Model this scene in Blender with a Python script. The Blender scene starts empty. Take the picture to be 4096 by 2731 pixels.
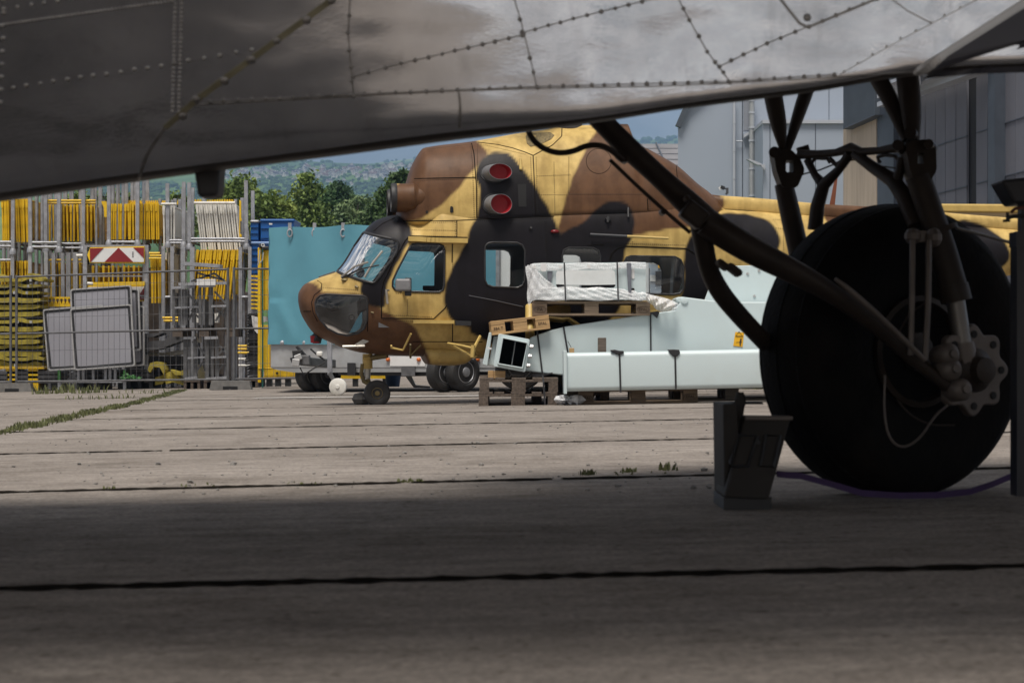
import bpy, bmesh, math, random
import numpy as np
from mathutils import Vector, Matrix
from mathutils.bvhtree import BVHTree
random.seed(7); RNG = np.random.default_rng(7)
R = math.radians
scene = bpy.context.scene
COL = scene.collection

# ------------------------------------------------------------------ camera
F, U0, VH, H, KX = 7964.4, 2048.0, 1405.0, 0.55, 0.017
cam_d = bpy.data.cameras.new("camera"); cam = bpy.data.objects.new("camera", cam_d); COL.objects.link(cam)
cam.location = (0, 0, H); cam.rotation_euler = (R(90), 0, 0)
cam_d.sensor_width = 36; cam_d.lens = 70; cam_d.shift_y = (VH - 1365.5) / 4096
cam_d.clip_start = 0.05; cam_d.clip_end = 12000
cam_d.dof.use_dof = True; cam_d.dof.focus_distance = 21.5; cam_d.dof.aperture_fstop = 7.1
scene.camera = cam

# ------------------------------------------------------------------ light
SUN_EL, SUN_AZ = 66, -162         # azimuth from +Y (ahead of the camera), negative = left: behind the camera, left
w = bpy.data.worlds.new("World"); scene.world = w; w.use_nodes = True
nt = w.node_tree; nt.nodes.clear()
out = nt.nodes.new("ShaderNodeOutputWorld"); bg = nt.nodes.new("ShaderNodeBackground")
sky = nt.nodes.new("ShaderNodeTexSky"); sky.sky_type = 'NISHITA'; sky.sun_disc = False
sky.sun_elevation = R(SUN_EL); sky.sun_rotation = R(SUN_AZ); sky.air_density = 1.6; sky.dust_density = 0.3; sky.ozone_density = 3.0
tc = nt.nodes.new("ShaderNodeTexCoord")
mp = nt.nodes.new("ShaderNodeMapping"); mp.inputs['Scale'].default_value = (1.0, 1.0, 2.6); mp.inputs['Location'].default_value = (0.3, 0.1, 0.0)
nz = nt.nodes.new("ShaderNodeTexNoise"); nz.inputs['Scale'].default_value = 2.6; nz.inputs['Detail'].default_value = 7; nz.inputs['Roughness'].default_value = 0.55
rmp = nt.nodes.new("ShaderNodeValToRGB"); rmp.color_ramp.elements[0].position = 0.32; rmp.color_ramp.elements[1].position = 0.52
nz2 = nt.nodes.new("ShaderNodeTexNoise"); nz2.inputs['Scale'].default_value = 11; nz2.inputs['Detail'].default_value = 6
rm2 = nt.nodes.new("ShaderNodeValToRGB")
rm2.color_ramp.elements[0].position = 0.43; rm2.color_ramp.elements[0].color = (2.2, 2.3, 2.7, 1)
rm2.color_ramp.elements[1].position = 0.60; rm2.color_ramp.elements[1].color = (25, 23.2, 21.0, 1)
mx = nt.nodes.new("ShaderNodeMix"); mx.data_type = 'RGBA'
L = nt.links.new
L(tc.outputs['Generated'], mp.inputs['Vector']); L(mp.outputs[0], nz.inputs['Vector']); L(mp.outputs[0], nz2.inputs['Vector'])
L(nz.outputs[0], rmp.inputs[0]); L(nz2.outputs[0], rm2.inputs[0])
# a clear gap of blue low in the sky ahead (+Y)
sep = nt.nodes.new("ShaderNodeSeparateXYZ"); L(tc.outputs['Generated'], sep.inputs[0])
mr = nt.nodes.new("ShaderNodeMapRange"); mr.inputs[1].default_value = 0.80; mr.inputs[2].default_value = 0.97; mr.inputs[3].default_value = 1.0; mr.inputs[4].default_value = 0.12
L(sep.outputs['Y'], mr.inputs[0])
mm = nt.nodes.new("ShaderNodeMath"); mm.operation = 'MULTIPLY'; L(rmp.outputs[0], mm.inputs[0]); L(mr.outputs[0], mm.inputs[1])
L(mm.outputs[0], mx.inputs['Factor']); L(sky.outputs[0], mx.inputs['A']); L(rm2.outputs[0], mx.inputs['B'])
L(mx.outputs['Result'], bg.inputs['Color']); bg.inputs['Strength'].default_value = 0.05
L(bg.outputs[0], out.inputs['Surface'])
sd = bpy.data.lights.new("sun", 'SUN'); sd.energy = 4.8; sd.angle = R(22); sd.color = (1.0, 0.93, 0.84)
sun = bpy.data.objects.new("sun", sd); COL.objects.link(sun)
sdir = Vector((math.sin(R(SUN_AZ)) * math.cos(R(SUN_EL)), math.cos(R(SUN_AZ)) * math.cos(R(SUN_EL)), math.sin(R(SUN_EL))))
sun.rotation_euler = sdir.to_track_quat('Z', 'Y').to_euler(); sun.location = sdir * 50
scene.view_settings.view_transform = 'Standard'; scene.view_settings.look = 'None'
scene.view_settings.gamma = 1; scene.view_settings.exposure = -0.08; scene.view_settings.use_curve_mapping = False
scene.cycles.use_denoising = True
scene.cycles.max_bounces = 8; scene.cycles.transparent_max_bounces = 16
scene.cycles.volume_bounces = 0; scene.cycles.sample_clamp_indirect = 6

# ------------------------------------------------------------------ helpers: points
def P(u, v, Y): return Vector(((u - U0) * Y / F, Y, H + (VH - v) * Y / F))
def gz(x): return KX * max(-16.0, min(16.0, x))
def GY(u, v): return H * F / ((v - VH) + KX * (u - U0))
def G(u, v):
    p = P(u, v, GY(u, v)); return p
def at_ground(x, y): return Vector((x, y, gz(x)))
def XU(u, Y): return (u - U0) * Y / F
def ZV(v, Y): return H + (VH - v) * Y / F
def on_plane(u, v, p0, n):
    d = Vector(((u - U0) / F, 1.0, (VH - v) / F)); c = Vector((0, 0, H)); p0 = Vector(p0); n = Vector(n)
    return c + d * ((p0 - c).dot(n) / d.dot(n))
def z1(x, y): return (1150 + x / 2, 450 + y / 2)
def z2(x, y): return (1150 + x / 2, 900 + y / 2)
def z3(x, y): return (2000 + x / 2, 450 + y / 2)
def z4(x, y): return (1900 + x / 2, 1000 + y / 2)
def z5(x, y): return (2640 + x / 2, 300 + y / 2)
def z6(x, y): return (2920 + x / 2, 1000 + y / 2)
def z7(x, y): return (2920 + x / 2, 200 + y / 2)
def zA(x, y): return (x / 4, 700 + y / 4)
def zB(x, y): return (588 + x / 4, 700 + y / 4)
def zC(x, y): return (x / 3.213, 1092 + y / 3.213)
def zD(x, y): return (588 + x / 3.213, 1092 + y / 3.213)
def Z(fn, *pts): return [fn(*p) for p in pts]

# ------------------------------------------------------------------ helpers: objects
WO = {}
def tag(o, label=None, cat=None, group=None, kind=None):
    if label: o['label'] = label
    if cat: o['category'] = cat
    if group: o['group'] = group
    if kind: o['kind'] = kind
    return o
def thing(name, label, cat, loc=(0, 0, 0), group=None, rotz=0):
    o = bpy.data.objects.new(name, None); COL.objects.link(o); o.empty_display_size = 0.2
    o.location = loc; o.rotation_euler = (0, 0, rotz)
    WO[o.name] = Vector(loc)
    return tag(o, label, cat, group)
def copy_tree(o, loc=None, rot=None, label=None, group=None, parent=None):
    c = o.copy(); COL.objects.link(c)
    if parent is not None: c.parent = parent
    if loc is not None: c.location = loc; WO[c.name] = Vector(loc)
    if rot is not None: c.rotation_euler = rot
    if label: c['label'] = label
    if group: c['group'] = group
    for ch in list(o.children): copy_tree(ch, parent=c)
    return c

class MB:
    def __init__(s): s.v = []; s.f = []; s.m = []; s.c = []
    def add(s, vs, fs, mi=0):
        b = len(s.v); s.v += [tuple(p) for p in vs]
        for f in fs: s.f.append(tuple(i + b for i in f)); s.m.append(mi)
    def hexa(s, b4, t4, mi=0):
        s.add(list(b4) + list(t4), [(3, 2, 1, 0), (4, 5, 6, 7), (0, 1, 5, 4), (1, 2, 6, 5), (2, 3, 7, 6), (3, 0, 4, 7)], mi)
    def box(s, c, size, M=None, mi=0):
        c = Vector(c); x, y, z = [a / 2 for a in size]
        q = [Vector((sx * x, sy * y, sz * z)) for sz in (-1, 1) for sx, sy in ((-1, -1), (1, -1), (1, 1), (-1, 1))]
        if M is not None: q = [M @ p for p in q]
        q = [p + c for p in q]
        s.hexa(q[:4], q[4:], mi)
    def bb(s, x0, x1, y0, y1, z0, z1_, mi=0):
        s.box(((x0 + x1) / 2, (y0 + y1) / 2, (z0 + z1_) / 2), (x1 - x0, y1 - y0, z1_ - z0), None, mi)
    def pbox(s, u0, v0, u1, v1, Y, D, mi=0):
        a = P(u0, v1, Y); b = P(u1, v0, Y)
        s.bb(a.x, b.x, Y, Y + D, a.z, b.z, mi)
    def prism(s, pts, vec, mi=0):
        n = len(pts); vec = Vector(vec); a = [Vector(p) for p in pts]; b = [p + vec for p in a]
        s.add(a + b, [tuple(range(n))[::-1], tuple(range(n, 2 * n))] + [(i, (i + 1) % n, n + (i + 1) % n, n + i) for i in range(n)], mi)
    def ppoly(s, uv, Y, D, mi=0):
        s.prism([P(u, v, Y) for u, v in uv], (0, D, 0), mi)
    def bar(s, p, q, w_, h_, up=(0, 0, 1), mi=0):
        p, q = Vector(p), Vector(q); d = (q - p).normalized(); up = Vector(up)
        if abs(d.dot(up)) > 0.98: up = Vector((0, 1, 0))
        x = d.cross(up).normalized(); y = x.cross(d).normalized()
        k = [(-1, -1), (1, -1), (1, 1), (-1, 1)]
        s.hexa([p + x * a * w_ / 2 + y * b * h_ / 2 for a, b in k], [q + x * a * w_ / 2 + y * b * h_ / 2 for a, b in k], mi)
    def tube(s, pts, r, n=8, mi=0, cap=True, closed=False, squash=None):
        pts = [Vector(p) for p in pts]; m = len(pts)
        rs = r if isinstance(r, (list, tuple)) else [r] * m
        b = len(s.v); up = None
        for i in range(m):
            if closed: d = pts[(i + 1) % m] - pts[i - 1]
            else: d = pts[min(i + 1, m - 1)] - pts[max(i - 1, 0)]
            d = d.normalized() if d.length > 1e-9 else Vector((0, 0, 1))
            if up is None: up = Vector((0, 0, 1)) if abs(d.z) < 0.9 else Vector((0, 1, 0))
            x = d.cross(up)
            if x.length < 1e-6: x = d.cross(Vector((1, 0, 0)))
            x.normalize(); y = x.cross(d).normalized(); up = y
            for k in range(n):
                a = 2 * math.pi * k / n
                s.v.append(tuple(pts[i] + (x * math.cos(a) + y * math.sin(a)) * rs[i]))
        for i in range(m if closed else m - 1):
            i2 = (i + 1) % m
            for k in range(n):
                k2 = (k + 1) % n
                s.f.append((b + i * n + k, b + i * n + k2, b + i2 * n + k2, b + i2 * n + k)); s.m.append(mi)
        if cap and not closed:
            s.f.append(tuple(b + k for k in range(n))[::-1]); s.m.append(mi)
            s.f.append(tuple(b + (m - 1) * n + k for k in range(n))); s.m.append(mi)
    def ptube(s, pts, rpx, n=8, mi=0):
        s.tube([P(*p) for p in pts], [(rpx if not isinstance(rpx, (list, tuple)) else rpx[i]) * p[2] / F for i, p in enumerate(pts)], n, mi)
    def lathe(s, prof, o, axis=(0, 0, 1), n=24, mi=0):
        o = Vector(o); ax = Vector(axis).normalized(); t = Vector((0, 0, 1)) if abs(ax.z) < 0.9 else Vector((1, 0, 0))
        x = ax.cross(t).normalized(); y = ax.cross(x).normalized(); b = len(s.v)
        for r, h in prof:
            for k in range(n):
                a = 2 * math.pi * k / n
                s.v.append(tuple(o + ax * h + (x * math.cos(a) + y * math.sin(a)) * r))
        for i in range(len(prof) - 1):
            for k in range(n):
                k2 = (k + 1) % n
                s.f.append((b + i * n + k, b + i * n + k2, b + (i + 1) * n + k2, b + (i + 1) * n + k)); s.m.append(mi)
        s.f.append(tuple(b + k for k in range(n))[::-1]); s.m.append(mi)
        e = b + (len(prof) - 1) * n; s.f.append(tuple(e + k for k in range(n))); s.m.append(mi)
    def blob(s, c, r, n=6, mi=0, jit=0.0):
        c = Vector(c); rx, ry, rz = r if isinstance(r, (list, tuple)) else (r, r, r); b = len(s.v); m = max(3, n // 2)
        s.v.append(tuple(c + Vector((0, 0, rz))))
        for i in range(1, m):
            th = math.pi * i / m
            for k in range(n):
                a = 2 * math.pi * k / n; j = 1 + random.uniform(-jit, jit)
                s.v.append((c.x + rx * j * math.sin(th) * math.cos(a), c.y + ry * j * math.sin(th) * math.sin(a), c.z + rz * j * math.cos(th)))
        s.v.append(tuple(c - Vector((0, 0, rz)))); e = len(s.v) - 1
        for k in range(n):
            k2 = (k + 1) % n
            s.f.append((b, b + 1 + k, b + 1 + k2)); s.m.append(mi)
            for i in range(m - 2):
                q = b + 1 + i * n; s.f.append((q + k, q + n + k, q + n + k2, q + k2)); s.m.append(mi)
            q = b + 1 + (m - 2) * n; s.f.append((q + k, e, q + k2)); s.m.append(mi)
    def build(s, name, mats, parent=None, origin=None, smooth=None, bevel=None, label=None, recalc=True):
        me = bpy.data.meshes.new(name)
        if parent is not None: origin = WO[parent.name]
        if origin is None: origin = Vector((0, 0, 0))
        ox, oy, oz = origin
        me.from_pydata([(p[0] - ox, p[1] - oy, p[2] - oz) for p in s.v], [], s.f)
        mats = mats if isinstance(mats, (list, tuple)) else [mats]
        for m in mats: me.materials.append(m)
        if len(mats) > 1: me.polygons.foreach_set('material_index', s.m)
        if recalc:
            bm = bmesh.new(); bm.from_mesh(me); bmesh.ops.recalc_face_normals(bm, faces=bm.faces); bm.to_mesh(me); bm.free()
        if smooth is not None:
            me.polygons.foreach_set('use_smooth', [True] * len(me.polygons)); me.set_sharp_from_angle(angle=R(smooth))
        me.update()
        o = bpy.data.objects.new(name, me); COL.objects.link(o)
        if parent is not None: o.parent = parent
        else: o.location = origin
        WO[o.name] = Vector(origin)
        if bevel:
            b = o.modifiers.new("bevel", 'BEVEL'); b.width = bevel; b.segments = 2; b.limit_method = 'ANGLE'; b.angle_limit = R(40)
        if label: o['label'] = label
        return o

def flat_text(txt, size, mat, parent, loc, rot=(R(90), 0, 0), name='lettering', align='CENTER'):
    cu = bpy.data.curves.new(name, 'FONT'); cu.body = txt; cu.size = size; cu.align_x = align; cu.align_y = 'CENTER'; cu.extrude = 0.0008
    t = bpy.data.objects.new(name, cu); me = bpy.data.meshes.new_from_object(t)
    bpy.data.objects.remove(t)
    me.materials.clear(); me.materials.append(mat)
    o = bpy.data.objects.new(name, me); COL.objects.link(o); o.parent = parent
    o.location = Vector(loc) - WO[parent.name]; o.rotation_euler = rot; WO[o.name] = WO[parent.name]
    return o

# ------------------------------------------------------------------ materials
def mat(name, col, rough=0.5, metal=0.0, var=0.15, vscale=3.0, bump=0.0, bscale=40.0, dirt=None, dscale=1.5, damt=0.5, coat=0.0, stretch=None, spec=0.5, cdark=None):
    m = bpy.data.materials.new(name); m.use_nodes = True; n = m.node_tree; b = n.nodes['Principled BSDF']
    b.inputs['Roughness'].default_value = rough; b.inputs['Metallic'].default_value = metal
    b.inputs['Coat Weight'].default_value = coat; b.inputs['Specular IOR Level'].default_value = spec
    t = n.nodes.new('ShaderNodeTexCoord'); src = t.outputs['Object']
    if stretch:
        mpn = n.nodes.new('ShaderNodeMapping'); mpn.inputs['Scale'].default_value = stretch; n.links.new(src, mpn.inputs[0]); src = mpn.outputs[0]
    a = n.nodes.new('ShaderNodeTexNoise'); a.inputs['Scale'].default_value = vscale; a.inputs['Detail'].default_value = 6; n.links.new(src, a.inputs['Vector'])
    rp = n.nodes.new('ShaderNodeValToRGB'); rp.color_ramp.elements[0].position = 0.3; rp.color_ramp.elements[1].position = 0.7
    lo = [c * (1 - var) for c in col] if cdark is None else cdark
    rp.color_ramp.elements[0].color = (*lo, 1); rp.color_ramp.elements[1].color = (*[min(1, c * (1 + var)) for c in col], 1)
    n.links.new(a.outputs[0], rp.inputs[0]); cur = rp.outputs[0]
    if dirt:
        d = n.nodes.new('ShaderNodeTexNoise'); d.inputs['Scale'].default_value = dscale; d.inputs['Detail'].default_value = 8; d.inputs['Roughness'].default_value = 0.65
        n.links.new(src, d.inputs['Vector'])
        dr = n.nodes.new('ShaderNodeMapRange'); dr.inputs[1].default_value = 0.5; dr.inputs[2].default_value = 0.75; dr.inputs[4].default_value = damt
        n.links.new(d.outputs[0], dr.inputs[0])
        k = n.nodes.new('ShaderNodeMix'); k.data_type = 'RGBA'; n.links.new(dr.outputs[0], k.inputs['Factor']); n.links.new(cur, k.inputs['A']); k.inputs['B'].default_value = (*dirt, 1)
        cur = k.outputs['Result']
    n.links.new(cur, b.inputs['Base Color'])
    if bump:
        e = n.nodes.new('ShaderNodeTexNoise'); e.inputs['Scale'].default_value = bscale; e.inputs['Detail'].default_value = 4; n.links.new(src, e.inputs['Vector'])
        bp = n.nodes.new('ShaderNodeBump'); bp.inputs['Strength'].default_value = bump; bp.inputs['Distance'].default_value = 0.02
        n.links.new(e.outputs[0], bp.inputs['Height']); n.links.new(bp.outputs[0], b.inputs['Normal'])
    return m
M = {}
M['galv'] = mat('galvanised_steel', (.36, .37, .40), .5, .55, .22, 9, .15, 60, dirt=(.17, .16, .16), dscale=6)
M['galv_dark'] = mat('dull_steel', (.13, .13, .135), .6, .4, .3, 9, .1, 60)
M['yellow'] = mat('yellow_paint', (.67, .42, .006), .5, 0, .25, 5, dirt=(.30, .16, .01), dscale=4, damt=.6)
M['yellow_bright'] = mat('bright_yellow', (.78, .50, .01), .45, 0, .1, 5, dirt=(.4, .25, .02), dscale=4, damt=.4)
M['yellow_foot'] = mat('weathered_yellow_plastic', (.33, .265, .03), .7, 0, .35, 9, .3, 40, dirt=(.10, .085, .03), dscale=5, damt=.8)
M['white_pl'] = mat('white_plastic', (.72, .71, .67), .5, 0, .08, 5, dirt=(.38, .35, .3), dscale=7, damt=.6)
M['blue'] = mat('blue_plastic', (.008, .095, .33), .45, 0, .15, 6)
M['blue_pale'] = mat('pale_blue_plastic', (.2, .33, .6), .45, 0, .1, 6)
M['tarp'] = mat('blue_tarpaulin', (.098, .29, .375), .55, 0, .1, 1.3, .25, 2.2, dirt=(.06, .21, .28), dscale=1.2, damt=.6)
M['alu'] = mat('weathered_aluminium_board', (.40, .41, .42), .5, .3, .12, 4, dirt=(.27, .25, .23), dscale=3)
M['rubber'] = mat('tyre_rubber', (.022, .021, .021), .75, 0, .3, 8, .2, 60, dirt=(.06, .055, .05), dscale=5, damt=.5)
M['tyre_black'] = mat('black_aircraft_tyre', (.0045, .004, .0038), .85, 0, .3, 8, .25, 50, dirt=(.012, .009, .007), dscale=4, damt=.7, spec=.12)
M['black'] = mat('black_plastic', (.018, .018, .02), .55, 0, .2, 8)
M['darkgrey'] = mat('dark_grey_plastic', (.06, .06, .065), .65, 0, .25, 6, .1, 40)
M['sign_back'] = mat('grey_sign_back', (.32, .32, .36), .5, .15, .05, 2, dirt=(.26, .26, .29), dscale=2, damt=.4)
M['rim'] = mat('aluminium_rim', (.5, .5, .5), .4, .5, .12, 10)
M['white_sheet'] = mat('white_reflective', (.72, .72, .72), .45, 0, .05, 3, dirt=(.5, .5, .48), dscale=3)
M['red'] = mat('dark_red_reflective', (.22, .012, .018), .4, 0, .08, 3)
M['red_cover'] = mat('red_cover', (.30, .008, .016), .6, 0, .12, 8)
M['wood'] = mat('weathered_wood', (.25, .185, .13), .8, 0, .4, 3, .3, 20, dirt=(.10, .075, .055), dscale=2.5, stretch=(1.2, 14, 14), damt=.7)
M['wood_old'] = mat('dark_weathered_wood', (.11, .085, .068), .85, 0, .4, 3, .3, 20, dirt=(.04, .03, .025), dscale=2.5, stretch=(1.2, 14, 14), damt=.7)
M['wood_new'] = mat('fresh_pine_wood', (.42, .265, .12), .65, 0, .25, 3, .15, 20, stretch=(1.2, 12, 12))
M['stamp'] = mat('burnt_stamp', (.05, .03, .02), .9, 0, .2, 9)
M['white_steel'] = mat('white_coated_steel', (.56, .655, .675), .38, 0, .03, 1.2, .02, 120, dirt=(.50, .55, .54), dscale=1.4, damt=.5)
M['strap'] = mat('black_strap', (.02, .02, .024), .6, 0, .2, 9)
M['grey_strap'] = mat('grey_strap', (.14, .15, .18), .6, 0, .2, 9)
M['gear'] = mat('grey_brown_gear_paint', (.034, .025, .020), .5, .1, .25, 6, .1, 30, dirt=(.013, .01, .009), dscale=5, damt=.8, spec=.25)
M['gear_light'] = mat('worn_grey_gear_paint', (.12, .10, .088), .5, .2, .2, 8, dirt=(.09, .07, .06), dscale=9, damt=.7)
M['chrome'] = mat('piston_steel', (.16, .15, .14), .4, .7, .08, 8)
M['chock'] = mat('chock_paint', (.034, .030, .027), .7, 0, .2, 6, .1, 30, dirt=(.014, .011, .010), dscale=4, spec=.2)
M['purple'] = mat('purple_webbing', (.035, .014, .075), .7, 0, .15, 20)
M['dark_paint'] = mat('dark_blue_black_paint', (.02, .021, .028), .45, 0, .15, 3)
M['sealant'] = mat('old_yellow_sealant', (.17, .155, .10), .7, 0, .3, 14)
M['seam'] = mat('dark_seam', (.014, .012, .010), 1.0, 0, .2, 8, spec=0.0)
M['grass'] = mat('grass_blades', (.095, .105, .036), .7, 0, .5, 5)
M['grass_dark'] = mat('leafy_weed', (.02, .11, .015), .6, 0, .3, 8)
M['stone'] = mat('stone_chips', (.2, .19, .18), .9, 0, .4, 20)
M['orange_lamp'] = mat('orange_lamp', (.6, .14, .02), .3, 0, .05, 5)
M['conc'] = mat('concrete_foot', (.13, .125, .12), .9, 0, .25, 8, .3, 40)
M['heli_grey'] = mat('cockpit_grey', (.10, .10, .105), .6, 0, .2, 5)
M['heli_metal'] = mat('worn_heli_metal', (.42, .40, .36), .4, .6, .15, 9)
M['sand'] = mat('sand_paint', (.52, .37, .115), .5, 0, .12, 6, dirt=(.33, .22, .07), dscale=5)
M['olive'] = mat('olive_paint', (.16, .12, .045), .5, .1, .2, 8)
M['clad'] = mat('pale_grey_cladding', (.33, .38, .455), .5, .1, .03, .3)
M['clad_trim'] = mat('grey_trim', (.42, .45, .50), .5, .1, .05, 1)
M['dark_clad'] = mat('dark_slate_cladding', (.07, .085, .105), .5, .2, .1, 2)
M['door_panel'] = mat('grey_hangar_door', (.125, .13, .155), .75, 0, .1, 1.5, dirt=(.10, .10, .12), dscale=1.0, stretch=(1, 1, .25))
M['conc_wall'] = mat('beige_concrete', (.44, .37, .29), .85, 0, .12, 2, .2, 14, dirt=(.17, .14, .11), dscale=1.6, stretch=(1.5, 1.5, .12), damt=.7)
M['steelblue'] = mat('blue_grey_steel', (.055, .067, .088), .55, .1, .1, 3)
M['roof_pale'] = mat('pale_corrugated_roof', (.36, .36, .38), .6, .1, .12, 1)
M['pipe'] = mat('zinc_pipe', (.40, .42, .43), .4, .5, .1, 2)
M['hole'] = mat('dark_gap', (.008, .008, .009), .8, 0, .1, 4)
M['trunk'] = mat('bark', (.07, .055, .04), .9, 0, .3, 6)
M['sticker'] = mat('warning_yellow', (.80, .42, .01), .45, 0, .04, 8)
M['plastic_film'] = mat('clear_film_scraps', (.55, .56, .58), .3, 0, .3, 12, .5, 20)

def glass_mat(name, tint, ior=1.45, rough=0.02, extra=0.0):
    m = bpy.data.materials.new(name); m.use_nodes = True; n = m.node_tree; n.nodes.clear()
    o = n.nodes.new('ShaderNodeOutputMaterial'); t = n.nodes.new('ShaderNodeBsdfTransparent'); t.inputs[0].default_value = (*tint, 1)
    g = n.nodes.new('ShaderNodeBsdfGlossy'); g.inputs['Roughness'].default_value = rough; g.inputs['Color'].default_value = (.9, .9, .9, 1)
    f = n.nodes.new('ShaderNodeFresnel'); f.inputs[0].default_value = ior
    a = n.nodes.new('ShaderNodeMath'); a.operation = 'ADD'; a.inputs[1].default_value = extra; n.links.new(f.outputs[0], a.inputs[0])
    x = n.nodes.new('ShaderNodeMixShader'); n.links.new(a.outputs[0], x.inputs[0]); n.links.new(t.outputs[0], x.inputs[1]); n.links.new(g.outputs[0], x.inputs[2]); n.links.new(x.outputs[0], o.inputs[0])
    return m
M['glass'] = glass_mat('clear_perspex', (.88, .92, .93), 1.45, .03, .02)
M['glass_screen'] = glass_mat('windscreen_glass', (.86, .90, .90), 1.5, .03, .06)
M['glass_dark'] = glass_mat('smoked_perspex', (.55, .56, .58), 1.45, .05, .03)
def film_mat():
    m = bpy.data.materials.new('bubble_wrap'); m.use_nodes = True; n = m.node_tree; b = n.nodes['Principled BSDF']
    b.inputs['Base Color'].default_value = (.86, .88, .90, 1); b.inputs['Roughness'].default_value = .35
    tc_ = n.nodes.new('ShaderNodeTexCoord'); vo = n.nodes.new('ShaderNodeTexVoronoi'); vo.inputs['Scale'].default_value = 95
    n.links.new(tc_.outputs['Object'], vo.inputs['Vector'])
    bp = n.nodes.new('ShaderNodeBump'); bp.inputs['Strength'].default_value = .35; bp.inputs['Distance'].default_value = .006; bp.invert = True
    n.links.new(vo.outputs['Distance'], bp.inputs['Height']); n.links.new(bp.outputs[0], b.inputs['Normal'])
    o = n.nodes['Material Output']; t = n.nodes.new('ShaderNodeBsdfTransparent'); x = n.nodes.new('ShaderNodeMixShader')
    mr_ = n.nodes.new('ShaderNodeMapRange'); mr_.inputs[1].default_value = 0; mr_.inputs[2].default_value = .7; mr_.inputs[3].default_value = .35; mr_.inputs[4].default_value = .75
    n.links.new(vo.outputs['Distance'], mr_.inputs[0]); n.links.new(mr_.outputs[0], x.inputs[0])
    n.links.new(t.outputs[0], x.inputs[1]); n.links.new(b.outputs[0], x.inputs[2]); n.links.new(x.outputs[0], o.inputs['Surface'])
    return m
M['film'] = film_mat()
# ------------------------------------------------------------------ ground
def ground_material():
    m = bpy.data.materials.new('worn_concrete'); m.use_nodes = True; n = m.node_tree; b = n.nodes['Principled BSDF']; lk = n.links.new
    t = n.nodes.new('ShaderNodeTexCoord')
    def noise(scale, detail=6, stretch=None, rough=.6):
        q = n.nodes.new('ShaderNodeTexNoise'); q.inputs['Scale'].default_value = scale; q.inputs['Detail'].default_value = detail; q.inputs['Roughness'].default_value = rough
        s_ = t.outputs['Object']
        if stretch:
            k = n.nodes.new('ShaderNodeMapping'); k.inputs['Scale'].default_value = stretch; lk(s_, k.inputs[0]); s_ = k.outputs[0]
        lk(s_, q.inputs['Vector']); return q.outputs[0]
    def ramp(x, p0, c0, p1, c1):
        r = n.nodes.new('ShaderNodeValToRGB'); r.color_ramp.elements[0].position = p0; r.color_ramp.elements[0].color = (*c0, 1)
        r.color_ramp.elements[1].position = p1; r.color_ramp.elements[1].color = (*c1, 1); lk(x, r.inputs[0]); return r.outputs[0]
    base = ramp(noise(.45, 8, (1, 1.6, 1)), .3, (.218, .196, .180), .7, (.315, .288, .268))
    fine = ramp(noise(55, 5, None, .75), .3, (.55, .55, .55), .72, (1.34, 1.33, 1.31))
    blot = ramp(noise(5.5, 7, (.6, 1.5, 1), .7), .34, (.72, .71, .70), .68, (1.16, 1.15, 1.13))
    stain = ramp(noise(.9, 10, (1, .7, 1), .7), .52, (1, 1, 1), .75, (.6, .58, .56))
    speck = ramp(noise(22, 3, None, .5), .62, (1, 1, 1), .72, (.62, .6, .58))
    cur = base
    for x in (fine, blot, stain, speck):
        k = n.nodes.new('ShaderNodeMix'); k.data_type = 'RGBA'; k.blend_type = 'MULTIPLY'; k.inputs['Factor'].default_value = 1; lk(cur, k.inputs['A']); lk(x, k.inputs['B']); cur = k.outputs['Result']
    lk(cur, b.inputs['Base Color']); b.inputs['Roughness'].default_value = 1.0; b.inputs['Specular IOR Level'].default_value = .0
    bp = n.nodes.new('ShaderNodeBump'); bp.inputs['Strength'].default_value = .5; bp.inputs['Distance'].default_value = .008
    lk(noise(70, 5), bp.inputs['Height']); lk(bp.outputs[0], b.inputs['Normal'])
    return m
M['ground'] = ground_material()
g = MB()
xs = [-400, -60, -16, 0, 16, 60, 400]; ys = [-300, -40, 0, 20, 45, 70]
for y in ys:
    for x in xs: g.v.append((x, y, gz(x)))
nx = len(xs)
for j in range(len(ys) - 1):
    for i in range(nx - 1):
        a = j * nx + i; g.f.append((a, a + 1, a + nx + 1, a + nx)); g.m.append(0)
tag(g.build('ground', M['ground']), kind='structure')

def ribbon(mb, p, q, w_, dz=.004, n=160, jit=.012, gap=0.0, wj=.35):
    p, q = Vector(p), Vector(q); d = (q - p); nrm = Vector((-d.y, d.x, 0)).normalized(); prev = None
    for i in range(n + 1):
        t = i / n; x = p + d * t + nrm * random.uniform(-jit, jit); ww = w_ * (1 + random.uniform(-wj, wj)) / 2
        a = x + nrm * ww; b = x - nrm * ww
        a = (a.x, a.y, gz(a.x) + dz); b = (b.x, b.y, gz(b.x) + dz)
        if prev and random.random() > gap:
            mb.add([prev[0], prev[1], b, a], [(0, 1, 2, 3)])
        prev = (a, b)
joints = MB()
JL = [((0, 2355), (4096, 2265), .085), ((0, 1970), (2352, 1913), .10), ((0, 1817), (2352, 1766), .085), ((90, 1728), (2352, 1686), .09),
      ((340, 1678), (2352, 1640), .07), ((560, 1641), (1900, 1617), .07), ((600, 1604), (1900, 1588), .10), ((0, 1597), (650, 1590), .10)]
for a, b, ww in JL:
    pa, pb = G(*a), G(*b); d = (pb - pa) / (pb.x - pa.x)
    x0 = -9.0 if a[0] < 400 else pa.x
    if a[0] >= 300: x0 = max(pa.x - .2, -9)
    x1 = 9.0
    ribbon(joints, pa + d * (x0 - pa.x), pa + d * (x1 - pa.x), ww, n=420, gap=.01, jit=.010, wj=.5)
tag(joints.build('ground_joints', M['seam']), kind='structure')
M['marking'] = mat('worn_white_marking', (.50, .48, .46), .8, 0, .2, 6, dirt=(.27, .25, .23), dscale=3, damt=.9)
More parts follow.
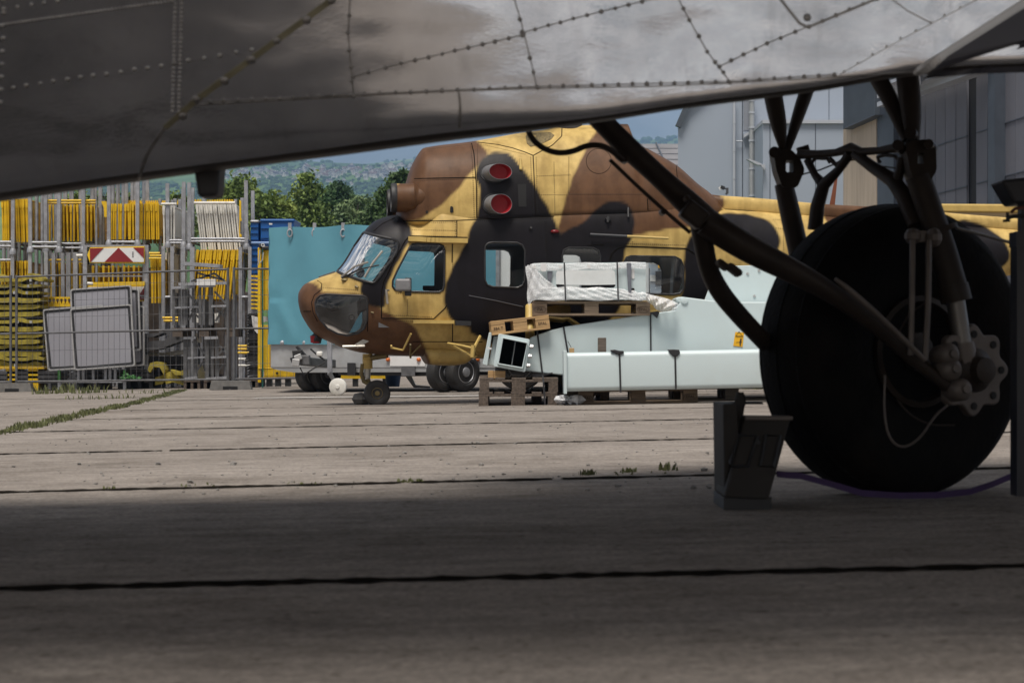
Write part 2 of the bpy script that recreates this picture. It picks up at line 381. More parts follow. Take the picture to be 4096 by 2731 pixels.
mk = MB(); pa, pb = G(1020, 1593), G(2330, 1580); ribbon(mk, pa, pb, .30, .008, 120, .01, 0, .1)
tag(mk.build('road_marking', M['marking']), kind='structure')

# grass in the cracks, gravel
def tuft(mb, c, h, n, spread):
    for _ in range(n):
        a = random.uniform(0, 6.28); r = spread * math.sqrt(random.random()); x = c[0] + r * math.cos(a); y = c[1] + r * math.sin(a); z = gz(x)
        hh = h * random.uniform(.4, 1.2); b = random.uniform(0, 6.28); wd = .006 + hh * .05; lx, ly = math.cos(b), math.sin(b); le = random.uniform(.1, .6) * hh; c2 = random.uniform(0, 6.28)
        p0 = (x - lx * wd, y - ly * wd, z); p1 = (x + lx * wd, y + ly * wd, z)
        m_ = (x + math.cos(c2) * le * .4, y + math.sin(c2) * le * .4, z + hh * .6); t_ = (x + math.cos(c2) * le, y + math.sin(c2) * le, z + hh)
        mb.add([p0, p1, (m_[0] + lx * wd * .7, m_[1] + ly * wd * .7, m_[2]), (m_[0] - lx * wd * .7, m_[1] - ly * wd * .7, m_[2]), t_], [(0, 1, 2, 3), (3, 2, 4)])
gr = MB()
path = [(-80, 1745), (0, 1733), (90, 1715), (200, 1690), (320, 1662), (420, 1640), (500, 1622), (560, 1608), (620, 1592), (680, 1575), (730, 1560)]
for k in range(len(path) - 1):
    p, q = G(*path[k]), G(*path[k + 1]); n_ = int((q - p).length / .05)
    for i in range(n_):
        c = p + (q - p) * ((i + random.random()) / n_) + Vector((random.uniform(-.07, .07), 0, 0)); wt = .35 + .65 * abs(math.sin(c.y * 1.7 + c.x)); 
        tuft(gr, c, (.048 if k < 6 else .035) * wt, int(13 * wt), .07)
for (u, v, h, n_, s_) in [(30, 1560, .12, 26, .3), (190, 1575, .14, 40, .25), (270, 1570, .16, 40, .2), (320, 1573, .12, 30, .2), (380, 1571, .13, 28, .2), (410, 1594, .07, 40, .5), (600, 1571, .08, 40, .5),
                        (1640, 1927, .016, 40, .06), (2345, 1899, .026, 26, .035), (2360, 1893, .02, 14, .04), (2520, 1888, .022, 20, .03), (2680, 1880, .035, 14, .05), (440, 1955, .022, 8, .03), (800, 1945, .012, 10, .12), (1210, 1935, .012, 10, .1), (2500, 1900, .012, 12, .2)]:
    tuft(gr, G(u, v), h, n_, s_)
for _ in range(500):
    u = random.uniform(2860, 3060); tuft(gr, G(u, random.uniform(1541, 1556)), .16, 4, .2)
tag(gr.build('grass', M['grass'], recalc=False), kind='stuff', label='weeds and grass growing in the concrete joints')
st = MB()
for _ in range(420):
    v = 1560 + 420 * random.random() ** 1.6; u = random.uniform(0, 2900); p = G(u, v); r = random.uniform(.003, .009) * (2.0 if random.random() < .06 else 1)
    st.blob(p + Vector((0, 0, r * .4)), (r * 1.3, r * 1.1, r * .8), 5, 0, .3)
tag(st.build('gravel', M['stone']), kind='stuff', label='stone chips scattered over the concrete')

# ------------------------------------------------------------------ hills
PY = np.array([70, 200, 600, 1200, 1800, 2200, 2600, 3000, 3300, 3700, 4500.])
PH = np.array([.3, 4, 27, 80, 150, 199, 247, 290, 325, 362, 370.])
def terr(X, Y):
    X = np.asarray(X, float); Y = np.asarray(Y, float)
    h = np.interp(Y, PY, PH); far = np.clip((Y - 2400) / 1100, 0, 1); mid = np.clip((Y - 120) / 600, 0, 1)
    h = h + far * np.clip(.085 * (X + 150), -60, 70) + far * 9 * np.sin(X * .011 + 1) + mid * 5 * np.sin(X * .006 + Y * .004) + mid * 3 * np.sin(X * .017 - Y * .007)
    return h - np.clip(np.clip((Y - 3700), 0, 800) * .12, 0, 90)
t = MB(); us = np.linspace(-1500, 5600, 120); yy = np.concatenate([np.geomspace(70, 3700, 90), [3900, 4300]])
XX = (us[None, :] - U0) * yy[:, None] / F; YY = np.repeat(yy[:, None], len(us), 1); ZZ = terr(XX, YY)
ZZ[0, :] = [gz(x) - .02 for x in XX[0]]
t.v = list(zip(XX.ravel(), YY.ravel(), ZZ.ravel())); nu = len(us)
for j in range(len(yy) - 1):
    for i in range(nu - 1):
        a = j * nu + i; t.f.append((a, a + 1, a + nu + 1, a + nu)); t.m.append(0)
def hill_material():
    m = bpy.data.materials.new('hill_fields'); m.use_nodes = True; n = m.node_tree; b = n.nodes['Principled BSDF']; lk = n.links.new
    t_ = n.nodes.new('ShaderNodeTexCoord'); mp_ = n.nodes.new('ShaderNodeMapping'); mp_.inputs['Scale'].default_value = (.0045, .0016, 0); lk(t_.outputs['Object'], mp_.inputs[0])
    vo = n.nodes.new('ShaderNodeTexVoronoi'); vo.inputs['Scale'].default_value = 1; lk(mp_.outputs[0], vo.inputs['Vector'])
    sp = n.nodes.new('ShaderNodeSeparateColor'); lk(vo.outputs['Color'], sp.inputs[0])
    r = n.nodes.new('ShaderNodeValToRGB'); r.color_ramp.interpolation = 'CONSTANT'
    cs = [(0, (.085, .15, .035)), (.25, (.05, .10, .028)), (.45, (.16, .22, .06)), (.65, (.07, .13, .035)), (.8, (.22, .24, .09))]
    while len(r.color_ramp.elements) < 5: r.color_ramp.elements.new(.5)
    for e, (p_, c_) in zip(r.color_ramp.elements, cs): e.position = p_; e.color = (*c_, 1)
    lk(sp.outputs[0], r.inputs[0])
    nz_ = n.nodes.new('ShaderNodeTexNoise'); nz_.inputs['Scale'].default_value = .012; nz_.inputs['Detail'].default_value = 8; lk(t_.outputs['Object'], nz_.inputs['Vector'])
    k = n.nodes.new('ShaderNodeMix'); k.data_type = 'RGBA'; k.blend_type = 'OVERLAY'; k.inputs['Factor'].default_value = .5; lk(r.outputs[0], k.inputs['A']); lk(nz_.outputs[0], k.inputs['B'])
    lk(k.outputs['Result'], b.inputs['Base Color']); b.inputs['Roughness'].default_value = .95; b.inputs['Specular IOR Level'].default_value = .1
    return m
M['hill'] = hill_material(); tag(t.build('hills', M['hill'], smooth=80), kind='structure')

def y_for_v(u, v):   # where the line of sight meets the hillside
    ys_ = np.geomspace(90, 3690, 900); zs = H + (VH - v) * ys_ / F; hs = terr((u - U0) * ys_ / F, ys_)
    k = np.nonzero(hs >= zs)[0]
    return float(ys_[k[0]]) if len(k) else None
M['forest'] = mat('distant_foliage', (.05, .095, .032), .95, 0, .5, .03, spec=.1)
wd = MB()
def hill_blob(u, v, rpx, flat=.9):
    y = y_for_v(u, v)
    if y is None: return
    x = XU(u, y); r = rpx * y / F; z = float(terr(x, y))
    wd.blob((x, y, z + r * .45), (r * random.uniform(.9, 1.4), r, r * flat * random.uniform(.8, 1.25)), 7, 0, .22)
def scatter(n_, u0, u1, v0, v1, r0, r1, dens=None):
    for _ in range(n_):
        u = random.uniform(u0, u1); v = random.uniform(v0, v1)
        if dens and not dens(u, v): continue
        hill_blob(u, v, random.uniform(r0, r1))
cl = lambda s_, th, ph=0: (lambda u, v: math.sin(u * s_ + ph + v * .05) + math.sin(u * s_ * 2.7 + v * .11 + ph) > th)
scatter(900, 600, 1720, 592, 652, 4, 9, cl(.021, -.1))
scatter(120, 1000, 1720, 640, 664, 4, 8, cl(.03, .5, 1))
scatter(760, 850, 1720, 660, 738, 4, 9, cl(.025, -.7, 2))
scatter(900, 300, 1720, 735, 800, 8, 15, cl(.02, -1.1, 3))
scatter(420, 300, 1720, 800, 870, 12, 24, cl(.02, -.9, 4))
scatter(420, 2480, 2760, 505, 600, 5, 13, cl(.03, -.1, .5))
for (u, v, r) in [(1980, 541, 14), (1965, 546, 10), (1900, 556, 8), (1750, 577, 9), (1735, 581, 7), (1728, 583, 6), (2700, 518, 9), (2640, 512, 14), (2600, 516, 13), (2560, 522, 12), (1690, 590, 8)]:
    hill_blob(u, v + 8, r, 1.1)
tag(wd.build('distant_woods', M['forest']), kind='stuff', label='bluish woods and hedges covering the far hillside')

# ------------------------------------------------------------------ hillside town
M['hw'] = mat('pale_render', (.50, .49, .47), .8, 0, .1, .05); M['hr'] = mat('slate_roof', (.05, .05, .06), .8, 0, .25, .08)
M['hr2'] = mat('brown_tile_roof', (.10, .065, .055), .8, 0, .25, .08); M['hwin'] = mat('house_window', (.05, .055, .07), .3, 0, .1, .1)
def house_mesh(w_, d_, h_, rh, roofm):
    mb = MB(); mb.bb(-w_ / 2, w_ / 2, -d_ / 2, d_ / 2, -3, h_, 0)
    o = .4; a = [(-w_ / 2 - o, -d_ / 2 - o, h_ - .1), (w_ / 2 + o, -d_ / 2 - o, h_ - .1), (w_ / 2 + o, d_ / 2 + o, h_ - .1), (-w_ / 2 - o, d_ / 2 + o, h_ - .1)]
    r1, r2 = (0, -d_ / 2 - o, h_ + rh), (0, d_ / 2 + o, h_ + rh)
    mb.add(a + [r1, r2], [(0, 4, 5, 3), (1, 2, 5, 4), (0, 3, 2, 1)], 1); mb.add([(-w_ / 2, -d_ / 2, h_), (w_ / 2, -d_ / 2, h_), (0, -d_ / 2, h_ + rh * .95)], [(0, 1, 2)], 0)
    mb.bb(-w_ * .15, w_ * .15 - .3, d_ * .1, d_ * .1 + .8, h_ + rh * .5, h_ + rh + 1, 0)
    for x in (-w_ * .25, w_ * .22):
        for z in (1.2, 3.9): mb.bb(x - .6, x + .6, -d_ / 2 - .03, -d_ / 2, z, z + 1.3, 2)
    me = mb.build('hillside_house', [M['hw'], roofm, M['hwin']], recalc=False); return me
protos = [house_mesh(8, 10, 5.5, 4, M['hr']), house_mesh(10, 9, 5, 4.5, M['hr']), house_mesh(7.5, 12, 6, 3.5, M['hr2']), house_mesh(11, 14, 5, 4, M['hr2']), house_mesh(16, 11, 6, 4, M['hr'])]
nh = 0; used_p = set()
hs = []
for _ in range(125):
    u = random.uniform(860, 1690); v = random.gauss(698, 17)
    if v < 662 or v > 742: continue
    if u < 1150 and v < 690 and random.random() < .5: continue
    hs.append((u, v))
hs += [(1408, 677), (1415, 690), (1690 - 20, 683), (1532, 672), (1605, 670), (1310, 700), (1345, 705), (1335, 715)]
for (u, v) in hs:
    y = y_for_v(u, v)
    if not y: continue
    k = random.randrange(5); p_ = protos[k]
    if k in used_p: o = p_.copy(); COL.objects.link(o)
    else: o = p_; used_p.add(k)
    x = XU(u, y); o.location = (x, y, float(terr(x, y)) - .3); o.rotation_euler = (0, 0, random.uniform(-1.3, 1.3)); s_ = random.uniform(.36, .62); o.scale = (s_, s_, s_)
    tag(o, 'small gabled house with pale walls in the distant hillside town', 'house', 'houses of the town on the far hillside'); nh += 1
for k in range(5):
    if k not in used_p: bpy.data.objects.remove(protos[k])

# ------------------------------------------------------------------ trees
def leaf_mat(name, c, dark, light, scale):
    m = bpy.data.materials.new(name); m.use_nodes = True; n = m.node_tree; b = n.nodes['Principled BSDF']; lk = n.links.new
    g_ = n.nodes.new('ShaderNodeNewGeometry'); q = n.nodes.new('ShaderNodeTexNoise'); q.inputs['Scale'].default_value = scale; q.inputs['Detail'].default_value = 4
    lk(g_.outputs['Position'], q.inputs['Vector']); r = n.nodes.new('ShaderNodeValToRGB')
    r.color_ramp.elements[0].position = .32; r.color_ramp.elements[0].color = (*dark, 1); r.color_ramp.elements[1].position = .72; r.color_ramp.elements[1].color = (*light, 1)
    e = r.color_ramp.elements.new(.5); e.color = (*c, 1); lk(q.outputs[0], r.inputs[0])
    lk(r.outputs[0], b.inputs['Base Color']); b.inputs['Roughness'].default_value = .65; b.inputs['Specular IOR Level'].default_value = .25
    return m
M['leaf_a'] = leaf_mat('broad_leaves', (.13, .19, .045), (.065, .105, .026), (.25, .31, .08), .8)
M['leaf_b'] = leaf_mat('dark_leaves', (.065, .125, .045), (.04, .08, .032), (.11, .18, .065), .6)
M['leaf_c'] = leaf_mat('pale_leaves', (.14, .20, .085), (.08, .125, .055), (.22, .28, .13), .6)
M['leaf_d'] = leaf_mat('conifer_needles', (.055, .10, .03), (.03, .055, .018), (.10, .155, .045), .9)
def tree(name, label, Y, lobes, leafm, n_leaf, ls, group='trees behind the yard', base_u=None, cl_r=.16, droop=0.0):
    lob = [(P(u, v, Y), ru * Y / F, rv * Y / F) for u, v, ru, rv in lobes]
    bu, bv = lobes[0][0], max(l[1] + l[3] for l in lobes); lob.append((P(bu, bv + 60, Y), 95 * Y / F, 110 * Y / F))
    cx = P(base_u, 0, Y).x if base_u is not None else lob[0][0].x
    zb = float(terr(cx, Y)) - .1; zb = min(zb, min(c.z - r for c, _, r in lob) )
    root = thing(name, label, 'tree', (cx, Y, zb), group)
    top = max(c.z + r for c, _, r in lob); tr = MB(); hgt = top - zb
    tp = [Vector((cx, Y, zb)), Vector((cx + .05 * hgt * random.uniform(-1, 1), Y, zb + hgt * .4)), Vector((lob[0][0].x, Y, zb + hgt * .85))]
    tr.tube(tp, [hgt * .026, hgt * .018, hgt * .004], 7); tk = tr.build('trunk', M['trunk'], root, smooth=60)
    lb = MB()
    for c, rx, rz in lob:
        for _ in range(4):
            a = Vector((c.x + rx * random.uniform(-.8, .8), Y + rx * random.uniform(-.8, .8), c.z + rz * random.uniform(-.5, .7)))
            s0 = tp[0].lerp(tp[2], random.uniform(.35, .8)); lb.tube([s0, s0.lerp(a, .5) + Vector((0, 0, .1 * rz)), a], [hgt * .008, hgt * .005, hgt * .002], 5)
    lb.build('limb', M['trunk'], tk)
    tot = sum(rx * rz for _, rx, rz in lob); cr = MB()
    for c, rx, rz in lob:
        nl = int(1.5 * n_leaf * rx * rz / tot); ncl = max(5, nl // 45)
        for _ in range(ncl):
            while True:
                d = Vector((random.uniform(-1, 1), random.uniform(-1, 1), random.uniform(-1, 1)))
                if .25 < d.length < 1: break
            d = d * (1.0 if random.random() < .8 else 1.12)
            cc = Vector((c.x + d.x * rx, c.y + d.y * rx, c.z + d.z * rz)); k = rx * cl_r * random.uniform(.6, 1.5) + ls
            for _ in range(45):
                p = cc + Vector((random.gauss(0, k * .55), random.gauss(0, k * .55), random.gauss(0, k * .42)))
                s_ = ls * random.uniform(.4, .9); nv = Vector((random.gauss(0, 1), random.gauss(0, 1), random.gauss(.5, 1))).normalized(); t_ = nv.orthogonal().normalized(); t_ = (Matrix.Rotation(random.uniform(0, 6.28), 3, nv) @ t_); bq = nv.cross(t_)
                t_ = t_ - Vector((0, 0, droop))
                cr.add([p - t_ * s_, p + bq * s_ * .45, p + t_ * s_, p - bq * s_ * .45], [(0, 1, 2, 3)])
    cr.build('crown', leafm, root, recalc=False)
    return root
tree('deciduous_tree', 'tall loose green tree rising above the blue tarpaulin trailer', 84, [(1235, 775, 40, 80), (1190, 860, 55, 75), (1275, 870, 50, 70), (1225, 905, 85, 60), (1160, 880, 40, 60)], M['leaf_a'], 8000, .17, base_u=1235)
tree('deciduous_tree', 'rounded dense dark green tree right of the tall loose tree', 110, [(1350, 790, 62, 58), (1310, 800, 50, 50), (1395, 850, 50, 50)], M['leaf_b'], 5200, .2, base_u=1350)
tree('deciduous_tree', 'pale grey-green tree low in front of the rounded dark tree', 100, [(1395, 875, 55, 62), (1340, 895, 60, 50), (1440, 900, 45, 45), (1435, 815, 28, 32)], M['leaf_c'], 5600, .17, base_u=1390)
tree('conifer_tree', 'dark leaning conifer standing close to the helicopter intake', 78, [(1585, 740, 34, 50), (1560, 800, 55, 55), (1535, 860, 75, 50), (1520, 905, 85, 45), (1610, 720, 24, 36), (1625, 780, 40, 70)], M['leaf_d'], 9000, .15, base_u=1560, cl_r=.12)
tree('deciduous_tree', 'bushy green tree behind the tall corner rack post', 74, [(960, 790, 75, 72), (905, 800, 45, 50), (1000, 850, 70, 60), (925, 860, 70, 55)], M['leaf_a'], 7600, .16, base_u=950)
tree('deciduous_tree', 'broad olive green tree above the blue crates', 70, [(1085, 850, 62, 62), (1140, 880, 50, 50), (1040, 880, 50, 50), (1110, 800, 35, 30)], M['leaf_a'], 6800, .16, base_u=1085)
tree('small_tree', 'small yellow-green bush top between the thin steel posts', 66, [(715, 800, 38, 34), (690, 820, 30, 30)], M['leaf_a'], 1500, .13, base_u=715)
tree('small_tree', 'low dark green bush showing over the yellow barrier top rail', 66, [(320, 800, 40, 22), (290, 810, 30, 20)], M['leaf_a'], 1200, .13, base_u=315)
tree('small_tree', 'low green bush left of the comb topped barriers', 66, [(435, 795, 40, 32), (520, 790, 24, 24), (400, 800, 30, 20)], M['leaf_a'], 1500, .13, base_u=440)
tree('deciduous_tree', 'dark green tree low behind the pale tree', 120, [(1480, 840, 45, 60), (1460, 900, 55, 50)], M['leaf_c'], 3600, .2, base_u=1470)

# ------------------------------------------------------------------ buildings
YA = 78.0
bA = thing('industrial_building', 'tall pale grey metal clad building with downpipes behind the helicopter tail', 'building', (XU(2900, YA), YA, 0))
m = MB(); xl = XU(2712, YA); xr = XU(3560, YA); tops = [(2712, 508), (2748, 424), (2900, 300), (3560, 150)]
pts = [Vector((xl, YA, -1))] + [P(u, v, YA) for u, v in tops] + [Vector((xr, YA, -1))]
m.prism(pts, (3.2, 22, 0)); m.build('wall', M['clad'], bA)
m = MB()
e = [P(u, v, YA - .06) for u, v in tops]
for a, b in zip(e, e[1:]): m.bar(a, b, .35, .22)
m.build('roof_edge', M['dark_clad'], bA)
m = MB()
for u in (2970,): m.pbox(u - 1.5, 250, u + 1.5, 1500, YA - .03, .06)
for u in (3088, 3200, 3316, 3430): m.pbox(u - 1.0, 150, u + 1.0, 480, YA - .015, .05)
m.build('panel_joint', M['steelblue'], bA)
m = MB(); m.pbox(2975, 340, 3003, 522, YA - .02, .06); m.build('window', mat('grey_opening', (.24, .26, .30), .4, 0, .05, 1), bA)
m = MB(); m.prism([P(2975, 540, YA - .25), P(3003, 522, YA - .25), P(3003, 532, YA - .25), P(2975, 552, YA - .25)], (0, .2, 0)); m.build('window_sill', M['clad_trim'], bA)
YN = 75.0
m = MB(); m.prism([P(3052, 492, YN), P(3560, 492, YN), P(3560, 1500, YN), P(3052, 1500, YN), ], (0, 2.9, 0)); m.build('annex_wall', M['clad'], bA)
m = MB(); m.pbox(3050, 480, 3560, 494, YN - .12, 3.0)
m.build('annex_coping', M['clad_trim'], bA)
m = MB()
for u in (3080, 3262, 3468): m.pbox(u - 1.2, 494, u + 1.2, 1500, YN - .02, .05)
m.build('annex_joint', M['steelblue'], bA)
def pipe(name, label, u, w_, v0, v1, Y, brs, mt):
    root = thing(name, label, 'downpipe', (XU(u, Y), Y, ZV(v1, Y))); q = MB(); q.tube([P(u, v0, Y), P(u, v1, Y)], w_ / 2 * Y / F, 12); q.build('pipe', mt, root, smooth=40)
    for v in brs:
        q = MB(); q.tube([P(u, v, Y), P(u, v + 7, Y)], w_ / 2 * Y / F * 1.22, 12); q.build('pipe_clip', M['clad_trim'], root, smooth=40)
    return root
pipe('downpipe', 'thin pale downpipe on the grey building, left of the thick one', 2937, 12, 380, 1300, YA - .25, (488, 600, 710, 830), M['clad_trim'])
r_ = pipe('downpipe', 'thick zinc downpipe on the grey building beside the lamp', 3007, 22, 380, 1300, YA - .3, (400, 448, 508, 560, 672, 780), M['pipe'])
q = MB(); q.ptube([(2942, 565, YA - .15), (2970, 565, YA - .15)], 2.5, 6); q.build('pipe_bracket', M['clad_trim'], bA)
Yl = 74.6
lm = thing('wall_lamp', 'flat grey floodlight on an arm on the grey annex wall', 'lamp', P(3055, 668, Yl))
q = MB(); q.prism([P(2988, 637, Yl), P(3000, 636, Yl), P(3040, 652, Yl), P(3046, 660, Yl), P(3030, 660, Yl)], (0, .35, 0)); q.build('lamp_head', M['clad_trim'], lm)
q = MB(); q.bar(P(3036, 656, Yl + .1), P(3056, 668, Yl + .1), .09, .09); q.build('arm', M['clad_trim'], lm)
q = MB(); q.pbox(3051, 656, 3061, 680, Yl + .2, .15); q.build('wall_plate', M['clad_trim'], lm)
Yc = YA - .5
cc = thing('security_camera', 'small white and black security camera on the pale grey wall', 'camera', P(2908, 765, Yc))
q = MB(); q.bar(P(2876, 757, Yc), P(2886, 749, Yc), .11, .11); q.build('lens_housing', M['white_sheet'], cc)
q = MB(); q.bar(P(2882, 748, Yc), P(2898, 754, Yc), .13, .13); q.build('body', M['black'], cc)
q = MB(); q.bar(P(2896, 753, Yc), P(2908, 757, Yc), .06, .06); q.bar(P(2909, 752, Yc), P(2909, 775, Yc), .09, .09); q.bar(P(2903, 772, Yc), P(2910, 776, Yc), .08, .1); q.build('mount', M['darkgrey'], cc)

# low building with pale roof between the helicopter and the grey building
Yr = 108.0
bR = thing('low_warehouse', 'low warehouse with pale corrugated roof left of the grey building', 'building', (XU(2600, Yr), Yr, 0))
a0, a1 = P(2300, 578, Yr + 9), P(2900, 578, Yr + 9); b0, b1 = P(2300, 690, Yr), P(2900, 690, Yr)
q = MB(); nseg = 150
for i in range(nseg):
    f0, f1 = i / nseg, (i + .5) / nseg; f2 = (i + 1) / nseg
    for fa, fb, dz0, dz1 in ((f0, f1, 0, .06), (f1, f2, .06, 0)):
        q.add([b0.lerp(b1, fa) + Vector((0, 0, dz0)), b0.lerp(b1, fb) + Vector((0, 0, dz1)), a0.lerp(a1, fb) + Vector((0, 0, dz1)), a0.lerp(a1, fa) + Vector((0, 0, dz0))], [(0, 1, 2, 3)])
q.build('roof', M['roof_pale'], bR)
q = MB(); q.bb(b0.x, b1.x, Yr + .2, Yr + 16, -1, b0.z - .05); q.build('wall', M['clad'], bR)
q = MB()
for f_ in (.49, .625): q.bar(b0.lerp(b1, f_) + Vector((0, 0, .1)), a0.lerp(a1, f_ - .085) + Vector((0, 0, .1)), .08, .06)
for f_ in (.2, .4, .6, .8): q.bar(b0.lerp(a0, f_) + Vector((0, 0, .07)), b1.lerp(a1, f_) + Vector((0, 0, .07)), .05, .03)
q.build('roof_cable', M['dark_clad'], bR)

# hangar on the right
p0 = Vector((XU(3508, 60), 60, 0)); p1 = Vector((XU(3900, 53), 53, 0)); hd = (p1 - p0).normalized(); hn = Vector((-hd.y, hd.x, 0))
if hn.x > 0: hn = -hn
bH = thing('hangar', 'dark grey hangar with tall panelled sliding doors and beige concrete end', 'hangar', p0)
def hp(u, v, off=0.0): return on_plane(u, v, p0 + hn * off, hn)
def hprism(mb, uv, off, D): mb.prism([hp(u, v, off) for u, v in uv], -hn * D)
# everything behind the face is one deep dark body
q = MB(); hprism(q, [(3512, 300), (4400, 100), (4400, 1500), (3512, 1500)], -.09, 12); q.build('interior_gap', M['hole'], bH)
q = MB(); hprism(q, [(3373, 514), (3505, 462), (3505, 1500), (3373, 1500)], .2, 8); q.build('concrete_end_wall', M['conc_wall'], bH)
q = MB()
nr = 30
for i in range(nr):
    f0, f1 = i / nr, (i + .55) / nr
    L_ = lambda f_, t_, bo: (3373 + 127 * f_, (304 - 52 * f_) if t_ else (516 - 56 * f_))
    hprism(q, [L_(f0, 1, 0), L_(f1, 1, 0), L_(f1, 0, 0), L_(f0, 0, 0)], .42, .2)
q.build('fascia_rib', M['dark_clad'], bH)
q = MB(); hprism(q, [(3373, 304), (3502, 250), (3502, 458), (3373, 516)], .36, 8)
q.build('fascia', M['dark_clad'], bH)
q = MB(); hprism(q, [(3372, 300), (3502, 247), (3502, 253), (3372, 306)], .5, .3); hprism(q, [(3372, 512), (3500, 456), (3500, 461), (3372, 518)], .5, .3); q.build('fascia_trim', M['steelblue'], bH)
q = MB(); hprism(q, [(3509, 300), (3574, 300), (3574, 1500), (3509, 1500)], .25, .5); q.build('steel_column', M['steelblue'], bH)
q = MB(); hprism(q, [(3582, 300), (3600, 300), (3600, 1500), (3582, 1500)], .1, .5); q.build('steel_column', M['steelblue'], bH)
for k, (ua, ub) in enumerate([(3602, 3624), (3627, 3699), (3702, 3740), (3742, 3780), (3782, 3822), (3825, 3866), (3905, 3949), (4012, 4060), (4062, 4125), (4128, 4200)]):
    q = MB(); hprism(q, [(ua, 250), (ub, 225), (ub, 1500), (ua, 1500)], 0.0, .07); q.build('door_panel', M['door_panel'], bH)
    q = MB()
    for vv, s_ in ((570, .33), (765, .26), (980, .2)):
        va = vv + (3780 - ua) * s_; vb = vv + (3780 - ub) * s_
        hprism(q, [(ua, va), (ub, vb), (ub, vb + 4), (ua, va + 4)], .03, .05)
    q.build('door_rail', M['steelblue'], bH)
q = MB(); hprism(q, [(3951, 230), (3978, 220), (3978, 1500), (3951, 1500)], .3, .5); q.build('steel_column', M['steelblue'], bH)
q = MB()
for k, (off, va, vb, th) in enumerate([(.5, 418, 262, 22), (.8, 386, 225, 20), (1.15, 350, 190, 16)]):
    hprism(q, [(3508, va - 8), (3900, vb), (3900, vb + th + 6), (3508, va + th - 12)], off, .4)
q.build('eave_beam', M['clad_trim'], bH)
q = MB()
for k in range(9):
    u = 3560 + k * 14; q.bar(hp(u, 330 - k * 6, 1.0), hp(u + 6, 385 - k * 6, .9), .12, .12)
q.build('eave_bracket', M['clad_trim'], bH)
# ------------------------------------------------------------------ helicopter
HO = G(1508, 1617); YAW = R(6.5)
HA = Vector((math.cos(YAW), math.sin(YAW), 0)); HN = Vector((math.sin(YAW), -math.cos(YAW), 0))
A_, N_, O_ = np.array(HA), np.array(HN), np.array(HO)
def h2w(p):  # local (s,t,z) -> world, numpy
    p = np.asarray(p, float); return O_ + p[..., 0:1] * A_ + p[..., 1:2] * N_ + p[..., 2:3] * np.array([0, 0, 1.0])
def HW(s, t, z): return Vector(h2w([s, t, z]))
def hpx(u, v, t=0.0):
    w_ = on_plane(u, v, HO + HN * t, HN); d = w_ - HO; return d.dot(HA), d.z
def w2px(p): return np.stack([U0 + p[..., 0] * F / p[..., 1], VH - (p[..., 2] - H) * F / p[..., 1]], -1)
def pchip(x, y):
    x = np.array(x, float); y = np.array(y, float); o = np.argsort(x); x, y = x[o], y[o]
    h = np.diff(x); d = np.diff(y) / h; m = np.zeros_like(y)
    for i in range(1, len(x) - 1):
        if d[i - 1] * d[i] > 0:
            w1 = 2 * h[i] + h[i - 1]; w2 = h[i] + 2 * h[i - 1]; m[i] = (w1 + w2) / (w1 / d[i - 1] + w2 / d[i])
    m[0], m[-1] = d[0], d[-1]
    def f(q):
        q = np.clip(np.asarray(q, float), x[0], x[-1]); k = np.clip(np.searchsorted(x, q) - 1, 0, len(x) - 2)
        t = (q - x[k]) / h[k]; t2, t3 = t * t, t * t * t
        return (2 * t3 - 3 * t2 + 1) * y[k] + (t3 - 2 * t2 + t) * h[k] * m[k] + (-2 * t3 + 3 * t2) * y[k + 1] + (t3 - t2) * h[k] * m[k + 1]
    return f
def prof(pts, t=0.0):
    q = [hpx(u, v, t) for u, v in pts]; return pchip([a for a, _ in q], [b for _, b in q])
def sU(u, t=0.0): return hpx(u, 1200, t)[0]
def wprof(pts): return pchip([sU(u) for u, _ in pts], [w_ for _, w_ in pts])

def indist(pts, poly):   # signed distance (negative inside), numpy
    poly = np.array(poly, float); a = poly; b = np.roll(poly, -1, 0); n = len(pts); best = np.full(n, 1e18); ins = np.zeros(n, bool)
    x, y = pts[:, 0], pts[:, 1]
    for (ax, ay), (bx, by) in zip(a, b):
        dx, dy = bx - ax, by - ay; L2 = dx * dx + dy * dy + 1e-12
        t = np.clip(((x - ax) * dx + (y - ay) * dy) / L2, 0, 1); best = np.minimum(best, (x - ax - t * dx) ** 2 + (y - ay - t * dy) ** 2)
        if ay != by:
            c = ((ay > y) != (by > y)) & (x < (bx - ax) * (y - ay) / (by - ay) + ax); ins ^= c
    d = np.sqrt(best); return np.where(ins, -d, d)
def smooth_poly(pts, it=2):
    p = np.array(pts, float)
    for _ in range(it):
        q = np.roll(p, -1, 0); p = np.stack([p * .75 + q * .25, p * .25 + q * .75], 1).reshape(-1, 2)
    return p
BR, BL = 'brown', 'black'
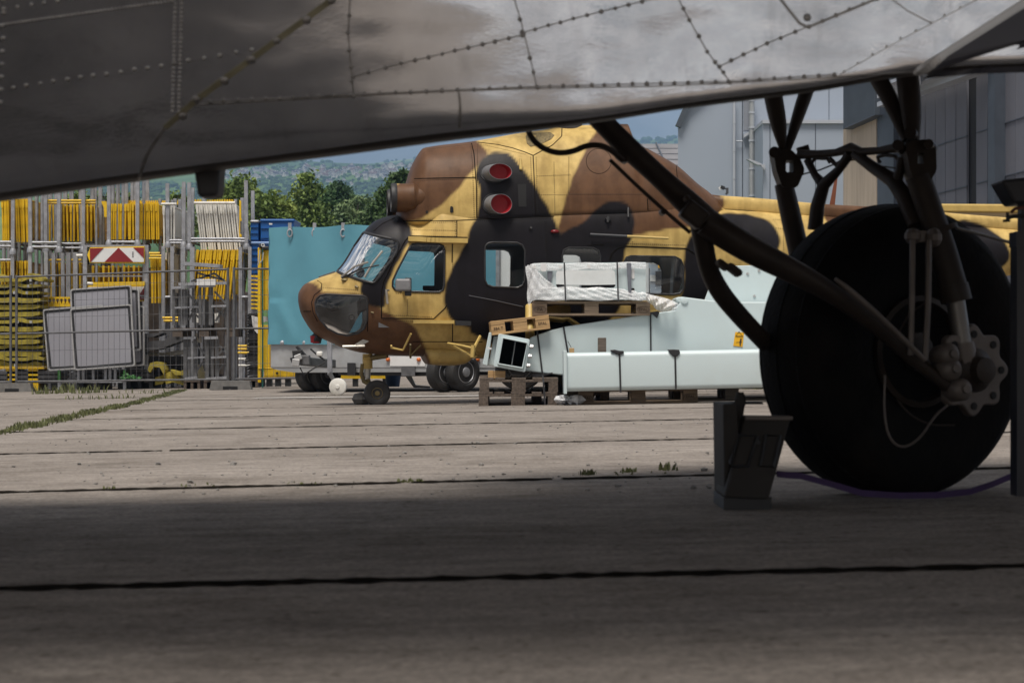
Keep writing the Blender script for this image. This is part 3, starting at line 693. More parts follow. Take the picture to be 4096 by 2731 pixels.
CAMO = [
    (BR, Z(z2, (-60, 360), (150, 452), (212, 468), (262, 505), (282, 545), (640, 556), (640, 640), (745, 655), (760, 690), (810, 705), (865, 742), (930, 760), (1000, 800), (1055, 870), (1090, 960), (1140, 1060), (1150, 1250), (-60, 1250))),
    (BR, Z(z1, (900, 600), (1030, 300), (1090, 240), (1460, 200), (1540, 238), (1592, 310), (1600, 350), (1505, 440), (1440, 510), (1350, 630), (1230, 740), (1130, 810), (1040, 865), (900, 880), (780, 860), (780, 560))),
    (BR, Z(z3, (735, 190), (690, 285), (648, 380), (600, 470), (550, 620), (510, 740), (492, 830), (455, 930), (485, 975), (600, 990), (1060, 985), (1200, 960), (1420, 920), (1520, 930), (1600, 845), (1730, 800), (1785, 770), (1802, 690), (1690, 600), (1410, 380), (1100, 200), (1040, 40), (880, 40))),
    (BR, [(2840, 770), (2878, 775), (2884, 850), (2850, 870)]),
    (BR, [(3285, 790), (3420, 800), (3790, 815), (3790, 840), (3600, 900), (3400, 930), (3300, 905)]),
    (BL, Z(z2, (560, 85), (600, 0), (640, -40), (700, -75), (860, -110), (915, -60), (975, -5), (1002, 60), (985, 120), (930, 200), (880, 300), (835, 390), (800, 470), (782, 560), (792, 620), (770, 664), (640, 650), (640, 590), (585, 555), (575, 520), (602, 455), (540, 425), (398, 384), (380, 370))),
    (BL, Z(z1, (1510, 450), (1540, 390), (1600, 335), (1680, 308), (1760, 325), (1820, 370), (1865, 430), (1960, 555), (2050, 700), (2130, 850), (2165, 940), (2200, 968), (2260, 930), (2400, 860), (2460, 780), (2530, 725), (2630, 703), (2700, 720), (2752, 770), (2776, 850), (2770, 960), (2745, 1030), (2705, 1085), (2685, 1180), (2685, 1300), (2700, 1420), (2690, 1500), (2600, 1650), (2450, 1780), (1700, 1900), (1610, 1835), (1560, 1808), (1500, 1778), (1462, 1765), (1455, 1715), (1340, 1680), (1300, 1645), (1268, 1580), (1252, 1500), (1255, 1430), (1268, 1370), (1300, 1290), (1345, 1195), (1385, 1115), (1430, 1045), (1452, 970), (1482, 880), (1520, 845), (1532, 720), (1545, 640), (1530, 580), (1504, 520))),
    (BL, Z(z3, (1530, 960), (1485, 1085), (1467, 1180), (1475, 1400), (1440, 1470), (1450, 1560), (1640, 1540), (1720, 1300), (1640, 1050))),
    (BL, Z(z3, (1660, 860), (1712, 825), (1800, 806), (1900, 803), (2050, 828), (2150, 868), (2215, 930), (2238, 1000), (2240, 1060), (2210, 1150), (2100, 1180), (1900, 1120), (1700, 960))),
    (BL, [(3830, 880), (3880, 880), (3970, 918), (4035, 985), (4042, 1030), (4010, 1075), (3900, 1110), (3800, 1060), (3790, 930)]),
]
CAMO = [(c, smooth_poly(p)) for c, p in CAMO]
CC = {'sand': (.60, .43, .155), BR: (.125, .062, .031), BL: (.0085, .0072, .0105)}
def paint(pxy):
    col = np.tile(np.array(CC['sand']), (len(pxy), 1))
    jit = pxy + np.stack([np.sin(pxy[:, 1] * .09) * 1.5, np.cos(pxy[:, 0] * .08) * 1.5], -1)
    for c, poly in CAMO:
        k = np.clip(.5 - indist(jit, poly) / 12.0, 0, 1); k = (k * k * (3 - 2 * k))[:, None]; col = col * (1 - k) + np.array(CC[c]) * k
    return col
def camo_material():
    m = bpy.data.materials.new('camouflage_paint'); m.use_nodes = True; n = m.node_tree; b = n.nodes['Principled BSDF']; lk = n.links.new
    a = n.nodes.new('ShaderNodeVertexColor'); a.layer_name = 'paint'; t = n.nodes.new('ShaderNodeTexCoord')
    q = n.nodes.new('ShaderNodeTexNoise'); q.inputs['Scale'].default_value = 3.5; q.inputs['Detail'].default_value = 9; q.inputs['Roughness'].default_value = .65; lk(t.outputs['Object'], q.inputs['Vector'])
    r = n.nodes.new('ShaderNodeValToRGB'); r.color_ramp.elements[0].position = .28; r.color_ramp.elements[0].color = (.62, .59, .54, 1); r.color_ramp.elements[1].position = .68; r.color_ramp.elements[1].color = (1.1, 1.1, 1.1, 1); lk(q.outputs[0], r.inputs[0])
    k = n.nodes.new('ShaderNodeMix'); k.data_type = 'RGBA'; k.blend_type = 'MULTIPLY'; k.inputs['Factor'].default_value = 1; lk(a.outputs[0], k.inputs['A']); lk(r.outputs[0], k.inputs['B'])
    # vertical grime streaks
    mp_ = n.nodes.new('ShaderNodeMapping'); mp_.inputs['Scale'].default_value = (9, 9, .7); lk(t.outputs['Object'], mp_.inputs[0])
    s_ = n.nodes.new('ShaderNodeTexNoise'); s_.inputs['Scale'].default_value = 1.0; s_.inputs['Detail'].default_value = 5; lk(mp_.outputs[0], s_.inputs['Vector'])
    r2 = n.nodes.new('ShaderNodeValToRGB'); r2.color_ramp.elements[0].position = .36; r2.color_ramp.elements[0].color = (.78, .76, .73, 1); r2.color_ramp.elements[1].position = .58; r2.color_ramp.elements[1].color = (1, 1, 1, 1); lk(s_.outputs[0], r2.inputs[0])
    k2 = n.nodes.new('ShaderNodeMix'); k2.data_type = 'RGBA'; k2.blend_type = 'MULTIPLY'; k2.inputs['Factor'].default_value = 1; lk(k.outputs['Result'], k2.inputs['A']); lk(r2.outputs[0], k2.inputs['B'])
    lk(k2.outputs['Result'], b.inputs['Base Color']); b.inputs['Roughness'].default_value = .5; b.inputs['Specular IOR Level'].default_value = .22
    e = n.nodes.new('ShaderNodeTexNoise'); e.inputs['Scale'].default_value = 2.6; e.inputs['Detail'].default_value = 3; lk(t.outputs['Object'], e.inputs['Vector'])
    e2 = n.nodes.new('ShaderNodeTexNoise'); e2.inputs['Scale'].default_value = 130; lk(t.outputs['Object'], e2.inputs['Vector'])
    ad = n.nodes.new('ShaderNodeMath'); ad.operation = 'MULTIPLY_ADD'; ad.inputs[1].default_value = .06; lk(e2.outputs[0], ad.inputs[0]); lk(e.outputs[0], ad.inputs[2])
    bp = n.nodes.new('ShaderNodeBump'); bp.inputs['Strength'].default_value = .35; bp.inputs['Distance'].default_value = .03; lk(ad.outputs[0], bp.inputs['Height']); lk(bp.outputs[0], b.inputs['Normal'])
    return m
M['camo'] = camo_material()

class Loft:
    def __init__(s, s0, s1, zb, zt, wf, nf, ns, nphi, zc=.5, nose=False):
        s.zb, s.zt, s.wf, s.nf, s.zc = zb, zt, wf, nf, zc
        t = np.linspace(0, 1, ns)
        if nose:  # dense rings at the blunt tip
            t = np.concatenate([np.geomspace(.0004, .03, 26), np.linspace(.03, 1, ns)[1:]])
        s.s = s0 + (s1 - s0) * t; s.phi = -np.pi / 2 + (np.arange(nphi) + .5) * 2 * np.pi / nphi
        S, PH_ = np.meshgrid(s.s, s.phi, indexing='ij'); s.S, s.PHI = S, PH_; s.P = s.surf(S, PH_)
    def surf(s, S, ph):
        zb, zt, w_, n = s.zb(S), s.zt(S), s.wf(S), s.nf(S)
        c = zb + (zt - zb) * s.zc; up = np.sin(ph) >= 0; hh = np.where(up, zt - c, c - zb); hh = np.maximum(hh, 1e-4); w_ = np.maximum(w_, 1e-4)
        r = (np.abs(np.cos(ph) / w_) ** n + np.abs(np.sin(ph) / hh) ** n) ** (-1 / n)
        return np.stack([S, r * np.cos(ph), c + r * np.sin(ph)], -1)
    def faces(s):
        ns, m = s.S.shape; i, j = np.meshgrid(np.arange(ns - 1), np.arange(m), indexing='ij'); j2 = (j + 1) % m
        return np.stack([i * m + j, i * m + j2, (i + 1) * m + j2, (i + 1) * m + j], -1).reshape(-1, 4)
    def px(s, L_):
        q = np.array(L_); q[..., 1] = np.abs(q[..., 1]); return w2px(h2w(q))
def np_obj(name, verts_w, faces, mats, parent, colors=None, smooth=True, sharp=None):
    used = np.unique(np.concatenate([np.ravel(f) for f in faces])) if len(faces) else np.array([], int)
    remap = -np.ones(len(verts_w), int); remap[used] = np.arange(len(used))
    me = bpy.data.meshes.new(name); o_ = np.array(WO[parent.name]); me.from_pydata((verts_w[used] - o_).tolist(), [], [tuple(remap[np.array(f)]) for f in faces])
    for m in (mats if isinstance(mats, list) else [mats]): me.materials.append(m)
    if smooth: me.polygons.foreach_set('use_smooth', [True] * len(me.polygons))
    if sharp: me.set_sharp_from_angle(angle=R(sharp))
    if colors is not None:
        ca = me.color_attributes.new('paint', 'FLOAT_COLOR', 'POINT'); c = np.ones((len(used), 4)); c[:, :3] = colors[used]; ca.data.foreach_set('color', c.ravel())
    me.update(); o = bpy.data.objects.new(name, me); COL.objects.link(o); o.parent = parent; WO[o.name] = WO[parent.name]; return o

M['nose_grey'] = mat('nose_grey', (.17, .17, .175), .6, 0, .15, 3)
heli = thing('helicopter', 'helicopter in sand, brown and black camouflage with red exhaust covers', 'helicopter', HO)
const = lambda c: (lambda S: np.full_like(np.asarray(S, float), c))
# --- main body and tail boom
top = Z(z2, (83, 578), (88, 545), (100, 520), (130, 480), (180, 452), (250, 423), (320, 400), (380, 380), (397, 370), (610, 55), (640, 20), (690, -25), (760, -55), (860, -74), (930, -50)) + \
      [(1640, 880), (1825, 881), (1910, 878), (2210, 864), (2590, 854), (2795, 848), (2890, 838), (3140, 853), (3400, 868), (3835, 898), (4085, 917), (4420, 945)]
bot = Z(z2, (83, 582), (86, 615), (92, 650), (105, 702), (140, 770), (195, 850), (250, 895), (330, 932), (440, 980), (600, 1022), (800, 1042), (1100, 1052)) + \
      [(1800, 1430), (2000, 1436), (2300, 1432), (2500, 1420), (2700, 1385), (2900, 1315), (3100, 1240), (3500, 1165), (4040, 1102), (4420, 1070)]
zt_r0, zb_b = prof(top), prof(bot)
sm = lambda x: np.clip(x, 0, 1) ** 2 * (3 - 2 * np.clip(x, 0, 1))
sA, sB, sC, sD = sU(1660), sU(1760), sU(2680), sU(2850)
roof_in = lambda S: sm((np.asarray(S, float) - sA) / (sB - sA)) * (1 - sm((np.asarray(S, float) - sC) / (sD - sC)))
zt_b = lambda S: zt_r0(S) + .14 * roof_in(S)
w_b = wprof([(1191, 0.0), (1194, .10), (1200, .165), (1212, .225), (1235, .30), (1275, .385), (1340, .48), (1420, .56), (1500, .605), (1600, .635), (1750, .65), (2500, .65), (2650, .62), (2800, .54), (2950, .44), (3200, .34), (3600, .27), (4100, .22), (4420, .18)])
n_b = wprof([(1191, 2.0), (1300, 2.15), (1400, 2.35), (1500, 2.6), (1650, 3.0), (2500, 3.0), (2800, 2.4), (3000, 2.1), (4420, 2.0)])
class Hull(Loft):
    def surf(s, S, ph):
        zb, zt, w_ = s.zb(S), s.zt(S), s.wf(S); up = np.sin(ph) >= 0; n = s.nf(S); n = np.where(up, n + 2.2 * roof_in(S), n)
        c = zb + (zt - zb) * s.zc; hh = np.maximum(np.where(up, zt - c, c - zb), 1e-4); w_ = np.maximum(w_, 1e-4)
        r = (np.abs(np.cos(ph) / w_) ** n + np.abs(np.sin(ph) / hh) ** n) ** (-1 / n)
        return np.stack([S, r * np.cos(ph), c + r * np.sin(ph)], -1)
body = Hull(sU(1191.2), sU(4420), zb_b, zt_b, w_b, n_b, 470, 220, nose=True)
WIN = {
    'windscreen': (Z(z2, (600, 75), (615, 60), (700, 84), (840, 113), (872, 125), (886, 150), (880, 190), (850, 258), (715, 440), (700, 458), (680, 464), (640, 456), (440, 392), (404, 374), (404, 362)), 'glass_screen'),
    'door_window': (Z(z2, (1000, 152), (1030, 148), (1215, 154), (1246, 168), (1257, 205), (1254, 480), (1242, 522), (1210, 537), (910, 531), (862, 520), (840, 490), (842, 445), (880, 360), (925, 275), (975, 180)), 'glass'),
    'cabin_window': (Z(z2, (1605, 145), (1640, 138), (1835, 141), (1878, 160), (1900, 205), (1898, 440), (1880, 482), (1838, 502), (1640, 494), (1598, 478), (1580, 440), (1578, 195), (1585, 165)), 'glass'),
    'cabin_window_rear': (Z(z3, (498, 1150), (510, 1100), (550, 1082), (745, 1084), (788, 1105), (803, 1150), (803, 1380), (780, 1440), (560, 1440), (510, 1410), (498, 1350)), 'glass'),
    'cabin_door_window': (Z(z3, (995, 1195), (1012, 1160), (1050, 1148), (1400, 1154), (1446, 1178), (1468, 1230), (1466, 1410), (1440, 1447), (1390, 1456), (1060, 1446), (1012, 1425), (995, 1385)), 'glass'),
    'nose_window': (Z(z2, (222, 625), (232, 592), (260, 566), (310, 555), (600, 566), (632, 580), (640, 610), (638, 760), (615, 825), (565, 867), (480, 884), (400, 870), (320, 828), (258, 755), (228, 690)), 'glass_dark'),
}
Lp = body.P.reshape(-1, 3).copy(); Wp = h2w(Lp); fc = body.faces(); pxy = body.px(Lp); cols = paint(pxy)
bvh_body = BVHTree.FromPolygons([tuple(p) for p in Wp], [tuple(f) for f in fc])
fcen = Lp[fc].mean(1); fpx = body.px(fcen); hole = np.zeros(len(fc), int); wn = list(WIN)
for k, nme in enumerate(wn):
    d = indist(fpx, WIN[nme][0]); sel = d < 0
    if nme == 'windscreen': sel &= np.abs(fcen[:, 1]) > .03
    hole[sel] = k + 1
# snap the rim of each opening onto its outline
Sf, PHf = body.S.ravel(), body.PHI.ravel()
for k, nme in enumerate(wn):
    inn = np.unique(fc[hole == k + 1]); outv = np.unique(fc[hole == 0]); rim = np.intersect1d(inn, outv); poly = WIN[nme][0]
    if not len(rim): continue
    pp = np.array(poly, float); a, b = pp, np.roll(pp, -1, 0); q = pxy[rim]; best = np.full(len(rim), 1e18); tgt = q.copy()
    for (ax, ay), (bx, by) in zip(a, b):
        dx, dy = bx - ax, by - ay; t = np.clip(((q[:, 0] - ax) * dx + (q[:, 1] - ay) * dy) / (dx * dx + dy * dy + 1e-9), 0, 1)
        cx, cy = ax + t * dx, ay + t * dy; dd = (q[:, 0] - cx) ** 2 + (q[:, 1] - cy) ** 2; m_ = dd < best; best[m_] = dd[m_]; tgt[m_, 0], tgt[m_, 1] = cx[m_], cy[m_]
    side = np.where(Lp[rim, 1] >= 0, 1.0, -1.0); S_, ph = Sf[rim].copy(), np.where(side > 0, PHf[rim], np.pi - PHf[rim]); orig = Lp[rim].copy()
    for _ in range(3):
        f0 = body.px(body.surf(S_, ph)); e1, e2 = 2e-3, 2e-3
        ds = (body.px(body.surf(S_ + e1, ph)) - f0) / e1; dp = (body.px(body.surf(S_, ph + e2)) - f0) / e2
        det = ds[:, 0] * dp[:, 1] - ds[:, 1] * dp[:, 0]; det = np.where(np.abs(det) < 1e-6, 1e-6, det); r_ = tgt - f0
        S_ = S_ + np.clip((r_[:, 0] * dp[:, 1] - r_[:, 1] * dp[:, 0]) / det, -.02, .02); ph = ph + np.clip((ds[:, 0] * r_[:, 1] - ds[:, 1] * r_[:, 0]) / det, -.03, .03)
    nw = body.surf(S_, ph); nw[:, 1] *= side; okm = np.linalg.norm(nw - orig, axis=1) < .03; Lp[rim[okm]] = nw[okm]
Wp = h2w(Lp)
keep = fc[hole == 0]
np_obj('fuselage', Wp, keep, M['camo'], heli, cols)
# inner lining, a little inside the skin, with the same openings
cen = np.stack([Lp[:, 0], np.zeros(len(Lp)), (zb_b(Lp[:, 0]) + zt_b(Lp[:, 0])) / 2], -1); dv = Lp - cen; ln = np.linalg.norm(dv, axis=1, keepdims=True)
Li = cen + dv * np.maximum(1 - .035 / np.maximum(ln, 1e-3), .2); lim = (fcen[:, 0] < sU(2900)) & (fcen[:, 0] > sU(1215)) & (hole == 0)
np_obj('cabin_lining', h2w(Li), fc[lim], M['heli_grey'], heli)
for k, nme in enumerate(wn):
    for sgn in (1, -1):
        sel = (hole == k + 1) & (np.sign(fcen[:, 1]) == sgn)
        np_obj('window_glass' if nme != 'windscreen' else 'windscreen', Wp, fc[sel], M[WIN[nme][1]], heli)
def hit(u, v, bv=None, off=0.0):
    d = Vector(((u - U0) / F, 1.0, (VH - v) / F)).normalized(); r_ = (bv or bvh_body).ray_cast(Vector((0, 0, H)), d)
    if r_[0] is None:
        w_ = on_plane(u, v, HO, HN); r2 = (bv or bvh_body).find_nearest(w_); return r2[0], r2[1]
    nn = r_[1] if r_[1].dot(d) < 0 else -r_[1]
    return r_[0] + nn * off, nn
def mirror(p):
    d = p - HO; return p - HN * (2 * d.dot(HN))
def dense(pts, step=6, closed=False):
    o = []; n = len(pts)
    for i in range(n if closed else n - 1):
        a, b = pts[i], pts[(i + 1) % n]; k = max(1, int(math.hypot(b[0] - a[0], b[1] - a[1]) / step))
        for j in range(k): o.append((a[0] + (b[0] - a[0]) * j / k, a[1] + (b[1] - a[1]) * j / k))
    if not closed: o.append(pts[-1])
    return o
for nme in wn:
    poly = dense([tuple(p) for p in WIN[nme][0]], 7, True); pts = [hit(u, v)[0] for u, v in poly]
    for q in (pts, [mirror(p) for p in pts]):
        g = MB(); g.tube(q, .011 if nme != 'windscreen' else .016, 6, closed=True); g.build('window_seal', M['black'], heli, smooth=60)
# --- engine cowling
ctop = [(1583, 868), (1590, 812), (1605, 762), (1622, 736)] + Z(z1, (975, 470), (1040, 342), (1080, 292), (1130, 280), (1460, 238), (1880, 163), (2080, 133), (2130, 112), (2200, 106)) + [(2255, 503), (2440, 498), (2509, 497)] + Z(z3, (1022, 110), (1088, 258), (1150, 282), (1280, 352), (1410, 430), (1560, 562), (1690, 662), (1780, 772)) + [(2900, 842)]
zt_c = prof(ctop); zb_c = lambda S: zt_r0(S) - .22
w_c = wprof([(1583, .20), (1600, .36), (1625, .46), (1690, .54), (1800, .59), (2000, .62), (2450, .62), (2650, .56), (2780, .40), (2900, .08)])
n_c = wprof([(1583, 2.2), (1700, 2.5), (1900, 2.4), (2150, 2.0), (2230, 1.75), (2500, 1.75), (2600, 2.0), (2900, 2.0)])
class Cowl(Loft):
    def surf(s, S, ph):
        zb = zt_r0(S) - .012; zt, w_, n = s.zt(S), s.wf(S), s.nf(S); hh = np.maximum(zt - zb, 1e-3)
        up = np.sin(ph) >= 0; hh = np.where(up, hh, .12)
        r = (np.abs(np.cos(ph) / w_) ** n + np.abs(np.sin(ph) / hh) ** n) ** (-1 / n); return np.stack([S, r * np.cos(ph), zb + r * np.sin(ph)], -1)
cowl = Cowl(sU(1583), sU(2900), zb_c, zt_c, w_c, n_c, 180, 140)
Lc = cowl.P.reshape(-1, 3); Wc = h2w(Lc); fcw = cowl.faces(); np_obj('engine_cowling', Wc, list(fcw) , M['camo'], heli, paint(cowl.px(Lc)))
bvh_c = BVHTree.FromPolygons([tuple(p) for p in Wc], [tuple(f) for f in fcw])
def hitc(u, v, off=0.0):
    return hit(u, v, bvh_c, off)
def round_loft(name, spec, t0, mats, colored=True, n=40, parent=None, sides=(1, -1), ns=70, capend=False):
    """spec: (u, v centre, radius px) along the body at lateral offset t0"""
    S = [hpx(u, v, t0) for u, v, _ in spec]; fz = pchip([a for a, _ in S], [b for _, b in S]); fr = pchip([a for a, _ in S], [r_ / 372.0 for _, _, r_ in spec])
    s_ = np.linspace(S[0][0], S[-1][0], ns); ph = np.arange(n) * 2 * np.pi / n; Sg, Pg = np.meshgrid(s_, ph, indexing='ij'); out_ = []
    for sg in sides:
        Lq = np.stack([Sg, sg * (t0 + fr(Sg) * np.cos(Pg)), fz(Sg) + fr(Sg) * np.sin(Pg)], -1).reshape(-1, 3)
        i, j = np.meshgrid(np.arange(ns - 1), np.arange(n), indexing='ij'); f_ = np.stack([i * n + j, i * n + (j + 1) % n, (i + 1) * n + (j + 1) % n, (i + 1) * n + j], -1).reshape(-1, 4)
        q = np.array(Lq); q[:, 1] = np.abs(q[:, 1]); out_.append(np_obj(name, h2w(Lq), list(f_), mats, heli, paint(w2px(h2w(q))) if colored else None))
    return out_
round_loft('intake_fairing', Z(z1, (1000, 682)) [0:0] + [(1150 + 1015 / 2, 450 + 682 / 2, 48), (1150 + 1060 / 2, 450 + 690 / 2, 50), (1150 + 1120 / 2, 450 + 690 / 2, 47), (1150 + 1200 / 2, 450 + 680 / 2, 50), (1150 + 1320 / 2, 450 + 668 / 2, 55), (1150 + 1500 / 2, 450 + 660 / 2, 54), (1150 + 1650 / 2, 450 + 650 / 2, 40), (1150 + 1840 / 2, 450 + 640 / 2, 8)], .40, M['camo'])
round_loft('intake_pipe', [(1150 + 865 / 2, 450 + 684 / 2, 54), (1150 + 880 / 2, 450 + 684 / 2, 57), (1150 + 960 / 2, 450 + 684 / 2, 56.5), (1150 + 1010 / 2, 450 + 684 / 2, 58), (1150 + 1022 / 2, 450 + 684 / 2, 53), (1150 + 1080 / 2, 450 + 690 / 2, 44)], .40, M['camo'], ns=40)
for sg in (1, -1):
    c0 = hpx(*z1(868, 684), .40); q = MB(); ax = -HA
    q.lathe([(.142, -.02), (.156, 0), (.158, .03), (.150, .055), (.14, .05), (.135, -.015)], HW(c0[0], sg * .40, c0[1]), ax, 32); q.build('intake_rim', M['black'], heli, smooth=50)
    q = MB(); q.lathe([(.134, 0), (.134, .01)], HW(c0[0] + .0, sg * .40, c0[1]), ax, 32); q.build('intake_cover', M['heli_grey'], heli, smooth=50)
# exhausts with red covers
M['exhaust'] = mat('grey_exhaust', (.22, .22, .23), .5, .4, .2, 9)
def exhaust(base_c, base_r, end_c, end_r, outd):
    n = 36; hb, nb = hitc(*base_c); q = MB(); rings = []
    Lb = (hb - HO); sb, tb, zb_ = Lb.dot(HA), Lb.dot(HN), Lb.z
    te = tb + outd; se, ze = hpx(*end_c, te)
    for f in (-.6, 0, .35, .7, 1.0, 1.0, .9, .3):
        inner = f in (.9, .3) and len(rings) > 5; k = f; row = []
        for i in range(n):
            a = 2 * math.pi * i / n; kk = max(k, 0); rx = (base_r[0] * (1 - kk) + end_r[0] * kk) / 372; rz = (base_r[1] * (1 - kk) + end_r[1] * kk) / 372
            if len(rings) >= 5: rx *= .955; rz *= .955
            s_ = sb + (se - sb) * k + rx * math.cos(a); t_ = tb + outd * k; z_ = zb_ + (ze - zb_) * k + rz * math.sin(a)
            # slanted mouth: rear edge further in
            t_ -= .10 * max(k, 0) * math.cos(a) * rx / .12 * .5
            row.append(HW(s_, t_, z_))
        rings.append(row)
    b = 0
    for row in rings: q.v += [tuple(p) for p in row]
    for i in range(len(rings) - 1):
        for k in range(n): k2 = (k + 1) % n; q.f.append((i * n + k, i * n + k2, (i + 1) * n + k2, (i + 1) * n + k)); q.m.append(1 if i >= 5 else 0)
    e = q.build('exhaust_pipe', [M['exhaust'], M['red_cover']], heli, smooth=50)
    q = MB(); m_ = rings[7]; cc_ = sum((p for p in m_), Vector()) / n
    q.v = [tuple(p) for p in m_] + [tuple(cc_ - HN * .02)]
    for k in range(n): q.f.append((k, (k + 1) % n, n)); q.m.append(0)
    q.build('exhaust_cover', M['red_cover'], e, smooth=50)
    ring = [hb + HA * (math.cos(a) * (base_r[0] * 1.08) / 372) + Vector((0, 0, math.sin(a) * base_r[1] * 1.08 / 372)) for a in np.linspace(0, 2 * math.pi, 40, endpoint=False)]
    q = MB(); rr = []
    for p in ring:
        r_ = bvh_c.find_nearest(p); rr.append(r_[0] + r_[1] * .002)
    q.tube(rr, .012, 6, closed=True); q.build('exhaust_collar', M['black'], heli, smooth=60)
exhaust(z1(1650, 488), (47, 36), z1(1704, 472), (48, 31.5), .13)
exhaust(z1(1660, 735), (44, 38), z1(1711, 731), (45, 39), .13)
# vents and small fittings on the cowling
def patch(name, polyuv, m_, off=.004, bv=None, thick=.004, parent=None, step=9):
    """A plate that follows the skin: gridless fan of dense outline points."""
    d = dense(polyuv, step, True); pts = [hit(u, v, bv, off)[0] for u, v in d]; cu = sum(p[0] for p in polyuv) / len(polyuv); cv = sum(p[1] for p in polyuv) / len(polyuv)
    c, nn = hit(cu, cv, bv, off); q = MB(); n = len(pts); q.v = [tuple(p) for p in pts] + [tuple(c)] + [tuple(p - nn * (off + thick)) for p in pts]
    for i in range(n): q.f.append((i, (i + 1) % n, n)); q.f.append((i, n + 1 + i, n + 1 + (i + 1) % n, (i + 1) % n)); q.m += [0, 0]
    return q.build(name, m_, parent or heli, smooth=30)
M['mesh_vent'] = mat('wire_mesh', (.17, .13, .06), .7, .2, .6, 60)
patch('mesh_vent', Z(z1, (1905, 195), (1930, 168), (2100, 162), (2135, 185), (2110, 215), (2010, 262), (1945, 275), (1915, 250)), M['mesh_vent'], .006, bvh_c)
patch('side_vent', Z(z1, (1842, 575), (1908, 572), (1912, 755), (1848, 755)), M['hole'], .005, bvh_c)
patch('oval_port', Z(z1, (1302, 755), (1314, 750), (1326, 758), (1328, 795), (1314, 804), (1300, 796)), M['hole'], .007, bvh_c)
patch('round_port', Z(z1, (1106, 790), (1115, 785), (1124, 790), (1124, 802), (1115, 808), (1106, 802)), M['hole'], .007, bvh_c)
q = MB(); a, _ = hitc(*z1(1862, 375)); b, _ = hitc(*z1(1866, 470)); q.bar(a - HN * .02, b - HN * .03, .03, .10, HN); q.build('air_scoop', M['sand'], heli, bevel=.01)
# panel lines draped over skin
def lines(name, polys, r_, m_, bv=None, off=.0):
    for pl in polys:
        q = MB(); q.tube([hit(u, v, bv, off)[0] for u, v in dense(pl, 12)], r_, 5); q.build(name, m_, heli, smooth=60)
lines('panel_line', [Z(z1, (1472, 248), (1492, 330), (1503, 480), (1512, 600), (1514, 857)), Z(z1, (1525, 240), (1680, 258), (1800, 285), (1900, 318), (1965, 345)), Z(z1, (1965, 345), (1975, 560), (1988, 838)), Z(z1, (1965, 345), (2120, 262), (2194, 190)), Z(z1, (2196, 118), (2194, 190)),
                   Z(z1, (1015, 530), (1300, 524), (1505, 520)), Z(z3, (1410, 430), (1425, 600)), Z(z3, (1142, 285), (1152, 360)), Z(z3, (1180, 690), (1185, 805)), Z(z3, (420, 832), (1185, 808)), Z(z1, (880, 848), (940, 870), (1300, 864))], .0055, M['seam'], bvh_c)
lines('access_ring', [[(2000 + (790 + 100 * math.cos(a)) / 2, 450 + (390 + 100 * math.sin(a)) / 2) for a in np.linspace(.2, 6.0, 40)]], .003, M['seam'], bvh_c)
lines('panel_line', [Z(z1, (970, 874), (1350, 864), (1520, 857)), Z(z1, (1520, 856), (2130, 832)), Z(z1, (1355, 866), (1355, 998)), Z(z1, (1000, 988), (1440, 1000)), Z(z1, (690, 950), (760, 890), (870, 838)),
                   Z(z2, (240, 445), (275, 470), (270, 520), (215, 560), (192, 620), (205, 700), (240, 770)), Z(z2, (105, 690), (190, 690)), Z(z2, (1320, 780), (1320, 930)), Z(z2, (1000, 932), (1560, 935)),
                   Z(z3, (700, 1062), (830, 1062)), Z(z3, (1590, 795), (1770, 770)), [(2890, 838), (3140, 853), (3300, 862), (3400, 868)], Z(z2, (640, 650), (640, 850))], .005, M['seam'])
lines('door_outline', [Z(z2, (970, 95), (940, 130), (850, 290), (770, 450), (752, 520), (752, 745), (1170, 750), (1260, 665), (1275, 640)), Z(z2, (1318, 150), (1316, 300)), Z(z2, (975, 92), (1000, 88), (1440, 110))], .006, M['seam'])
lines('cabin_door_outline', [Z(z3, (880, 1180), (895, 1130), (940, 1090), (1000, 1072), (1500, 1090), (1560, 1130))], .008, M['seam'])
lines('floor_fold', [Z(z2, (1450, 565), (1660, 605), (1885, 655))], .007, M['dark_paint'])
# rivet rows, tiny and in the colour of the paint beneath them
def rivets(polys, pitch=9.0, bv=None):
    for pl in polys:
        vs, fs, cs = [], [], []
        d = dense(pl, pitch); pxs = np.array(d); cl_ = paint(pxs) * .42
        for (u, v), c in zip(d, cl_):
            p, nn = hit(u, v, bv); x = nn.orthogonal().normalized(); y = nn.cross(x); r_ = .0078; b = len(vs)
            for k in range(6): a = k * math.pi / 3; vs.append(tuple(p + (x * math.cos(a) + y * math.sin(a)) * r_)); cs.append(c)
            vs.append(tuple(p + nn * .0045)); cs.append(c)
            for k in range(6): fs.append((b + k, b + (k + 1) % 6, b + 6))
        np_obj('rivet', np.array(vs), fs, M['camo'], heli, np.array(cs), smooth=False)
rivets([Z(z1, (1465, 260), (1480, 400), (1495, 850)), Z(z1, (1520, 255), (1520, 850)), Z(z1, (1120, 295), (1460, 255)), Z(z1, (1020, 545), (1500, 530)), Z(z1, (980, 862), (1500, 848)), Z(z1, (1550, 255), (1900, 335)), Z(z1, (1945, 360), (1965, 830)), Z(z1, (1990, 360), (2000, 830)), Z(z1, (2000, 510), (2260, 500)), Z(z1, (2132, 400), (2140, 820)), Z(z1, (2000, 658), (2230, 660)),
        Z(z1, (2250, 360), (2250, 640)), Z(z3, (450, 820), (1170, 800)), Z(z3, (560, 655), (1180, 655)), Z(z3, (1200, 700), (1200, 800)), Z(z3, (1430, 440), (1430, 600)), Z(z1, (2210, 125), (2500, 128))], 8, bvh_c)
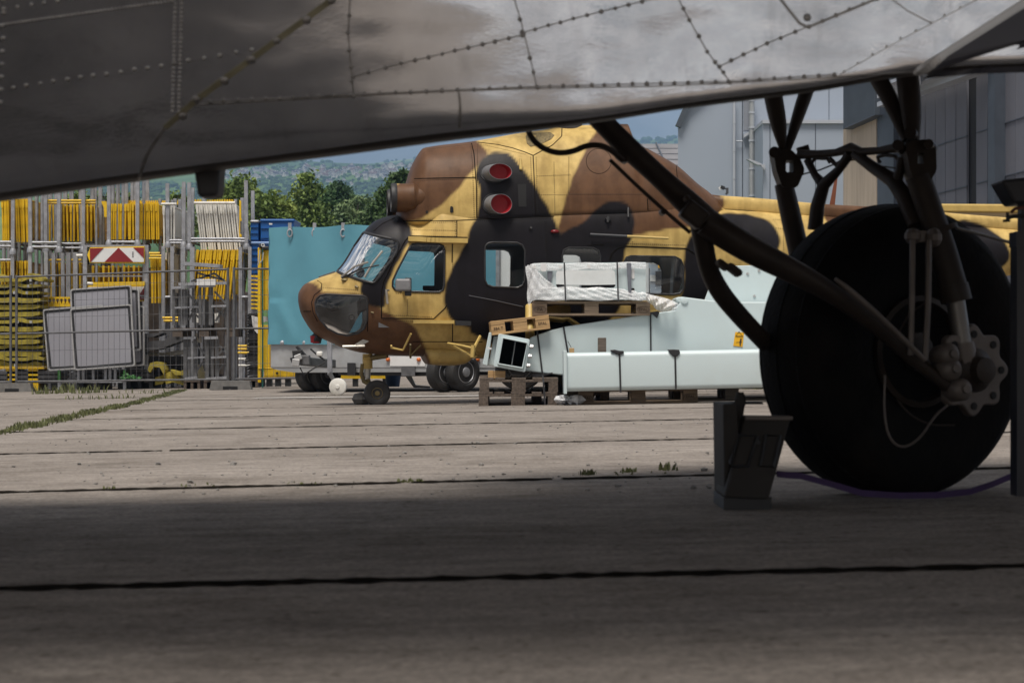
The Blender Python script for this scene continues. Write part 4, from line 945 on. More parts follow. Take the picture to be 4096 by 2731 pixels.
rivets([Z(z1, (985, 885), (1350, 876)), Z(z1, (985, 985), (1350, 990)), Z(z1, (1000, 940), (1350, 945)), Z(z1, (1345, 880), (1345, 990)), Z(z1, (1530, 868), (2120, 845)), Z(z1, (1265, 1080), (1268, 1420)), Z(z1, (1322, 1060), (1322, 1250)), Z(z1, (1030, 1018), (1420, 1030)), Z(z2, (870, 545), (1220, 548)), Z(z2, (820, 720), (1150, 735)), Z(z2, (960, 600), (960, 720)), Z(z2, (300, 535), (570, 548)), Z(z2, (270, 500), (560, 520)),
        Z(z2, (450, 430), (600, 452)), Z(z2, (1180, 740), (1265, 660)), Z(z3, (1010, 1050), (1480, 1062)), Z(z3, (1060, 1035), (1060, 1070)), Z(z1, (2060, 870), (2066, 1200)), Z(z3, (1890, 848), (1960, 852)), Z(z3, (2190, 855), (2240, 858)), Z(z3, (2210, 925), (2260, 930)), Z(z3, (2265, 830), (2270, 1100)), Z(z2, (770, 760), (1000, 770)), Z(z2, (1000, 1040), (1540, 1050))], 8)
# tail boom shaft cover, antenna blade, tailplane
ridge_t = [(2842, 778), (2880, 783), (2930, 786), (3130, 802), (3295, 817), (3440, 825), (3620, 833), (3795, 852), (4085, 875), (4420, 900)]
zt_r = prof(ridge_t); w_r = wprof([(2842, .06), (2900, .10), (4420, .09)])
rd = Loft(sU(2842), sU(4420), lambda S: zt_b(S) - .06, zt_r, w_r, const(3.0), 160, 28); Lr = rd.P.reshape(-1, 3)
np_obj('shaft_cover', h2w(Lr), list(rd.faces()) + [tuple(range(28))[::-1]], M['camo'], heli, paint(rd.px(Lr)))
q = MB(); q.prism([HW(*hpx(u, v, .0)[:1], .012, hpx(u, v, .0)[1]) for u, v in Z(z5, (1335, 1150), (1385, 1155), (1420, 805), (1405, 800))], -HN * .024); q.build('blade_antenna', mat('brown_antenna', (.17, .05, .02), .5, 0, .1, 9), heli)
q = MB(); sa, za = hpx(3560, 833, -1.0); sb, zb_ = hpx(4420, 838, -1.0)
q.prism([HW(sa, -.25, za), HW(sb, -.25, zb_), HW(sb, -.25, zb_ - .10), HW(sa + .1, -.25, za - .10)], -HN * 1.1); q.build('tailplane', M['sand'], heli, bevel=.02)
# rotor mast stub under the belly of the other aircraft
q = MB(); c = HW(*[hpx(2270, 500)[0], 0, hpx(2270, 500)[1]]); q.lathe([(.16, -.05), (.16, .07), (.09, .10), (.09, .5)], c, (0, 0, 1), 20); q.build('rotor_mast', M['darkgrey'], heli, smooth=40)
q = MB()
for k in range(3):
    a = R(20 + 120 * k); d = HA * math.cos(a) + HN * math.sin(a); q.bar(c + Vector((0, 0, .5)), c + Vector((0, 0, .5)) + d * .9, .16, .07)
q.build('rotor_hub', M['darkgrey'], heli, bevel=.02)
# under-belly tank
ub = Z(z2, (1075, 1040), (1092, 1085), (1115, 1112), (1300, 1124), (1400, 1112), (1445, 1085), (1462, 1060))
zbt = prof(ub); tk = Loft(sU(z2(1075, 0)[0]), sU(z2(1462, 0)[0]), zbt, lambda S: zb_b(S) + .12, const(.46), const(3.2), 50, 60); Lt = tk.P.reshape(-1, 3)
np_obj('belly_tank', h2w(Lt), list(tk.faces()), M['camo'], heli, paint(tk.px(Lt)))
# fittings
def hbar(name, pts, r_, m_, n=6, bev=None, parent=None):
    q = MB(); q.tube([HW(s_, t_, z_) for s_, t_, z_ in pts], r_, n); return q.build(name, m_, parent or heli, smooth=50)
def L3(u, v, t): s_, z_ = hpx(u, v, t); return (s_, t, z_)
def gut(name, uvs, r_, m_, off=.03, bv=None): # a bar standing off the skin
    q = MB(); q.tube([hit(u, v, bv, off)[0] for u, v in uvs], r_, 6); return q.build(name, m_, heli, smooth=50)
a = hit(*z2(968, 92))[0]; q = MB(); pts = [hit(u, v, None, .02)[0] for u, v in dense(Z(z2, (965, 118), (1100, 122), (1438, 128)), 14)]
for p, p2 in zip(pts, pts[1:]): q.bar(p, p2, .05, .075, HN)
q.build('door_rail', M['sand'], heli)
q = MB(); pts = [hit(u, v, None, .03)[0] for u, v in dense(Z(z2, (1005, 768), (1330, 771)), 14)]
for p, p2 in zip(pts, pts[1:]): q.bar(p, p2, .035, .09, HN)
q.build('step_rail', M['sand'], heli)
q = MB(); pts = [hit(u, v, None, .03)[0] for u, v in dense(Z(z2, (1340, 777), (1464, 782)), 14)]
for p, p2 in zip(pts, pts[1:]): q.bar(p, p2, .05, .09, HN)
q.build('step_rail', M['black'], heli)
gut('grab_rail', Z(z3, (715, 980), (1010, 994)), .016, M['dark_paint'], .05); gut('grab_rail', Z(z3, (1010, 994), (1335, 1010)), .016, M['sand'], .05)
gut('door_handle', Z(z2, (792, 518), (800, 620), (806, 628)), .014, M['heli_metal'], .03); gut('door_latch', Z(z2, (780, 520), (818, 522)), .009, M['black'], .03)
gut('tie_down_hook', Z(z3, (1022, 770), (1022, 845)), .012, M['black'], .03); gut('fuel_cap', Z(z3, (845, 850), (860, 870), (875, 850)), .02, M['black'], .02); gut('tie_down_hook', Z(z3, (860, 840), (858, 885)), .014, M['black'], .03)
gut('static_port', Z(z3, (238, 925), (252, 932)), .02, M['black'], .01); gut('door_hinge', Z(z2, (545, 488), (565, 500)), .014, M['olive'], .01); gut('hook_eye', Z(z2, (668, 695), (690, 702)), .010, M['olive'], .01)
q = MB(); p, nn = hit(*z3(437, 953), None, .012); q.blob(p, (.048, .03, .020), 10); q.build('side_light', mat('dark_red_lens', (.16, .008, .012), .25, 0, .1, 9), heli, smooth=60)
# mirror
q = MB(); b, nn = hit(*z2(930, 545), None, .0); q.bar(b, b - HN * -.12 + Vector((0, 0, .04)), .03, .05); q.build('mirror_bracket', M['sand'], heli, bevel=.005)
p = HW(*L3(*z2(925, 480), .80)); q = MB(); q.box(p, (.16, .07, .13), Matrix.Rotation(YAW, 3, 'Z')); q.build('mirror', M['exhaust'], heli, bevel=.02)
hbar('mirror_arm', [L3(*z2(930, 545), .74), L3(*z2(930, 505), .80)], .02, M['sand']); hbar('mirror_pin', [L3(*z2(855, 474), .80), L3(*z2(895, 480), .80)], .006, M['black'])
q = MB(); p = HW(*L3(*z2(965, 495), .78)); q.box(p, (.07, .05, .19), Matrix.Rotation(YAW, 3, 'Z')); q.build('mirror_back', M['black'], heli, bevel=.01)
# cockpit pieces seen through the glass
q = MB(); s_, z_ = hpx(*z2(1135, 505), -.2); q.box(HW(s_, -.2, z_), (.14, .2, .05)); q.bar(HW(s_ + .03, -.2, z_), HW(s_ + .04, -.2, z_ - .35), .07, .1); q.build('control_grip', M['black'], heli, bevel=.01)
s_, z_ = hpx(*z2(575, 285), -.12); q = MB(); q.blob(HW(s_, -.12, z_), (.06, .06, .085), 10); q.blob(HW(s_ + .01, -.12, z_ - .13), (.05, .05, .06), 10); q.build('cockpit_fan', M['darkgrey'], heli, smooth=60)
s0, zf = hpx(1560, 1290, 0); s1, _ = hpx(2690, 1290, 0); q = MB()
q.prism([HW(s0 - .15, .56, zf), HW(s1, .56, zf), HW(s1, -.56, zf), HW(s0 - .15, -.56, zf)], (0, 0, -.06)); q.build('cabin_floor', M['heli_grey'], heli)
sp_, zp = hpx(*z2(560, 520), 0); q = MB(); q.prism([HW(sp_, .42, zp - .10), HW(sp_ + .25, .45, zp + .02), HW(sp_ + .25, -.45, zp + .02), HW(sp_, -.42, zp - .10)], (0, 0, -.16)); q.build('instrument_panel', M['heli_grey'], heli, bevel=.02)
sk, zk = hpx(2745, 1180, 0); q = MB(); q.prism([HW(sk, .42, zk + .5), HW(sk, .42, zk - .2), HW(sk, -.42, zk - .2), HW(sk, -.42, zk + .5)], HA * .04); q.build('rear_bulkhead', M['black'], heli)
q = MB()
for sg in (-.1, -.38): 
    sq, zq = hpx(*z3(1390, 1300), sg); q.prism([HW(sq, sg - .1, zq + .28), HW(sq, sg + .1, zq + .28), HW(sq - .05, sg + .1, zq - .5), HW(sq - .05, sg - .1, zq - .5)], HA * .09)
q.build('seat_back', M['black'], heli, bevel=.02)
hbar('nose_conduit', [L3(*z2(300, 590), .18), L3(*z2(310, 640), .18), L3(*z2(360, 668), .18), L3(*z2(405, 655), .18)], .035, M['black'])
q = MB(); q.prism([HW(*L3(*z2(x, y), -.10)) for x, y in ((212, 640), (240, 572), (310, 545), (636, 552), (640, 680), (592, 690), (552, 755), (505, 845), (480, 878), (400, 866), (322, 824), (262, 756))], HN * -.02); q.build('nose_bulkhead', M['nose_grey'], heli)
q = MB(); q.tube([HW(*L3(u, v, -.06)) for u, v in [(1150 + (512 + 20 * math.cos(a)) / 2, 900 + (735 + 22 * math.sin(a)) / 2) for a in np.linspace(0, 6.28, 20, endpoint=False)]], .010, 5, closed=True); q.build('gauge_ring', M['heli_grey'], heli, smooth=60)
# wipers
q = MB(); e = [hit(u, v, None, .03)[0] for u, v in Z(z2, (440, 425), (760, 213))]; q.tube([hit(*z2(440, 425), None, .02)[0], hit(*z2(560, 345), None, .05)[0], hit(*z2(655, 305), None, .045)[0]], .011, 6); q.build('wiper_arm', M['heli_metal'], heli, smooth=50)
q = MB(); q.tube([hit(*z2(620, 420), None, .02)[0], hit(*z2(690, 305), None, .03)[0], hit(*z2(762, 212), None, .02)[0]], .013, 6); q.build('wiper_blade', M['heli_metal'], heli, smooth=50)
q = MB(); q.tube([hit(*z2(445, 432), None, .02)[0], hit(*z2(580, 365), None, .04)[0], hit(*z2(735, 325), None, .04)[0]], .008, 6); q.build('wiper_arm', M['black'], heli, smooth=50)
q = MB(); p, nn = hit(*z2(462, 440)); q.blob(p, (.045, .03, .022), 8); q.build('wiper_pivot', M['olive'], heli, smooth=50)
q = MB(); q.tube([HW(*L3(*z2(252, 420), -.32)), HW(*L3(*z2(320, 396), -.34)), HW(*L3(*z2(380, 376), -.36))], .014, 6); q.build('wiper_blade', M['black'], heli, smooth=50)
# pitot, cover under the nose, antenna frames below the floor
hbar('pitot_tube', [L3(*z2(440, 972), .42), L3(*z2(618, 968), .42)], .016, M['heli_metal']); q = MB(); q.bar(HW(*L3(*z2(550, 968), .42)), HW(*L3(*z2(690, 885), .40)), .05, .022, HN); q.build('pitot_arm', M['heli_metal'], heli)
q = MB(); q.tube([HW(*L3(*z2(205, 870), 0)), HW(*L3(*z2(232, 900), 0)), HW(*L3(*z2(275, 910), 0))], [.04, .075, .05], 12); q.build('nose_lamp', M['black'], heli, smooth=50)
q = MB(); q.tube([HW(*L3(*z2(228, 890), 0)), HW(*L3(*z2(222, 945), 0))], [.065, .05], 14); q.build('lamp_cover', M['red_cover'], heli, smooth=40)
gut('step_bar', Z(z2, (990, 845), (930, 955), (835, 940), (838, 925)), .012, M['sand'], .08); gut('step_bar', Z(z2, (985, 930), (985, 1025)), .012, M['olive'], .05); gut('step_bar', Z(z2, (1065, 935), (990, 1005)), .009, M['olive'], .05)
hbar('antenna_frame', [L3(*z2(1285, 945), .66), L3(*z2(1400, 965), .9), L3(*z2(1485, 985), 1.0)], .013, M['sand']); hbar('antenna_frame', [L3(*z2(1300, 955), .66), L3(*z2(1470, 1045), .95)], .013, M['sand']); hbar('antenna_frame', [L3(*z2(1540, 890), .7), L3(*z2(1490, 985), 1.0)], .016, M['sand']); hbar('antenna_frame', [L3(*z2(1485, 960), 1.0), L3(*z2(1478, 1058), 1.0)], .022, M['sand']); hbar('antenna_frame', [L3(*z2(1490, 1060), 1.0), L3(*z2(1528, 1042), .8), L3(*z2(1495, 1000), 1.0)], .010, M['sand'])
# nose gear
gx = hpx(*z2(640, 1040), 0)
hbar('nose_leg', [L3(*z2(640, 1030), 0), L3(*z2(640, 1085), 0), L3(*z2(640, 1090), 0), L3(*z2(640, 1150), 0)], .055, M['sand'], 14); hbar('nose_leg', [L3(*z2(640, 1150), 0), L3(*z2(637, 1230), 0)], .036, M['heli_metal'], 12)
hbar('torque_link', [L3(*z2(600, 1110), .02), L3(*z2(590, 1190), .02), L3(*z2(610, 1250), .02), L3(*z2(655, 1275), .04)], .022, M['olive'], 8)
hbar('drag_brace', [L3(*z2(670, 1062), .05), L3(*z2(800, 1042), .12)], .03, M['olive'], 8); hbar('tow_lug', [L3(*z2(605, 1062), .05), L3(*z2(665, 1062), .05)], .018, M['sand'], 8)
hbar('wheel_fork', [L3(*z2(635, 1230), 0), L3(*z2(660, 1280), .0), L3(*z2(717, 1345), 0)], .03, M['olive'], 8)
def wheel(name, c, ax, R_, W_, rr, tm, hm, parent, hubw=None):
    q = MB(); w2 = W_ / 2; e = R_ * .14
    q.lathe([(rr, -w2 * .75), (rr + .02, -w2 * .95), (R_ - e * 1.4, -w2), (R_ - e * .5, -w2 * .85), (R_, -w2 * .5), (R_, w2 * .5), (R_ - e * .5, w2 * .85), (R_ - e * 1.4, w2), (rr + .02, w2 * .95), (rr, w2 * .75)], c, ax, 40); t_ = q.build(name, tm, parent, smooth=35)
    q = MB(); q.lathe([(rr * 1.0, -w2 * .8), (rr * 1.0, w2 * .72), (rr * .9, w2 * .82), (rr * .82, w2 * .6), (rr * .45, w2 * .6), (rr * .4, w2 * .9), (rr * .18, w2 * .95)], c, ax, 28); q.build('rim', hm, t_, smooth=30)
    return t_
for t_ in (.13, -.13):
    s_, z_ = hpx(*z2(717, 1345), t_); wheel('nose_wheel', HW(s_, t_, z_), HN if t_ > 0 else -HN, .143, .10, .062, M['rubber'], M['olive'], heli)
q = MB(); s_, z_ = hpx(*z2(717, 1345), 0); q.tube([HW(s_, -.13, z_), HW(s_, .13, z_)], .03, 10); q.build('axle', M['olive'], heli, smooth=50)
# main gear leg of the near side, mostly behind the crates
hbar('main_leg', [L3(*z4(440, 450), .70), L3(*z4(440, 900), 1.15)], .05, M['sand'], 10); q = MB(); s_, z_ = hpx(*z4(690, 480), .74); q.lathe([(.10, 0), (.10, .05), (.05, .06)], HW(s_, .70, z_), HN, 20); q.build('gear_mount', M['sand'], heli, smooth=30)
q = MB(); q.prism([HW(*L3(*z4(480, 448), .66)), HW(*L3(*z4(720, 446), .66)), HW(*L3(*z4(745, 480), .66)), HW(*L3(*z4(720, 512), .66)), HW(*L3(*z4(480, 505), .66))], HN * .08); q.build('gear_beam', M['sand'], heli, bevel=.01)
hbar('gear_brace', [L3(*z4(560, 545), .75), L3(*z4(700, 560), .75), L3(*z4(745, 545), .75), L3(*z4(830, 610), .75)], .03, M['sand'], 8)
for t_ in (.95, -.95):
    s_, _ = hpx(2290, 1500, t_); wheel('main_wheel', HW(s_, t_, .30 - KX * .2), HN if t_ > 0 else -HN, .30, .18, .15, M['rubber'], M['olive'], heli)
    hbar('axle_arm', [(s_, t_ * .8, .3), (s_ - .1, t_ * .62, zb_b(np.array([s_]))[0] + .1)], .045, M['sand'], 10)
# chock stone against the nose wheel
ck = MB(); c = G(*z2(590, 1436)); ck.blob(c + Vector((0, 0, .06)), (.10, .09, .075), 9, 0, .12); tag(ck.build('wheel_chock', M['conc'], origin=c), 'pale stone block wedged against the small nose wheel', 'chock')
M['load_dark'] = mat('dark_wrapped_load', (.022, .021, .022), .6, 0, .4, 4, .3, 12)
# ------------------------------------------------------------------ blue tarpaulin trailer
YT = lambda u: 29.2 - (u - 1083) * 1.5 / 900
PT = lambda u, v, off=0.0: P(u, v, YT(u)) + Vector((0, off, 0))
tz = lambda v: ZV(v, 29.2)
tr = thing('tarpaulin_trailer', 'flatbed trailer with light blue tarpaulin cover and aluminium side boards', 'trailer', PT(1500, 1500))
tbar = lambda z0, z1_, u0, u1, off0, off1, mb: mb.prism([Vector((PT(u0, 0).x, YT(u0) + off0, z0)), Vector((PT(u1, 0).x, YT(u1) + off0, z0)), Vector((PT(u1, 0).x, YT(u1) + off0, z1_)), Vector((PT(u0, 0).x, YT(u0) + off0, z1_))], (0, off1 - off0, 0))
def tarp_cover():
    q = MB(); nx_, nz_ = 90, 44; ztop, zbot = tz(912), tz(1378); x0, x1 = PT(1079, 0).x, PT(1983, 0).x; rng = np.random.default_rng(3); D = 2.3
    def pt(i, j, depth=0):
        f, g_ = i / nx_, j / nz_; x = x0 + (x1 - x0) * f; y = YT(U0 + x * F / 29) if False else 29.2 - 1.5 * f
        z = zbot + (ztop - zbot) * g_
        wv = .022 * math.sin(f * 31 + g_ * 2.3) * (.4 + g_) + .010 * math.sin(f * 83 + g_ * 7) * (1 - g_) ** 2 + .03 * math.sin(g_ * math.pi) * math.sin(f * 9.4) ** 2
        edge = .009 * math.sin(g_ * 26 + 1) * math.exp(-f * 45) + .02 * math.exp(-f * 30) * (1 - g_)
        wv += .02 * math.exp(-((f - .02 - .12 * (1 - g_ * 2.6)) ** 2) * 900) * (1 if g_ < .38 else 0)
        zz = z + (.012 * math.sin(f * 22) if j == nz_ else 0) + (.004 * math.sin(f * 40) if j == 0 else 0)
        return (x - edge, y - wv, zz)
    b = {}
    for j in range(nz_ + 1):
        for i in range(nx_ + 1): b[i, j] = len(q.v); q.v.append(pt(i, j))
    for j in range(nz_):
        for i in range(nx_): q.f.append((b[i, j], b[i + 1, j], b[i + 1, j + 1], b[i, j + 1])); q.m.append(0)
    # back, top and ends
    t0 = len(q.v)
    for i in range(nx_ + 1): v_ = q.v[b[i, nz_]]; q.v.append((v_[0], v_[1] + D, v_[2] + .03))
    for i in range(nx_): q.f.append((b[i, nz_], b[i + 1, nz_], t0 + i + 1, t0 + i)); q.m.append(0)
    k0 = len(q.v)
    for i in range(nx_ + 1): v_ = q.v[b[i, 0]]; q.v.append((v_[0], v_[1] + D, v_[2]))
    for i in range(nx_): q.f.append((t0 + i, t0 + i + 1, k0 + i + 1, k0 + i)); q.m.append(0)
    for i in (0, nx_): q.f.append(tuple([b[i, j] for j in range(nz_ + 1)] + [t0 + i, k0 + i])); q.m.append(0)
    return q.build('tarpaulin', M['tarp'], tr, smooth=40)
cov = tarp_cover()
q = MB(); tbar(tz(1470), tz(1372), 1082, 1983, .03, 2.2, q); q.build('side_board', M['alu'], tr, bevel=.01)
q = MB(); q.prism([PT(u, v, .04) for u, v in [(1080, 1470), (1980, 1470), (1980, 1486), (1350, 1490), (1180, 1490), (1110, 1480)]], (0, 2.1, 0)); q.build('chassis_rail', M['alu'], tr)
q = MB(); tbar(tz(1500), tz(1472), 1350, 1980, .10, 1.8, q); q.build('chassis', M['black'], tr)
q = MB(); tbar(tz(1462), tz(1425), 1560, 1700, .0, .03, q); q.build('plate', M['white_sheet'], tr); q = MB(); tbar(tz(1500), tz(1450), 1390, 1422, -.05, .03, q); q.build('flap', M['black'], tr)
for u in (1552, 1675, 1910): q = MB(); q.blob(PT(u, 1438, -.01), (.035, .03, .03), 8); q.build('side_marker', M['orange_lamp'], tr, smooth=60)
q = MB(); tbar(tz(1500), tz(1430), 1605, 1660, .0, .05, q); q.build('bracket', M['galv_dark'], tr)
for u in (1160, 1259, 1373, 1500, 1620, 1760): 
    g = MB(); c = PT(u, 933, -.03); g.tube([c + Vector((.035 * math.cos(a), 0, .055 * math.sin(a))) for a in np.linspace(0, 6.28, 14, endpoint=False)], .012, 5, closed=True); g.bar(c + Vector((0, 0, .15)), c + Vector((0, 0, .04)), .05, .015, (0, 1, 0)); g.build('hook', M['galv'], cov)
for u in (1130, 1219, 1330): g = MB(); g.lathe([(.035, 0), (.035, .02), (.015, .03)], PT(u, 1371, -.0), (0, -1, 0), 12); g.build('eyelet', M['galv'], cov)
for u, v in ((1774, 1501), (1850, 1501)):
    c = P(u, v, 27.55); wheel('wheel', Vector((c.x, c.y, gz(c.x) + .275)), (.72, -.70, 0), .275, .19, .16, M['rubber'], M['galv'], tr)
for u in (1245, 1300):
    c = P(u, 1505, 29.3); wheel('wheel', Vector((c.x, c.y, gz(c.x) + .26)), (.72, -.70, 0), .26, .19, .15, M['rubber'], M['galv_dark'], tr)
q = MB(); q.ptube([(1725, 1470, 27.5), (1760, 1432, 27.4), (1830, 1425, 27.3), (1895, 1440, 27.3)], 9, 6); q.build('mudguard', M['black'], tr)
# drawbar head with coupling
YD = 27.4
q = MB(); q.bar(P(1330, 1455, 28.2), P(1215, 1445, YD), .12, .12); q.bar(P(1240, 1440, YD), P(1185, 1440, YD), .16, .14); q.build('drawbar', M['galv_dark'], tr, bevel=.015)
q = MB(); q.bar(P(1190, 1400, YD), P(1195, 1450, YD), .14, .12); q.bar(P(1165, 1445, YD), P(1208, 1430, YD), .10, .10); q.bar(P(1185, 1385, YD), P(1228, 1428, YD), .05, .04); q.build('coupling', M['black'], tr, bevel=.01)
q = MB(); q.bar(P(1188, 1418, YD - .1), P(1197, 1440, YD - .1), .05, .1); q.bar(P(1168, 1448, YD - .15), P(1198, 1452, YD - .15), .04, .1); q.build('coupling_grip', M['rim'], tr, bevel=.01)
q = MB(); q.ptube([(1242, 1395, YD), (1270, 1420, YD), (1300, 1440, YD)], 4, 6); q.ptube([(1200, 1470, YD), (1215, 1500, YD), (1260, 1470, YD), (1300, 1450, YD)], 3, 6); q.build('brake_cable', M['black'], tr, smooth=60)
q = MB(); q.pbox(1265, 1405, 1290, 1425, YD - .05, .12); q.build('brake_reservoir', M['white_pl'], tr, bevel=.02)
q = MB(); q.bar(P(1318, 1360, 27.0), P(1320, 1500, 27.0), .065, .065); q.build('jockey_tube', M['galv'], tr, bevel=.01); q = MB(); q.bar(P(1318, 1490, 26.95), P(1350, 1548, 26.95), .07, .05); q.build('jockey_fork', M['galv_dark'], tr)
q = MB(); c = P(1352, 1546, 26.9); q.lathe([(.105, -.035), (.115, -.03), (.115, .03), (.105, .035), (.03, .035), (.025, .05)], c, (-.12, -1, 0), 32); q.build('jockey_wheel', M['white_pl'], tr, smooth=30)

# white box truck body seen through the cabin windows
YW = 27.0
wb = thing('box_trailer', 'white box trailer standing behind the helicopter cabin', 'trailer', P(2250, 1500, YW))
q = MB(); q.pbox(2000, 960, 2596, 1440, YW, 2.2); q.build('box_body', M['white_sheet'], wb, bevel=.02)
q = MB(); q.pbox(1983, 955, 1999, 1450, YW - .04, 2.3); q.build('corner_post', M['galv'], wb)
q = MB(); q.pbox(2318, 962, 2338, 1440, YW - .03, .05); q.build('corner_post', M['galv'], wb)
q = MB(); q.pbox(1990, 1440, 2590, 1470, YW + .1, 1.9); q.build('chassis', M['black'], wb)
for u in (2080, 2500): wheel('wheel', Vector((XU(u, YW + .3), YW + .3, gz(1) + .34)), (0, -1, 0), .34, .22, .18, M['rubber'], M['galv_dark'], wb)
sb = thing('notice_board', 'pale grey board with posters behind the helicopter rear window', 'board', P(2640, 1500, 26.6))
q = MB(); q.pbox(2602, 990, 2700, 1400, 26.6, .08); q.build('board', M['clad'], sb); q = MB(); q.bar(P(2660, 1400, 26.65), P(2660, 1560, 26.65), .08, .08); q.build('post', M['galv'], sb)
for (u0, v0, u1, v1, mm_) in [(2612, 1030, 2630, 1045, 'sticker'), (2632, 1050, 2660, 1072, 'sticker'), (2600, 1100, 2624, 1125, 'white_sheet'), (2622, 1085, 2650, 1140, 'darkgrey')]:
    q = MB(); q.pbox(u0, v0, u1, v1, 26.58, .015); q.build('poster', M[mm_], sb)
q = MB(); q.bar(P(2600, 1050, 26.5), P(2668, 1052, 26.5), .05, .05); q.build('handrail', M['rim'], sb)

# ------------------------------------------------------------------ construction fence
def fence_panel(label, ua, ub, Ya, Yb, zt_=1.98):
    a = at_ground(XU(ua, Ya), Ya); b = at_ground(XU(ub, Yb), Yb); d = (b - a); root = thing('construction_fence', label, 'fence panel', a, 'mobile fence panels round the storage yard')
    up = lambda f, z: a + d * f + Vector((0, 0, z))
    for f in (0.0, 1.0): q = MB(); q.tube([up(f, .08), up(f, zt_ + .03)], .024, 8); q.build('post', M['galv_dark'], root, smooth=60)
    for z in (.17, 1.0, zt_): q = MB(); q.tube([up(0, z), up(1, z)], .017, 8); q.build('rail', M['galv_dark'], root, smooth=60)
    q = MB(); n = int(d.length / .11)
    for k in range(1, n): q.tube([up(k / n, .17), up(k / n, zt_)], .0030, 4, cap=False)
    for z in (.42, .70, 1.27, 1.55, 1.8): q.tube([up(0, z), up(1, z)], .0030, 4, cap=False)
    q.build('mesh', M['galv_dark'], root)
    return root
fence_panel('mobile fence panel at the left edge of the yard', -440, 43, 34.6, 34.4)
fence_panel('mobile fence panel in front of the grey sign boards', 66, 912, 34.4, 32.8)
fence_panel('mobile fence panel running behind the blue tarpaulin trailer', 936, 1780, 32.7, 34.2)
fence_panel('mobile fence panel under the rear of the blue trailer', 1800, 2600, 34.2, 36.0)
fp = None
for (u, Y_, lb) in [(54, 34.2, 'dark concrete fence foot in front of the yellow plate stack'), (925, 32.5, 'dark concrete fence foot below the leaning steel trestles')]:
    c = at_ground(XU(u, Y_), Y_)
    if fp is None:
        q = MB(); q.hexa([(-.14, -.38, 0), (.14, -.38, 0), (.14, .38, 0), (-.14, .38, 0)] if False else [(-.34, -.12, 0), (.34, -.12, 0), (.34, .12, 0), (-.34, .12, 0)], [(-.31, -.10, .15), (.31, -.10, .15), (.31, .10, .15), (-.31, .10, .15)])
        q.bb(-.12, .12, -.125, -.118, .005, .06, 1); fp = q.build('concrete_block', [M['conc'], M['hole']], bevel=.012); o = fp
    else: o = fp.copy(); COL.objects.link(o)
    o.location = c; tag(o, lb, 'fence foot', 'concrete feet of the mobile fence')
q = MB()
for z in (.35, 1.15): q.bb(-.07, .07, -.03, .03, z, z + .05)
for (u, Y_, lb) in [(54, 34.4, 'clamp'), (924, 32.75, 'clamp')]:
    pass

# ------------------------------------------------------------------ stacking racks
def zrel(v, Y): return ZV(v, Y)
def rack(label, u0, u1, Y, depth, vtops, vbase, vrails, cups=True, pw=14, cat='rack', grp='steel stacking racks of the yard'):
    x0, x1 = XU(u0, Y), XU(u1, Y); zb_ = zrel(vbase, Y) if vbase else gz((x0 + x1) / 2); root = thing('stacking_rack', label, 'rack', ((x0 + x1) / 2, Y, zb_), grp)
    r_ = pw / 2 * Y / F; k = 0
    for (x, y) in ((x0, Y), (x1, Y), (x0 + .06, Y + depth), (x1 - .05, Y + depth)):
        vt = vtops[k % len(vtops)]; k += 1; q = MB(); z_t = zrel(vt, Y); lean = random.uniform(-.012, .012)
        q.hexa([(x - r_, y - r_, zb_), (x + r_, y - r_, zb_), (x + r_, y + r_, zb_), (x - r_, y + r_, zb_)], [(x - r_ + lean, y - r_, z_t), (x + r_ + lean, y - r_, z_t), (x + r_ + lean, y + r_, z_t), (x - r_ + lean, y + r_, z_t)])
        p_ = q.build('post', M['galv'], root)
        if cups: c_ = MB(); c_.lathe([(r_ * 2.0, -.03), (r_ * 2.1, .02), (r_ * 1.5, .075), (r_ * .9, .085)], (x, y, zb_), (0, 0, 1), 12); c_.build('cup', M['galv'], p_, smooth=40)
    for v in vrails:
        z = zrel(v, Y)
        q = MB(); q.tube([(x0, Y - .01, z), (x1, Y - .01, z)], .022, 8); q.build('rail', M['galv'], root, smooth=60)
        q = MB(); q.tube([(x0 + .06, Y + depth, z + .02), (x1 - .05, Y + depth, z + .02)], .022, 8); q.build('rail', M['galv_dark'], root, smooth=60)
        for x in (x0 + .02, x1 - .02): q = MB(); q.tube([(x, Y, z - .01), (x, Y + depth, z - .01)], .020, 8); q.build('rail', M['galv_dark'], root, smooth=60)
    return root
YRK = 36.6
# upper tier (cup joints about v 1000), lower tier stands on the ground
rack('upper steel rack at the far left with tall posts above the plate stack', -130, 52, YRK, 1.25, (700, 720), 1012, (968, 985))
rack('upper steel rack left of the double yellow rail', 122, 236, YRK - .5, 1.25, (690, 700), 1004, (970, 988))
rack('upper steel rack holding the double railed yellow barriers', 184, 333, YRK, 1.3, (690, 700), 1004, (975, 992))
rack('upper steel rack with the small yellow tag, before the yellow barriers', 262, 400, YRK + .7, 1.3, (695, 690), 1012, (978,))
rack('upper steel rack left of the red and white chevron board', 436, 550, YRK, 1.3, (685, 690), 978, (968, 984))
rack('upper steel rack with slanting posts behind the chevron board', 470, 506, YRK + 1.0, 1.2, (690, 690), 980, (975,))
rack('upper steel rack in front of the few white barriers', 672, 735, YRK, 1.3, (734, 728), 985, (962, 972))
rack('tall upper steel rack holding the white barriers', 758, 986, YRK - .3, 1.3, (730, 722, 735, 740), 992, (955, 966))
rack('lower steel rack at the far left behind the plate stack', -130, 52, YRK, 1.25, (1015,), None, (1040, 1490), False)
rack('lower steel rack behind the yellow comb strip', 122, 184, YRK - .5, 1.25, (1006,), None, (1490,), False)
rack('lower steel rack of four close posts behind the sign boards', 216, 252, YRK, 1.3, (1012,), None, (1490,), False)
